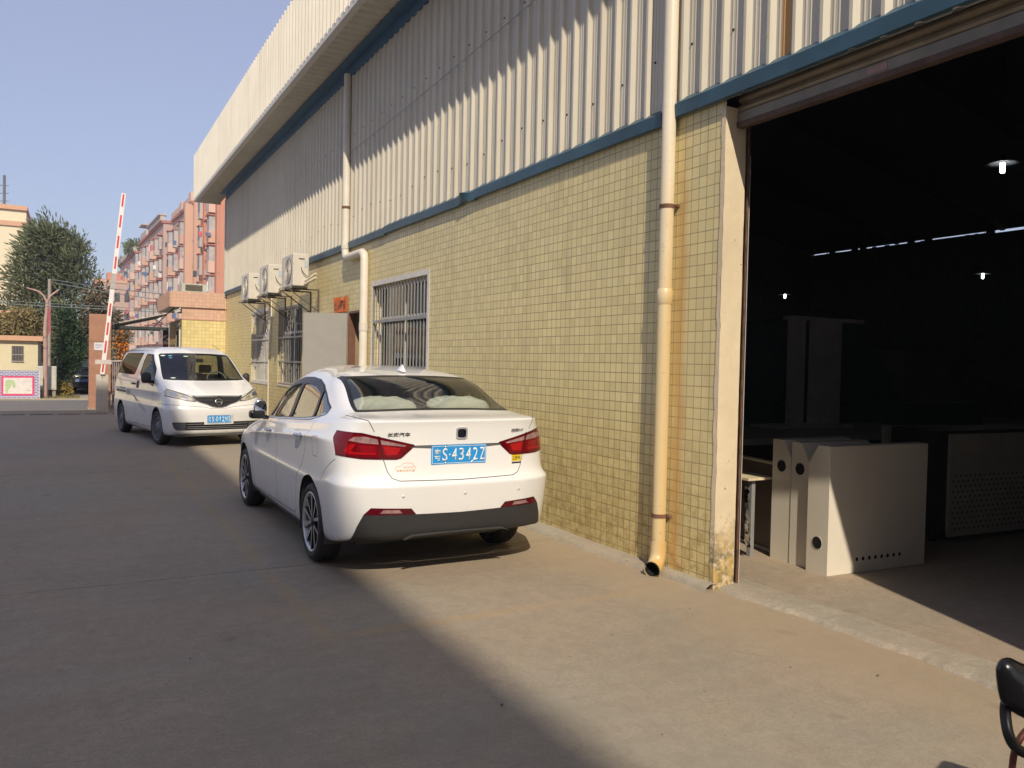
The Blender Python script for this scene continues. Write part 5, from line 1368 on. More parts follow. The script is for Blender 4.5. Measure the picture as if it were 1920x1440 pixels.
def plate(parent, x, y, z, province, rest, tilt, face=-1, w=.44, h=.14, sc=1.0):
    """mainland blue plate, readable from -y (face -1)"""
    M = Matrix.Translation((x, y, z)) @ Matrix.Rotation(-tilt, 4, 'X') @ Matrix.Scale(sc, 4)
    b = MB(); b.prism(rpoly([(-w/2, -h/2), (w/2, -h/2), (w/2, h/2), (-w/2, h/2)], .008, 3), 0, .004, 'y'); pl = b.build('licence_plate', PLBLUE, parent); pl.matrix_local = M
    f = MB(); e = .0065
    for (a, b_, c, d) in ((-w/2+e, w/2-e, -h/2+e, -h/2+e+.003), (-w/2+e, w/2-e, h/2-e-.003, h/2-e), (-w/2+e, -w/2+e+.003, -h/2+e, h/2-e), (w/2-e-.003, w/2-e, -h/2+e, h/2-e)): f.box(a, b_, -.0015, 0, c, d)
    f.build('plate_border', PLWHITE, pl)
    up = Matrix.Rotation(pi/2, 4, 'X')
    tx = text('plate_characters', province, PLWHITE, pl, .088, .050, Matrix.Translation((-w/2+.048, -.0005, 0)) @ up, .0012, bold=.004)
    xs = [-w/2+.105, None] + [-w/2+.105+.074+.0595*k for k in range(5)]
    tx = text('plate_characters', rest[0], PLWHITE, pl, .092, .040, Matrix.Translation((-w/2+.107, -.0005, 0)) @ up, .0012, bold=.004)
    d = MB(); d.lathe([(-.0015, 0), (-.0015, .006), (0, .006)], 12, 'y', M=Matrix.Translation((-w/2+.145, 0, 0))); d.build('plate_dot', PLWHITE, pl)
    for k, chh in enumerate(rest[1:]):
        text('plate_characters', chh, PLWHITE, pl, .092, .040 if chh != '1' else .014, Matrix.Translation((-w/2+.182+.0565*k, -.0005, 0)) @ up, .0012, bold=.004)
    for (sx, sz) in ((-.105, .057), (.105, .057), (-.105, -.057), (.105, -.057)):
        q = MB(); q.lathe([(-.005, 0), (-.004, .006), (0, .0085)], 12, 'y', M=Matrix.Translation((sx, 0, sz))); q.build('plate_screw', CHROME, pl)
    return pl
# ================================================================== white saloon (local frame: y forward from the rear bumper, x to the right)
sed = empty('white_sedan', (2.488, 5.215, 0), .0028, 'white saloon car parked beside the tiled wall, seen from behind with blue plate S-4342Z', 'car')
def snet():
    N = []
    # each longitude: (w, y, z) for latitudes j0..j13
    # rear face columns
    def rear(w, k0, dy, lipw, lipy, gbw, gby, gtw, gty, spy, zt=0):
        """w: half width of the bumper column, dy: plan-view sweep of the column, then lip, glass base and glass top points"""
        return [(w*.99, .12+dy, .295), (w, .05+dy, .305), (w, .03+dy, .42), (w, .004+dy, .60), (w, -.006+dy, .685), (w*.985, .055+dy, .728), (w*.985, .065+dy, .86),
                (w*.98, .07+dy, .98), (lipw, lipy+.012, 1.085), (lipw, lipy, 1.137), (lipw*.985, lipy+.07, 1.153), (gbw, gby, 1.172-zt), (gbw*.5+gtw*.5+.02, (gby+gty)/2, 1.313-zt*.7), (gtw, gty, 1.43-zt*.4), (gtw*.62, (gty+spy)/2+.08, 1.475), (0, spy, 1.492)]
    N.append(rear(0, 0, 0, 0, .055, 0, .47, 0, 1.02, 1.80))
    N.append(rear(.34, 0, .008, .34, .062, .31, .475, .27, 1.02, 1.82))
    N.append(rear(.58, 0, .035, .57, .085, .51, .49, .455, 1.04, 1.86))
    N.append(rear(.735, 0, .10, .70, .135, .62, .53, .555, 1.08, 1.90, .004))
    # corner columns
    N.append([(.82, .34, .265), (.845, .25, .28), (.85, .22, .42), (.866, .20, .60), (.870, .195, .685), (.838, .25, .738), (.83, .245, .86), (.815, .25, .98), (.775, .255, 1.085), (.755, .26, 1.13), (.735, .31, 1.145), (.685, .62, 1.165), (.655, .92, 1.295), (.612, 1.22, 1.412), (.38, 1.55, 1.47), (0, 1.93, 1.493)])
    N.append([(.80, .52, .235), (.855, .43, .25), (.868, .42, .42), (.875, .42, .60), (.873, .42, .69), (.865, .43, .74), (.857, .43, .86), (.852, .44, .98), (.825, .45, 1.05), (.80, .47, 1.10), (.775, .52, 1.125), (.715, .78, 1.15), (.668, 1.02, 1.275), (.605, 1.32, 1.408), (.39, 1.60, 1.468), (0, 1.97, 1.494)])
    side = lambda y, crease, belt, yb, yt, ysp, rail=1.43, wb=.745, wt=.572, fl=.872, sill=.235: [
        (.76, y, .19), (.835, y, sill), (.852, y, .33), (fl-.012, y, .52), (fl+.002, y, .64), (fl-.012, y, .70), (fl-.010, y, crease-.06), (fl+.004, y, crease), (fl-.038, y, crease+.040), (fl-.062, y, (crease+.045+belt)/2+.005), (wb+.035, y*.6+yb*.4, belt-.022), (wb, yb, belt), ((wb+wt)/2+.018, (yb+yt)/2, (belt+rail)/2+.012), (wt, yt, rail), (.37, (yt+ysp)/2, rail+.045), (0, ysp, 1.494)]
    N.append(side(.70, .985, 1.135, .98, 1.45, 2.02, 1.425, .735))
    N.append(side(1.05, .965, 1.10, 1.22, 1.60, 2.08, 1.438, .742))
    N.append(side(1.45, .935, 1.068, 1.50, 1.80, 2.12, 1.445))
    N.append(side(1.95, .905, 1.040, 1.97, 2.03, 2.16, 1.440))
    N.append(side(2.45, .870, 1.012, 2.43, 2.28, 2.20, 1.425, .744, .568))
    N.append(side(2.90, .838, .985, 2.82, 2.47, 2.24, 1.400, .735, .558, .868))
    N.append([(.76, 3.30, .19), (.83, 3.30, .24), (.85, 3.30, .33), (.862, 3.30, .50), (.868, 3.28, .62), (.870, 3.27, .70), (.868, 3.25, .765), (.862, 3.22, .81), (.83, 3.20, .86), (.79, 3.18, .915), (.745, 3.14, .945), (.70, 3.06, .975), (.635, 2.83, 1.19), (.54, 2.60, 1.375), (.34, 2.42, 1.455), (0, 2.28, 1.49)])
    N.append([(.75, 3.72, .19), (.82, 3.72, .24), (.845, 3.72, .33), (.86, 3.72, .50), (.866, 3.70, .62), (.865, 3.68, .70), (.86, 3.64, .76), (.845, 3.60, .80), (.80, 3.55, .86), (.745, 3.46, .91), (.68, 3.36, .94), (.60, 3.22, .972), (.54, 2.94, 1.20), (.46, 2.66, 1.385), (.28, 2.47, 1.458), (0, 2.33, 1.485)])
    N.append([(.70, 4.10, .20), (.77, 4.12, .25), (.79, 4.14, .35), (.80, 4.14, .50), (.80, 4.12, .60), (.79, 4.10, .67), (.78, 4.05, .72), (.75, 4.00, .77), (.69, 3.88, .83), (.62, 3.72, .885), (.54, 3.56, .93), (.45, 3.30, .97), (.40, 2.99, 1.205), (.34, 2.69, 1.395), (.2, 2.50, 1.46), (0, 2.36, 1.48)])
    N.append([(.45, 4.28, .22), (.52, 4.32, .26), (.54, 4.34, .36), (.55, 4.35, .50), (.55, 4.33, .58), (.54, 4.30, .64), (.53, 4.25, .69), (.50, 4.18, .74), (.46, 4.04, .80), (.41, 3.86, .86), (.35, 3.66, .915), (.27, 3.35, .968), (.24, 3.02, 1.21), (.2, 2.71, 1.40), (.12, 2.52, 1.462), (0, 2.37, 1.478)])
    N.append([(0, 4.34, .22), (0, 4.39, .27), (0, 4.41, .37), (0, 4.41, .50), (0, 4.39, .57), (0, 4.36, .63), (0, 4.31, .68), (0, 4.23, .73), (0, 4.09, .795), (0, 3.90, .855), (0, 3.69, .91), (0, 3.37, .967), (0, 3.03, 1.212), (0, 2.72, 1.402), (0, 2.53, 1.463), (0, 2.38, 1.477)])
    M_ = []
    for r in N:      # extra rows beside the creases keep them crisp
        r = [Vector(p) for p in r]
        for k in range(len(r)):
            if r[k].z > 1.40: r[k].z += .024*min(1, (r[k].z-1.40)/.05)
        o = r[:4]+[r[3].lerp(r[4], .72), r[4], r[4].lerp(r[5], .28), r[5], r[6], r[6].lerp(r[7], .7), r[7], r[7].lerp(r[8], .3), r[8], r[8].lerp(r[9], .72), r[9], r[9].lerp(r[10], .35)]+r[10:]
        M_.append(o)
    return M_
sh = Shell(snet(), ni=7, nj=4)
LS = lambda c, n: abs(c.x) > .45                                     # both flanks
REAR = lambda c, n: c.y < .62 and n.y < .35
WR, WB, WY = .305, 2.61, .906
arc = lambda cy, cz, r, a0, a1, n: [(cy+r*cos(radians(a0+(a1-a0)*k/n)), cz+r*sin(radians(a0+(a1-a0)*k/n))) for k in range(n+1)]
# wheel arches (openings)
for cy in (WY, WY+WB):
    sh.cut(arc(cy, .315, .355, -25, 205, 18)+[(cy-.36, .10), (cy+.36, .10)], 'x', lambda c, n: abs(c.x) > .62, 'arch')
# side glass
belt = [(.905, 1.150), (1.24, 1.088), (1.60, 1.063), (1.98, 1.043), (2.45, 1.015), (2.98, .985)]
top = [(3.02, 1.005), (2.90, 1.12), (2.77, 1.215), (2.60, 1.295), (2.40, 1.350), (2.11, 1.386), (1.80, 1.392), (1.55, 1.378), (1.34, 1.338), (1.17, 1.275), (1.02, 1.212), (.90, 1.175)]
DLO = belt+top
GS = lambda c, n: abs(c.x) > .5 and c.z > .9
sh.cut([(y+(-.02 if y < 1.2 else .02 if y > 2.9 else 0), z+(.012 if (y, z) in top else -.010)) for y, z in DLO], 'x', GS, 'window_surround')
def clip(poly, y0, y1):   # slice a side polygon between two slanted lines
    def cl(P, a, sgn):
        out = []
        for i in range(len(P)):
            p, q = P[i-1], P[i]; f = lambda r: sgn*(r[0]-(a[0]+(r[1]-1.0)*a[1]))
            fp, fq = f(p), f(q)
            if (fp >= 0) != (fq >= 0): t = fp/(fp-fq); out.append((p[0]+(q[0]-p[0])*t, p[1]+(q[1]-p[1])*t))
            if fq >= 0: out.append(q)
        return out
    return cl(cl(poly, y0, 1), y1, -1)
vis = [(y, z-(.062 if (y, z) in top else -.0)) for y, z in DLO]
sh.cut(DLO, 'x', GS, 'rain_visor')
body_low = [p for p in belt]+[(y, z-.048) for y, z in top if 1.05 < y < 2.95]
gl = [(.99, 1.143)]+belt[1:]+[(2.93, 1.035)]+[(y, z-.052) for y, z in top[2:-2]]
sh.cut(clip(gl, (2.045, .05), (9, 0)), 'x', GS, 'side_window_f')
sh.cut(clip(gl, (1.235, .22), (1.945, .05)), 'x', GS, 'side_window_r')
sh.cut(clip(DLO, (-9, 0), (1.165, .30)), 'x', GS, 'quarter_window')
sh.cut([(y, z-.003) for y, z in belt]+[(y, z-.019) for y, z in belt[::-1]], 'x', GS, 'chrome_strip')
# rear and front glass
rg = [(-.645, 1.176), (-.61, 1.29), (-.572, 1.413), (-.545, 1.425), (-.25, 1.438), (0, 1.44), (.25, 1.438), (.545, 1.425), (.572, 1.413), (.61, 1.29), (.645, 1.176), (.3, 1.186), (0, 1.188), (-.3, 1.186)]
RG = lambda c, n: .35 < c.y < 1.35 and c.z > 1.16 and n.y < -.05 and n.z > .35
sh.cut(rg, 'y', RG, 'glass_border')
sh.cut([(x*.955, z+(.014 if z < 1.25 else -.014 if z > 1.4 else 0)) for x, z in rg], 'y', RG, 'rear_window')
FG = lambda c, n: 2.45 < c.y < 3.5 and c.z > .95 and n.y > .25
sh.cut([(-.60, .99), (-.55, 1.15), (-.47, 1.39), (-.2, 1.41), (0, 1.415), (.2, 1.41), (.47, 1.39), (.55, 1.15), (.60, .99), (0, .985)], 'y', FG, 'windscreen')
# tail lights: one outline over the wing and the lid
TLo = [(-.90, 1.040), (-.815, 1.055), (-.70, 1.052), (-.57, 1.020), (-.345, .968), (-.335, .958), (-.435, .873), (-.47, .863), (-.70, .868), (-.83, .885), (-.90, .90)]
m_ = lambda P: [(-x, z) for x, z in P][::-1]
RL = lambda s_: (lambda c, n: c.x*s_ > .2 and c.y < (.50 - .0) and .8 < c.z < 1.1)
for s_, f_ in ((-1, lambda P: P), (1, m_)):
    nm = 'L' if s_ < 0 else 'R'
    sh.cut(f_(TLo), 'y', RL(s_), 'tl_rim'+nm)
    inn = [(-.885, 1.038), (-.80, 1.048), (-.70, 1.038), (-.57, 1.006), (-.365, .962), (-.45, .882), (-.70, .882), (-.83, .897), (-.885, .912)]
    sh.cut(f_(inn), 'y', RL(s_), 'tl_red'+nm)
    sh.cut(f_([(-.775, .995), (-.745, 1.022), (-.68, 1.026), (-.585, 1.004), (-.40, .962), (-.41, .953), (-.585, .972), (-.70, .981)]), 'y', RL(s_), 'tl_clear'+nm)
    sh.cut(f_([(-.800, .922), (-.775, .968), (-.735, .972), (-.765, .925), (-.745, .915), (-.61, .912), (-.61, .900), (-.78, .902)]), 'y', RL(s_), 'tl_bright'+nm)
    sh.cut(f_([(-.565, .962), (-.44, .942), (-.465, .898), (-.545, .896)]), 'y', RL(s_), 'tl_bright'+nm)
    sh.cut(f_([(-.722, .965), (-.62, .962), (-.61, .915), (-.70, .915)]), 'y', RL(s_), 'tl_mid'+nm)
    sh.cut(f_([(-.604, 1.03), (-.586, 1.028), (-.552, .865), (-.572, .865)]), 'y', RL(s_), 'tl_rim'+nm)
    # the light's outer end on the wing, cut square in side view
    sh.cut([(.10, 1.09), (.55, 1.09), (.55, 1.0), (.47, .99), (.40, .965), (.372, .87), (.10, .855)] and [(.385, 1.085), (.70, 1.085), (.70, .84), (.315, .84), (.335, .905), (.36, .955), (.40, 1.005)], 'x', (lambda q: (lambda c, n: c.x*q > .74 and c.y > .28))(s_), 0)
    # bumper reflectors
    sh.cut(f_([(-.700, .486), (-.655, .535), (-.375, .522), (-.338, .480)]), 'y', (lambda q: (lambda c, n: c.x*q > .2 and c.y < .5 and c.z < .6))(s_), 'reflector'+nm)
    sh.cut(f_([(-.595, .496), (-.57, .520), (-.46, .515), (-.44, .492)]), 'y', (lambda q: (lambda c, n: c.x*q > .2 and c.y < .5 and c.z < .6))(s_), 'refl_glint'+nm)  # pale glint painted into the reflector
# black lower valance
BV = lambda c, n: c.y < .45 and c.z < .50
sh.cut([(-.70, .484), (-.735, .40), (-.79, .20), (.79, .20), (.735, .40), (.70, .484), (.337, .478), (0, .472), (-.337, .478)], 'y', BV, 'valance')
# boot lid outline, shut lines
SY = lambda c, n: c.y < .50 and c.z > .69
lid = [(-.735, 1.16), (-.665, 1.137), (-.625, 1.06), (-.600, 1.025), (-.560, .86), (-.535, .78), (-.505, .735), (-.455, .716), (0, .708), (.455, .716), (.505, .735), (.535, .78), (.560, .86), (.600, 1.025), (.625, 1.06), (.665, 1.137), (.735, 1.16)]
sh.line(lid[0:3], .005, 'y', SY); sh.line(lid[4:13], .005, 'y', SY); sh.line(lid[-3:], .005, 'y', SY)
B_ = lambda c, n: abs(c.x) > .55
sh.cut([(1.02, 1.13), (1.015, 1.02), (1.06, .86), (1.16, .72), (1.30, .60), (1.355, .45), (1.36, .33), (1.42, .29), (2.06, .285), (2.045, .50), (2.03, .80), (2.035, 1.06), (1.6, 1.08)], 'x', B_, 'rear_door', only=0)
sh.cut([(2.06, .285), (2.98, .275), (3.06, .31), (3.10, .55), (3.11, .86), (3.085, .955), (2.5, 1.03), (2.035, 1.06), (2.03, .80), (2.045, .50)], 'x', B_, 'front_door', only=0)
sh.cut(lid, 'y', lambda c, n: c.y < .50 and c.z > .69, 'boot_lid', only=0)
sh.cut([(-.5, .10), (.585, .10), (.585, .68), (.47, .78), (.33, .855), (-.5, .855)], 'x', lambda c, n: c.y < .6, 'rear_bumper', only=0)
# plate recess shade, painted as a dark strip under the light-bar lip
sh.cut([(-.34, .958), (.34, .958), (.40, .935), (.25, .928), (-.25, .928), (-.40, .935)] and [(-.34, .960), (.34, .960), (.385, .945), (.23, .936), (-.23, .936), (-.385, .945)], 'y', REAR, 'recess')
# bumper to wing line and fuel flap
sh.line([(.33, .855), (.40, .82), (.47, .78), (.56, .715), (.585, .68)], .005, 'x', LS)
fl = [( .765+.078*cos(2*pi*k/20)*(1), .905+.085*sin(2*pi*k/20)) for k in range(21)]
sh.line([(.70, .985), (.83, .975), (.85, .90), (.835, .83), (.72, .83), (.695, .90), (.70, .985)], .004, 'x', lambda c, n: c.x < -.6)
# doors
B = lambda y: (2.01+.03*(y-.9))
sh.line([(2.035, 1.03), (2.03, .80), (2.045, .50), (2.06, .285)], .006, 'x', LS)
sh.line([(1.02, 1.115), (1.015, 1.02), (1.06, .86), (1.16, .72), (1.30, .60), (1.355, .45), (1.36, .33), (1.42, .29)], .006, 'x', LS)
sh.line([(1.42, .29), (2.06, .285), (2.98, .275), (3.06, .31), (3.10, .55), (3.11, .86), (3.085, .93)], .006, 'x', LS)
# moulded step in the lower doors
res = {}
RL_ = simple('lamp_red', (.14, .0015, .004), .10, var=.1); RB_ = simple('lamp_bright_red', (.36, .004, .008), .10, var=.1); RD_ = simple('lamp_rim', (.085, .002, .008), .12); RM_ = simple('lamp_mid_red', (.22, .003, .008), .12)
CL_ = simple('lamp_clear', (.40, .25, .25), .08, .3, var=.35, scale=30)
for m__ in (RL_, RB_, RD_, RM_, CL_):
    b_ = m__.node_tree.nodes['Principled BSDF']; b_.inputs['Coat Weight'].default_value = .35; b_.inputs['Specular IOR Level'].default_value = .25; b_.inputs['Coat Roughness'].default_value = .02
VIS = mk_glass('smoked_visor', (.12, .13, .13), 1.0, rough=.04)
spec = {'body': ('body', [PAINT], None, 0), 'rear_door': ('rear_door', [PAINT], None, 0), 'front_door': ('front_door', [PAINT], None, 0), 'boot_lid': ('boot_lid', [PAINT], None, 0), 'rear_bumper': ('rear_bumper', [PAINT], None, 0), 'window_surround': ('window_surround', [GLOSSB], None, 0), 'rain_visor': ('rain_visor', [GLOSSB], None, .004), 'side_window_f': ('side_window', [CARGLASS], None, -.003),
        'side_window_r': ('side_window', [CARGLASS], None, -.003), 'quarter_window': ('quarter_window', [CARGLASS], None, -.003), 'chrome_strip': ('chrome_strip', [CHROME], None, .004), 'glass_border': ('glass_border', [GLOSSB], None, -.001),
        'rear_window': ('rear_window', [CARGLASS], None, -.001), 'windscreen': ('windscreen', [CARGLASS], None, 0), 'valance': ('rear_valance', [TRIMB], None, .004), 'recess': ('plate_recess_shade', [simple('recess_shade_grey', (.10, .10, .10), .6)], None, -.004)}
for q in 'LR':
    spec['tl_rim'+q] = ('tail_light', [RD_], None, .004)
    for a_, n_, mt in (('tl_red', 'red_lens', RL_), ('tl_clear', 'clear_lens', CL_), ('tl_bright', 'bright_lens', RB_), ('tl_mid', 'lamp_bowl', RM_)): spec[a_+q] = (n_, [mt], 'tl_rim'+q, .004)
    spec['reflector'+q] = ('reflector', [RD_], None, .003); spec['refl_glint'+q] = ('reflector_glint', [CL_], 'reflector'+q, .004)
from mathutils.bvhtree import BVHTree
_bvh = BVHTree.FromBMesh(sh.bm)
def sy(x, z, d=0):       # y of the skin at (x, z), seen from behind
    h = _bvh.ray_cast(Vector((x, -1, z)), Vector((0, 1, 0))); return (h[0].y if h[0] else .05)-d
def sn(x, z):
    h = _bvh.ray_cast(Vector((x, -1, z)), Vector((0, 1, 0)))[1]; return h if h.y < 0 else -h
def on_skin(x, z, d=.0005):   # frame whose +z leaves the skin, +y points up along it
    n = sn(x, z); u = (Vector((0, 0, 1))-n*n.z).normalized(); r = u.cross(n)
    M = Matrix((r, u, n)).transposed().to_4x4(); M.translation = Vector((x, sy(x, z), z))+n*d; return M
parts = sh.emit(spec, sed, GAP, lining=(LINING, ('body', 'rear_door', 'front_door', 'boot_lid', 'rear_bumper', 'window_surround', 'rain_visor', 'glass_border'), .022), skip=('arch',))
# split the flanks' doors off is not needed: shut lines mark them.  wheels
for _q, yy in ((0, WY), (1, WY+WB)):
    for sx in (-1, 1):
        wh_ = steel_or_alloy(sed, 'wheel', sx*.862, yy, WR, .20, sx, 'alloy')
    for sx in (-1, 1):   # arch liner
        mb = MB(); n = 20; a = [radians(-20+220*k/n) for k in range(n+1)]
        vs = [(sx*x, yy+.352*cos(t), .315+.352*sin(t)) for x in (.845, .60) for t in a]
        mb.add(vs, [(k, k+1, n+2+k, n+1+k) for k in range(n)], 0, True); mb.add(vs[n+1:], [tuple(range(n+1))]); mb.build('arch_liner', LINING, sed, fix=False)
mb = MB(); mb.box(-.66, .66, .34, .58, .255, .28); mb.box(-.60, .60, .58, 3.9, .17, .20); mb.box(-.78, .78, 1.30, 3.12, .185, .205); mb.bar((-.6, WY, .25), (.6, WY, .25), .08, .08); 
mb.build('underbody', LINING, sed)
# valance fin
mb = MB(); mb.prism([(-.42, .300), (-.36, .332), (-.1, .335), (.1, .335), (.36, .332), (.42, .300), (.36, .322), (.1, .327), (-.1, .327), (-.36, .322)], .032, .07, 'y'); mb.build('valance_fin', simple('fin_grey', (.05, .05, .052), .45), sed)
# sill step line, door handles, mirrors
def handle(y, z, sx):
    x = sx*.868
    t = MB(); t.tube([(x, y-.085, z-.002), (x+sx*.018, y-.07, z), (x+sx*.030, y-.02, z+.002), (x+sx*.030, y+.04, z+.002), (x+sx*.018, y+.075, z), (x, y+.09, z-.002)], [.008, .012, .014, .014, .012, .008], 10)
    o = t.build('door_handle', CHROME, sed)
    c = MB(); c.lathe([(0, 0), (0, .028), (.004, .03)], 16, 'x', M=Matrix.Translation((x+(-.004 if sx > 0 else 0)+sx*.002, y-.01, z-.006))); c.build('handle_cup', simple('cup_grey', (.35, .34, .33), .3), o)
for sx in (-1, 1): handle(1.20, .952, sx); handle(2.28, .905, sx)
def mirror(sx):
    t = MB(); n = 12
    P = [(.80, 2.70, .985), (.86, 2.66, 1.0), (.90, 2.63, 1.03)]
    t.tube([(sx*a, b, c) for a, b, c in P], [.02, .022, .02], 8); mt = t.build('wing_mirror', GLOSSB, sed)
    h = MB(); vs = []; fs = []
    for j in range(9):
        ph = pi*j/8-pi/2
        for k in range(16):
            th = 2*pi*k/16; rx = .066; rz = .086; ry = .065
            x = .885+rx*cos(th)*cos(ph)*(1.0 if cos(th) > 0 else .9); y = 2.62+ry*sin(ph) ; z = 1.085+rz*sin(th)*cos(ph)
            vs.append((sx*x, y if sin(ph) > -.2 else 2.605, z))
    for j in range(8):
        for k in range(16): fs.append((j*16+k, j*16+(k+1) % 16, (j+1)*16+(k+1) % 16, (j+1)*16+k))
    h.add(vs, fs, 0, True); o = h.build('mirror_shell', CHROME, mt)
    g = MB(); g.add([(sx*(.885+.056*cos(2*pi*k/20)), 2.600, 1.085+.066*sin(2*pi*k/20)) for k in range(20)], [tuple(range(20))]); g.build('mirror_glass', Mat('mirror_silver', (.5, .5, .52), .03, 1).m, mt, fix=False)
    g = MB(); g.box(min(sx*.85, sx*.985), max(sx*.85, sx*.945), 2.565, 2.68, .985, 1.06); g.build('mirror_base', GLOSSB, mt, bevel=.02)
mirror(-1); mirror(1)
# shark fin aerial
mb = MB(); mb.add([(-.020, 1.30, 1.480), (.020, 1.30, 1.480), (.028, 1.22, 1.474), (-.028, 1.22, 1.474), (-.016, 1.17, 1.466), (.016, 1.17, 1.466), (0, 1.195, 1.522), (0, 1.22, 1.532)],
       [(0, 1, 7), (1, 2, 6, 7), (2, 5, 6), (5, 4, 6), (4, 3, 6), (3, 0, 7, 6)], 0); mb.build('roof_aerial', PAINT, sed)
# parking sensors
SR = simple('sensor_ring', (.50, .49, .46), .5)
for x in (-.44, .03, .49):
    mb = MB(); mb.lathe([(.0022, 0), (.0022, .0125), (-.001, .0135)], 20, 'z', 0); mb.lathe([(.0006, .0135), (.0006, .0160), (-.001, .0160)], 20, 'z', 1)
    o = mb.build('parking_sensor', [PAINT, SR], sed); o.matrix_local = on_skin(x, .612, -.0012)
# plate and badges
plate(sed, 0.003, sy(0, .889)-.008, .889, '粤', 'S4342Z', radians(-2))
mb = MB(); mb.prism(rpoly([(-.047, -.043), (.047, -.043), (.047, .043), (-.047, .043)], .025, 5), 0, .012, 'y'); em = mb.build('emblem', simple('bright_metal', (.62, .62, .64), .25, .5), sed, bevel=.003); em.matrix_local = on_skin(.023, 1.042, .008) @ Matrix.Rotation(-pi/2, 4, 'X')
mb = MB(); mb.prism(rpoly([(-.034, -.031), (.034, -.031), (.034, .031), (-.034, .031)], .02, 5), -.002, 0, 'y'); mb.build('emblem_field', simple('emblem_navy', (.01, .012, .03), .15), em)
mb = MB(); mb.prism([(-.020, .026), (-.011, .026), (0, -.008), (.011, .026), (.020, .026), (.004, -.028), (-.004, -.028)], -.006, -.002, 'y'); mb.prism([(-.005, .026), (.005, .026), (0, .008)], -.006, -.002, 'y'); mb.build('emblem_figure', CHROME, em)
BADGE = Mat('badge_chrome', (.10, .09, .09), .3, .6).m
text('badge', '长安汽车', BADGE, sed, .030, .165, on_skin(-.455, 1.040), .002, shear=.15, bold=.02)
text('badge', '悦翔V7', BADGE, sed, .028, .115, on_skin(.505, 1.050), .002, shear=.15, bold=.01)
OR_ = simple('orange_sticker', (.72, .30, .08), .5)
SM = on_skin(-.405, .800)
text('sticker', '东莞长安汽车', OR_, sed, .017, .135, SM @ Matrix.Translation((0, -.016, 0)), .0006, bold=.01)
mb = MB(); pts = [(-.080, -.010), (-.070, .012), (-.035, .019), (-.02, .035), (.015, .040), (.045, .035), (.060, .019), (.073, .009), (.075, -.005)]
mb.tube([(x, z, .0005) for x, z in pts], .0013, 5); o = mb.build('sticker_outline', OR_, sed); o.matrix_local = SM
text('sticker', 'XIAOCHE', OR_, sed, .011, .075, SM @ Matrix.Translation((.018, .008, 0)), .0006)
YL = simple('yellow_sticker', (.68, .50, .02), .5)
mb = MB(); mb.box(-.045, .045, -.022, .026, 0, .0015); o = mb.build('sticker_plate', YL, sed); o.matrix_local = on_skin(.500, .838)
text('sticker', '途虎VIP', BLACK, o, .030, .075, Matrix.Translation((0, .002, .0016)), .0006, bold=.01)
mb = MB(); mb.box(-.045, .045, -.040, -.028, 0, .0012); mb.build('sticker_strip', BLACK, o)
# cabin: parcel shelf, seats, pillows, wheel
mb = MB(); mb.box(-.58, .58, .56, 1.02, 1.10, 1.125); mb.build('parcel_shelf', SEAT, sed, bevel=.01)
def seat(x, y, name, wd=.5, hgt=.62, head=True):
    mb = MB()
    mb.box(x-wd/2, x+wd/2, y, y+.14, .52, .52+hgt)
    if head: mb.box(x-.13, x+.13, y+.0, y+.10, .54+hgt, .54+hgt+.17); mb.tube([(x-.05, y+.05, .5+hgt), (x-.05, y+.05, .58+hgt)], .008, 6); mb.tube([(x+.05, y+.05, .5+hgt), (x+.05, y+.05, .58+hgt)], .008, 6)
    mb.box(x-wd/2, x+wd/2, y+.1, y+.6, .34, .50); return mb.build(name, SEAT, sed, bevel=.03)
seat(0, 1.06, 'rear_seat', 1.25, .58, False); seat(-.37, 2.02, 'front_seat'); seat(.37, 2.02, 'front_seat')
mb = MB(); mb.box(-.68, .68, 3.0, 3.35, .60, .93); mb.build('dashboard', SEAT, sed, bevel=.04)
mb = MB(); c0 = Vector((-.36, 2.72, .88)); mb.tube([c0+Vector((.18*cos(t), .07*sin(t), .17*sin(t))) for t in [2*pi*k/24 for k in range(25)]], .015, 8, caps=False); mb.bar(c0-Vector((.17, 0, 0)), c0+Vector((.17, 0, 0)), .04, .03); mb.build('steering_wheel', SEAT, sed)
mb = MB(); mb.box(-.10, .10, 2.86, 2.88, 1.26, 1.33); mb.build('inner_mirror', BLACK, sed, bevel=.01)
PIL_ = simple('white_pillow', (.80, .79, .74), .9, var=.06, scale=14, bump=.5, bscale=18)
def pillow(x, y, rz, label, wx=.27, hy=.13):
    t = MB(); n, m2 = 24, 12; vs = []
    for j in range(m2+1):
        ph = pi*j/m2-pi/2
        for k in range(n):
            th = 2*pi*k/n; cx = abs(cos(th))**.7*(1 if cos(th) > 0 else -1); cy = abs(sin(th))**.7*(1 if sin(th) > 0 else -1)
            r = cos(ph)**.8
            vs.append((wx*cx*r, hy*cy*r, .075*sin(ph)+.006*sin(th*5+j)))
    fs = [(j*n+k, j*n+(k+1) % n, (j+1)*n+(k+1) % n, (j+1)*n+k) for j in range(m2) for k in range(n)]
    t.add(vs, fs, 0, True); o = t.build('pillow', PIL_, None); o.location = (2.488+x, 5.215+y, 1.195); o.rotation_euler = (radians(14), 0, rz); return tag(o, label, 'pillow', 'pillows behind the rear seats')
pillow(-.32, .78, radians(4), 'left of the two white pillows lying behind the rear window of the saloon')
pillow(.33, .80, radians(-5), 'right of the two white pillows lying behind the rear window of the saloon')
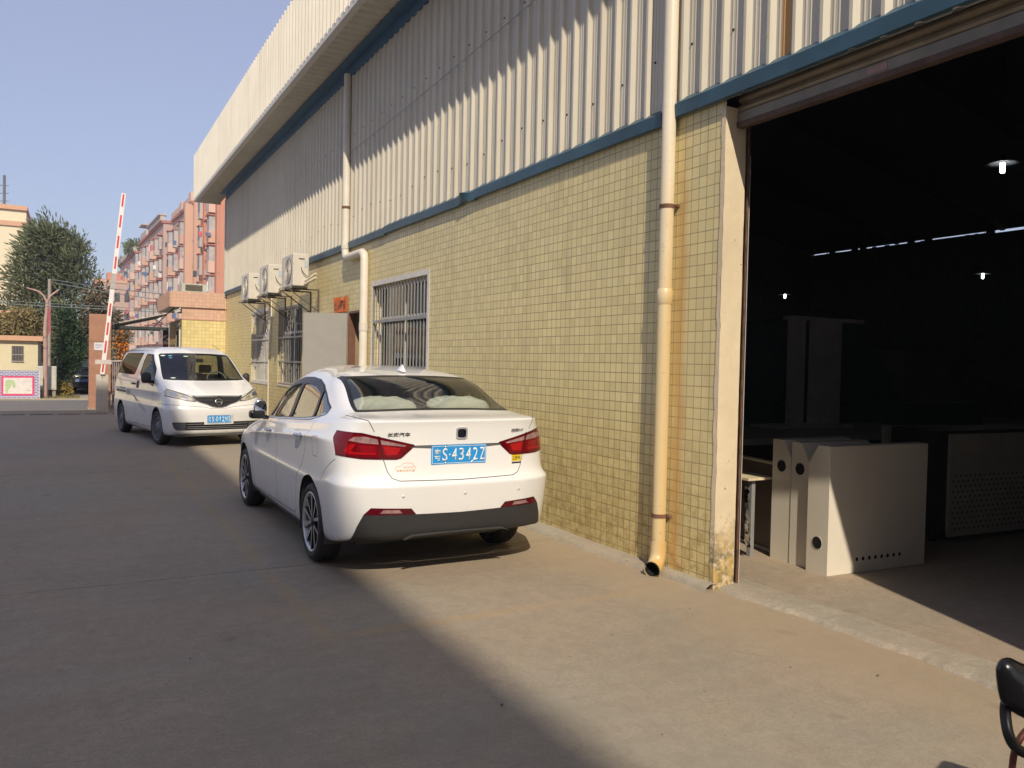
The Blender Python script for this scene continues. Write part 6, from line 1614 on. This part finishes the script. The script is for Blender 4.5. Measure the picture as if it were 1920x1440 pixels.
# ================================================================== white van facing the camera (local: y back from the front bumper, x to the viewer's right)
van = empty('white_van', (2.29, 14.656, 0), .159, 'white people carrier van facing the camera near the gatehouse, blue plate S-012N5', 'van')
def vnet():
    N = []
    def front(w, dy, hw, gb, gt, dz=0, by=.80, ty=1.45, sp=2.10):
        return [(w*.99, .12+dy, .20), (w, .05+dy, .225), (w, .03+dy, .33), (w, .022+dy, .45), (w, .0+dy, .57), (w, .0+dy, .655), (w*.995, .035+dy, .74), (w*.99, .05+dy, .835),
                (hw, .10+dy*1.1, .905), (hw*.985, .30+dy*.9, .995), (hw*.975, .55+dy*.6, 1.075), (gb, by, 1.14+dz), (gb*.5+gt*.5+.01, (by+ty)/2, 1.385), (gt, ty, 1.605), (gt*.72, ty+.33, 1.71), (0, sp, 1.745)]
    N.append(front(0, 0, 0, 0, 0)); N.append(front(.33, .012, .32, .30, .27, 0, .80, 1.455, 2.12)); N.append(front(.60, .05, .58, .54, .48, .003, .82, 1.47, 2.16)); N.append(front(.745, .13, .70, .67, .60, .012, .87, 1.50, 2.22))
    N.append([(.80, .42, .20), (.825, .30, .225), (.84, .28, .33), (.848, .27, .45), (.852, .26, .57), (.850, .265, .655), (.840, .30, .74), (.828, .33, .835), (.808, .38, .935), (.790, .52, 1.035), (.778, .74, 1.115), (.755, 1.00, 1.185), (.725, 1.26, 1.40), (.680, 1.55, 1.60), (.50, 1.85, 1.715), (0, 2.32, 1.75)])
    side = lambda y, yb, yt, ysp, w=.850, be=1.185: [(.76, y, .18), (w-.022, y, .225), (w-.010, y, .34), (w-.004, y, .46), (w, y, .58), (w+.002, y, .68), (w-.012, y, .725), (w-.012, y, .83), (w+.0, y, .93), (w-.010, y*.7+yb*.3, 1.03), (w-.028, y*.4+yb*.6, 1.115), (w-.050, yb, be), (w-.098, (yb+yt)/2, 1.40), (w-.152, yt, 1.60), (w-.30, yt*.8+ysp*.2, 1.722), (0, ysp, 1.757)]
    N.append(side(.62, 1.12, 1.66, 2.5)); N.append(side(.95, 1.32, 1.78, 2.6)); N.append(side(1.40, 1.60, 1.92, 2.7)); N.append(side(1.95, 2.0, 2.2, 2.8)); N.append(side(2.55, 2.55, 2.6, 2.95)); N.append(side(3.15, 3.12, 3.05, 3.2, .848)); N.append(side(3.70, 3.66, 3.5, 3.5, .845))
    N.append(side(4.08, 4.02, 3.85, 3.75, .838))
    N.append([(.78, 4.28, .22), (.80, 4.33, .26), (.81, 4.34, .34), (.81, 4.34, .46), (.81, 4.33, .58), (.805, 4.32, .68), (.80, 4.30, .74), (.79, 4.29, .83), (.78, 4.28, .93), (.77, 4.26, 1.03), (.76, 4.24, 1.115), (.745, 4.22, 1.19), (.71, 4.17, 1.40), (.665, 4.10, 1.60), (.50, 3.98, 1.71), (0, 3.85, 1.752)])
    for w in (.5, 0): N.append([(w, 4.34+(.03 if w == 0 else 0), z) for z in (.22, .26, .34, .46, .58, .68)]+[(w*.98, 4.35, .74), (w*.97, 4.34, .83), (w*.96, 4.33, .93), (w*.95, 4.31, 1.03), (w*.94, 4.29, 1.115), (w*.92, 4.27, 1.19), (w*.88, 4.22, 1.40), (w*.82, 4.15, 1.60), (w*.6, 4.02, 1.71), (0, 3.9, 1.748)])
    M_ = []
    for r in N:
        r = [Vector(p) for p in r]
        M_.append(r[:5]+[r[4].lerp(r[5], .7), r[5], r[5].lerp(r[6], .3), r[6], r[7], r[7].lerp(r[8], .7), r[8], r[8].lerp(r[9], .25)]+r[9:14]+[r[13].lerp(r[14], .5)]+r[14:])
    return M_
vs_ = Shell(vnet(), ni=6, nj=3)
VW, VA, VB_ = .30, .762, 3.486
for cy in (VA, VB_):
    vs_.cut(arc(cy, .31, .355, -25, 205, 16)+[(cy-.36, .08), (cy+.36, .08)], 'x', lambda c, n: abs(c.x) > .62, 'arch')
VG = lambda c, n: abs(c.x) > .5 and c.z > .9
VF = lambda c, n: c.y < 1.7 and n.y < -.1
# windscreen
ws = [(-.715, 1.145), (-.69, 1.30), (-.635, 1.575), (-.60, 1.602), (-.3, 1.618), (0, 1.620), (.3, 1.618), (.60, 1.602), (.635, 1.575), (.69, 1.30), (.715, 1.145), (.6, 1.135), (.3, 1.128), (0, 1.125), (-.3, 1.128), (-.6, 1.135)]
WS = lambda c, n: .55 < c.y < 1.8 and n.y < -.2
vs_.cut(ws, 'y', WS, 'glass_border'); vs_.cut([(x*.962, z+(.02 if z < 1.2 else -.016 if z > 1.5 else 0)) for x, z in ws], 'y', WS, 'windscreen')
# side glass
fw = rpoly([(2.16, 1.22), (2.06, 1.60), (1.60, 1.585), (1.20, 1.33), (.97, 1.06), (1.02, 1.01), (1.45, 1.07), (2.06, 1.17)], .05, 3)
rw = rpoly([(2.52, 1.185), (2.30, 1.59), (2.38, 1.612), (3.70, 1.605), (4.02, 1.25), (3.96, 1.195)], .07, 4)
vs_.cut(fw, 'x', VG, 'side_window_f'); vs_.cut(rw, 'x', VG, 'side_window_r')
# lamps, grille, intake
VFF = lambda c, n: c.y < .75 and c.z < 1.1
HLo = [(-.865, 1.02), (-.80, 1.008), (-.69, .965), (-.45, .872), (-.385, .820), (-.365, .790), (-.40, .778), (-.53, .795), (-.70, .838), (-.865, .885)]
for s_, f_ in ((-1, lambda P: P), (1, lambda P: [(-x, z) for x, z in P][::-1])):
    nm = 'L' if s_ < 0 else 'R'; fl_ = (lambda q: (lambda c, n: c.x*q > .2 and c.y < .62))(s_)
    vs_.cut(f_(HLo), 'y', fl_, 'hl_rim'+nm)
    vs_.cut(f_([(-.85, 1.005), (-.79, .990), (-.68, .945), (-.46, .858), (-.40, .810), (-.42, .792), (-.53, .807), (-.70, .850), (-.85, .895)]), 'y', fl_, 'hl_lens'+nm)
    vs_.cut(f_([(-.76, .955), (-.66, .925), (-.63, .875), (-.70, .865), (-.77, .895)]), 'y', fl_, 'hl_bowl'+nm)
    vs_.cut(f_([(-.58, .89), (-.50, .858), (-.47, .825), (-.54, .820), (-.60, .84)]), 'y', fl_, 'hl_bright'+nm)
    vs_.cut([(.47, 1.2), (.9, 1.2), (.9, .7), (.385, .7), (.40, .90), (.45, .96)], 'x', (lambda q: (lambda c, n: c.x*q > .72))(s_), 0)
G_ = [(-.425, .882), (-.36, .862), (0, .868), (.36, .862), (.425, .882), (.385, .815), (.30, .775), (.20, .742), (.12, .702), (.04, .688), (-.04, .688), (-.12, .702), (-.20, .742), (-.30, .775), (-.385, .815)]
vs_.cut([(x*1.04, z+(.012 if z > .85 else -.014)) for x, z in G_], 'y', VFF, 'grille_rim'); vs_.cut(G_, 'y', VFF, 'grille')
IN = rpoly([(-.745, .430), (.745, .430), (.72, .33), (.68, .290), (-.68, .290), (-.72, .33)], .02, 2)
vs_.cut(IN, 'y', VFF, 'intake')
vs_.line([(-.86, .735), (-.60, .716), (-.25, .690), (-.14, .668), (.14, .668), (.25, .690), (.60, .716), (.86, .735)], .006, 'y', VFF)
vs_.line([(-.24, .545), (.24, .545)], .005, 'y', VFF)
vs_.line([(-.765, 1.04), (-.76, .99), (-.55, .915), (-.42, .885), (0, .885), (.42, .885), (.55, .915), (.76, .99), (.765, 1.04)], .006, 'y', lambda c, n: c.y < .6 and abs(c.x) < .80)
VL = lambda c, n: abs(c.x) > .6
vs_.line([(2.16, 1.64), (2.30, 1.22), (2.30, 1.0), (2.27, .60), (2.22, .28)], .008, 'x', VL)
vs_.line([(1.00, 1.05), (.98, .90), (1.12, .72), (1.13, .45), (1.12, .28), (2.20, .275), (2.95, .27)], .007, 'x', VL)
vs_.line([(3.88, 1.60), (3.95, 1.10), (3.90, .86), (3.10, .86)], .008, 'x', VL)
vs_.line([(3.10, .84), (3.95, .84)], .030, 'x', VL, 'rail')
vs_.line([(3.02, .80), (3.0, .40), (2.95, .28)], .007, 'x', VL)
vs_.cut([(-.765, 1.04), (-.76, .99), (-.55, .915), (-.42, .885), (0, .885), (.42, .885), (.55, .915), (.76, .99), (.765, 1.04), (.74, 1.13), (0, 1.11), (-.74, 1.13)], 'y', lambda c, n: c.y < .95 and abs(c.x) < .80 and n.z > .2, 'bonnet', only=0)
vs_.cut([(-.90, .12), (.90, .12), (.90, .735), (.60, .716), (.25, .690), (.14, .668), (-.14, .668), (-.25, .690), (-.60, .716), (-.90, .735)], 'y', lambda c, n: c.y < .40, 'front_bumper', only=0)
vs_.cut([(2.16, 1.64), (2.30, 1.22), (2.30, 1.0), (2.27, .60), (2.22, .28), (1.12, .28), (1.13, .45), (1.12, .72), (.98, .90), (1.0, 1.08), (1.25, 1.42), (1.6, 1.64)], 'x', VL, 'front_door', only=0)
vs_.cut([(2.16, 1.64), (2.30, 1.22), (2.30, 1.0), (2.27, .60), (2.22, .28), (2.95, .28), (3.0, .40), (3.02, .80), (3.10, .86), (3.90, .86), (3.95, 1.10), (3.88, 1.60)], 'x', VL, 'sliding_door', only=0)
HL = simple('lamp_glass', (.50, .47, .38), .12, .15, var=.30, scale=8); HB = Mat('lamp_reflector', (.72, .71, .68), .12, .9).m
for m__ in (HL,):
    b_ = m__.node_tree.nodes['Principled BSDF']; b_.inputs['Coat Weight'].default_value = 1; b_.inputs['Coat Roughness'].default_value = .03
GREYTR = simple('grey_trim', (.085, .088, .095), .45)
DK = simple('grille_black', (.02, .021, .024), .5)
PAINT2 = mk_paint('white_van_paint', (.78, .785, .79))
spec = {'body': ('body', [PAINT2], None, 0), 'bonnet': ('bonnet', [PAINT2], None, 0), 'front_bumper': ('front_bumper', [PAINT2], None, 0), 'front_door': ('front_door', [PAINT2], None, 0), 'sliding_door': ('sliding_door', [PAINT2], None, 0), 'glass_border': ('glass_border', [GLOSSB], None, 0), 'windscreen': ('windscreen', [mk_glass('clear_screen', (.80, .84, .82), 1.0, rough=.01)], None, 0), 'side_window_f': ('side_window', [mk_glass('side_glass', (.25, .27, .27), .4)], None, -.004),
        'side_window_r': ('side_window', [mk_glass('privacy_glass', (.035, .04, .045), .28)], None, -.004), 'grille': ('grille', [DK], None, -.020), 'grille_rim': ('grille_rim', [simple('rim_grey', (.20, .20, .21), .3, .4)], None, .002), 'intake': ('lower_intake', [DK], None, -.03), 'rail': ('door_rail', [BLACK], None, .001)}
for q in 'LR':
    spec['hl_rim'+q] = ('headlight', [GREYTR], None, .001)
    spec['hl_lens'+q] = ('headlight_lens', [HL], 'hl_rim'+q, .003); spec['hl_bowl'+q] = ('headlight_bowl', [HB], 'hl_rim'+q, .003); spec['hl_bright'+q] = ('headlight_bowl', [HB], 'hl_rim'+q, .003)
vbv = BVHTree.FromBMesh(vs_.bm)
def vskin(x, z, d=.0005):
    h = vbv.ray_cast(Vector((x, -1, z)), Vector((0, 1, 0))); n = h[1] if h[1].y < 0 else -h[1]
    u = (Vector((0, 0, 1))-n*n.z).normalized(); r = u.cross(n); M = Matrix((r, u, n)).transposed().to_4x4(); M.translation = h[0]+n*d; return M
def vside(y, z, d=.002):
    h = vbv.ray_cast(Vector((-2, y, z)), Vector((1, 0, 0))); n = h[1] if h[1].x < 0 else -h[1]
    u = (Vector((0, 0, 1))-n*n.z).normalized(); r = u.cross(n); M = Matrix((r, u, n)).transposed().to_4x4(); M.translation = h[0]+n*d; return M
VR_ = vs_.emit(spec, van, GAP, lining=(LINING, ('body', 'bonnet', 'front_bumper', 'front_door', 'sliding_door', 'glass_border'), .022), skip=('arch',))
CLR = mk_glass('clear_side_glass', (.75, .78, .76), .6)
for q_ in ('side_window_f_r', 'side_window_r_r'):
    if q_ in VR_: VR_[q_].data.materials[0] = CLR
for yy, st in ((VA, .0), (VB_, 0)):
    for sx in (-1, 1):
        w_ = steel_or_alloy(van, 'wheel', sx*.845, yy, VW, .19, sx, 'steel')
        if yy == VA: w_.rotation_euler = (0, 0, (pi if sx > 0 else 0)+radians(7))
        mb = MB(); n = 18; a = [radians(-20+220*k/n) for k in range(n+1)]
        vv = [(sx*x, yy+.352*cos(t), .31+.352*sin(t)) for x in (.825, .56) for t in a]
        mb.add(vv, [(k, k+1, n+2+k, n+1+k) for k in range(n)], 0, True); mb.add(vv[n+1:], [tuple(range(n+1))]); mb.build('arch_liner', LINING, van, fix=False)
mb = MB(); mb.box(-.56, .56, .10, 4.2, .19, .22); mb.box(-.78, .78, 1.15, 3.05, .195, .215); mb.box(-.7, .7, .07, .35, .19, .22); mb.build('underbody', LINING, van)
# grille bars, intake bars, fog lamp pockets
mb = MB()
for z, hw in ((.846, .37), (.822, .36), (.798, .32), (.774, .27)):
    yy = vskin(0, z).translation.y
    mb.tube([(-hw, vskin(-hw*.99, z).translation.y+.010, z), (-hw*.5, vskin(-hw*.5, z).translation.y+.006, z), (0, yy+.006, z), (hw*.5, vskin(hw*.5, z).translation.y+.006, z), (hw, vskin(hw*.99, z).translation.y+.010, z)], .0045, 6)
mb.build('grille_bars', GREYTR, van)
mb = MB()
for z in (.395, .350, .318):
    mb.tube([(x, vskin(x, z).translation.y+.008, z) for x in (-.52, -.3, 0, .3, .52)], .006, 6)
mb.build('intake_bars', simple('bar_grey', (.20, .20, .21), .4), van)
for s_ in (-1, 1):
    mb = MB(); vv = [(s_*x, vskin(s_*x, z).translation.y+.004, z) for x, z in ((.735, .42), (.54, .42), (.54, .298), (.68, .298), (.72, .335))]
    mb.add(vv, [tuple(range(5))]); mb.build('fog_lamp_cover', GREYTR, van)
# emblem ring with bar
mb = MB(); mb.tube([(.055*cos(t), .055*sin(t), .006) for t in [2*pi*k/36 for k in range(37)]], .0085, 10, caps=False); mb.box(-.075, .075, -.014, .014, 0, .010); em = mb.build('emblem', CHROME, van); em.matrix_local = vskin(0, .772, .002)
mb = MB(); mb.box(-.045, .045, -.004, .004, .010, .0112); mb.build('emblem_figure', simple('emblem_dark', (.15, .15, .16), .4), em)
plate(van, 0, vskin(0, .475).translation.y-.012, .478, '粤', 'S012N5', radians(0), sc=.93)
mb = MB(); mb.box(-.25, .25, .0, .006, -.09, .088); o = mb.build('plate_holder', PAINT2, van); o.location = (0, vskin(0, .475).translation.y-.006, .478)
# mirrors
for s_ in (-1, 1):
    mb = MB(); vv = []; n = 16
    for j in range(9):
        ph = pi*j/8-pi/2
        for k in range(n):
            th = 2*pi*k/n; cx = abs(cos(th))**.6*(1 if cos(th) > 0 else -1); cz = abs(sin(th))**.6*(1 if sin(th) > 0 else -1)
            vv.append((s_*((.925 if s_ < 0 else .875)+(.085 if s_ < 0 else .062)*cx*cos(ph)**.6), 1.16+.055*sin(ph), 1.165+.098*cz*cos(ph)**.6))
    mb.add(vv, [(j*n+k, j*n+(k+1) % n, (j+1)*n+(k+1) % n, (j+1)*n+k) for j in range(8) for k in range(n)], 0, True)
    mb.box(min(s_*.76, s_*.90), max(s_*.76, s_*.90), 1.13, 1.20, 1.07, 1.12); mt = mb.build('wing_mirror', TRIMB, van)
    for yy in (2.10, 2.42):
        M_ = vside(yy, 1.02) ; b_ = MB(); b_.box(-.09, .09, -.018, .018, .0, .03) if yy > 2.3 else b_.box(-.02, .02, -.075, .075, 0, .02)
        o = b_.build('door_handle', TRIMB, van, bevel=.008); o.matrix_local = M_ if s_ < 0 else Matrix.Rotation(pi, 4, 'Z') @ Matrix.Translation((0, -2*yy, 0)) @ M_
# side decals (viewer's left flank)
DC = simple('grey_decal', (.16, .16, .17), .5)
def decal(pts, wd, name='side_decal'):
    mb = MB()
    for (a, b) in zip(pts[:-1], pts[1:]):
        Ma, Mb = vside(*a), vside(*b); d = (Mb.translation-Ma.translation).normalized(); q = Vector(Ma.col[2][:3]).cross(d).normalized()
        mb.add([Ma.translation-q*wd[0]/2, Ma.translation+q*wd[0]/2, Mb.translation+q*wd[1]/2, Mb.translation-q*wd[1]/2], [(0, 1, 2, 3)])
        wd = (wd[1], wd[1]*.8)
    mb.build(name, DC, van, fix=False)
decal([(2.62, .83), (2.2, .74), (1.80, .66), (1.45, .56)], (.012, .010)); decal([(2.5, .80), (1.95, .64), (1.55, .55)], (.008, .02)); decal([(3.72, 1.14), (3.50, 1.02), (3.40, .96)], (.008, .02)); decal([(3.5, .92), (3.25, .90), (3.1, .93)], (.02, .02))
up = Matrix.Rotation(pi/2, 4, 'X')
M_ = vside(2.86, .84); text('side_lettering', '帝豪', DC, van, .11, .34, M_ @ Matrix.Rotation(0, 4, 'Z'), .0008, shear=.2)
# windscreen stickers, wipers, cabin
def on_glass(x, z): return vskin(x, z, -.008)
for x, z, w_, h_, c_ in ((-.57, 1.565, .085, .04, (.6, .68, .66)), (-.45, 1.565, .07, .05, (.10, .30, .50)), (-.46, 1.525, .06, .025, (.12, .35, .55)), (-.18, 1.56, .09, .045, (.40, .55, .30)), (-.55, 1.17, .09, .04, (.6, .7, .62))):
    mb = MB(); mb.add([(w_/2*cos(t), h_/2*sin(t), 0) for t in [2*pi*k/18 for k in range(18)]], [tuple(range(18))]); o = mb.build('windscreen_sticker', simple('sticker_ink', c_, .5), van, fix=False); o.matrix_local = vskin(x, z, .002)
mb = MB()
for x0, x1 in ((-.20, .30), (.22, .60)):
    a, b = vskin(x0, 1.150, .012), vskin(x1, 1.142, .012); mb.tube([a.translation, b.translation], .007, 6)
mb.build('wiper', BLACK, van)
def vseat(x, y, wd=.48, name='front_seat'):
    mb = MB(); mb.box(x-wd/2, x+wd/2, y+.45, y+.60, .60, 1.22); mb.box(x-wd/2, x+wd/2, y, y+.5, .52, .66); mb.box(x-.12, x+.12, y+.48, y+.56, 1.24, 1.40); mb.build(name, SEAT, van, bevel=.03)
vseat(-.38, 1.55); vseat(.38, 1.55)
vseat(0, 2.5, 1.2, 'rear_seat'); vseat(0, 3.3, 1.2, 'rear_seat')
mb = MB(); mb.box(-.70, .70, .85, 1.20, .85, 1.08); mb.build('dashboard', simple('dash_grey', (.035, .035, .04), .7), van, bevel=.04)
mb = MB(); mb.add([(-.1+.25*u+.02*sin(9*u+v*5), .80+.22*v, 1.105+.02*sin(7*u)*v) for v in (0, .5, 1) for u in (0, .25, .5, .75, 1)], [(j*5+i, j*5+i+1, (j+1)*5+i+1, (j+1)*5+i) for j in range(2) for i in range(4)]); mb.build('dash_cloth', simple('dash_paper', (.6, .6, .58), .8), van, fix=False)
mb = MB(); c0 = Vector((.36, 1.28, 1.12)); mb.tube([c0+Vector((.18*cos(t), .09*sin(t), .16*sin(t))) for t in [2*pi*k/24 for k in range(25)]], .014, 8, caps=False); mb.bar(c0-Vector((.17, 0, 0)), c0+Vector((.17, 0, 0)), .04, .03); mb.build('steering_wheel', SEAT, van)
mb = MB(); mb.box(-.12, .12, 1.32, 1.34, 1.45, 1.52); mb.build('inner_mirror', BLACK, van, bevel=.01)
mb = MB(); mb.tube([(.55, 1.75, 1.70), (.50, 2.05, 1.80)], .004, 5); mb.build('roof_aerial', BLACK, van)
# ================================================================== thin air haze
hb_ = MB(); hb_.box(-120, 140, -60, 220, -1.2, 32)
hz_ = hb_.build('haze', None); hz_.data.materials.clear()
hm = bpy.data.materials.new('haze_air'); hm.use_nodes = True; hm.node_tree.nodes.clear()
ho = hm.node_tree.nodes.new('ShaderNodeOutputMaterial'); hv = hm.node_tree.nodes.new('ShaderNodeVolumePrincipled')
hv.inputs['Color'].default_value = (.80, .84, .95, 1); hv.inputs['Density'].default_value = .0013; hv.inputs['Anisotropy'].default_value = .2
hm.node_tree.links.new(hv.outputs[0], ho.inputs['Volume']); hz_.data.materials.append(hm); hz_['kind'] = 'stuff'
tag(hz_, 'thin pale haze in the air over the yard and street', 'haze')
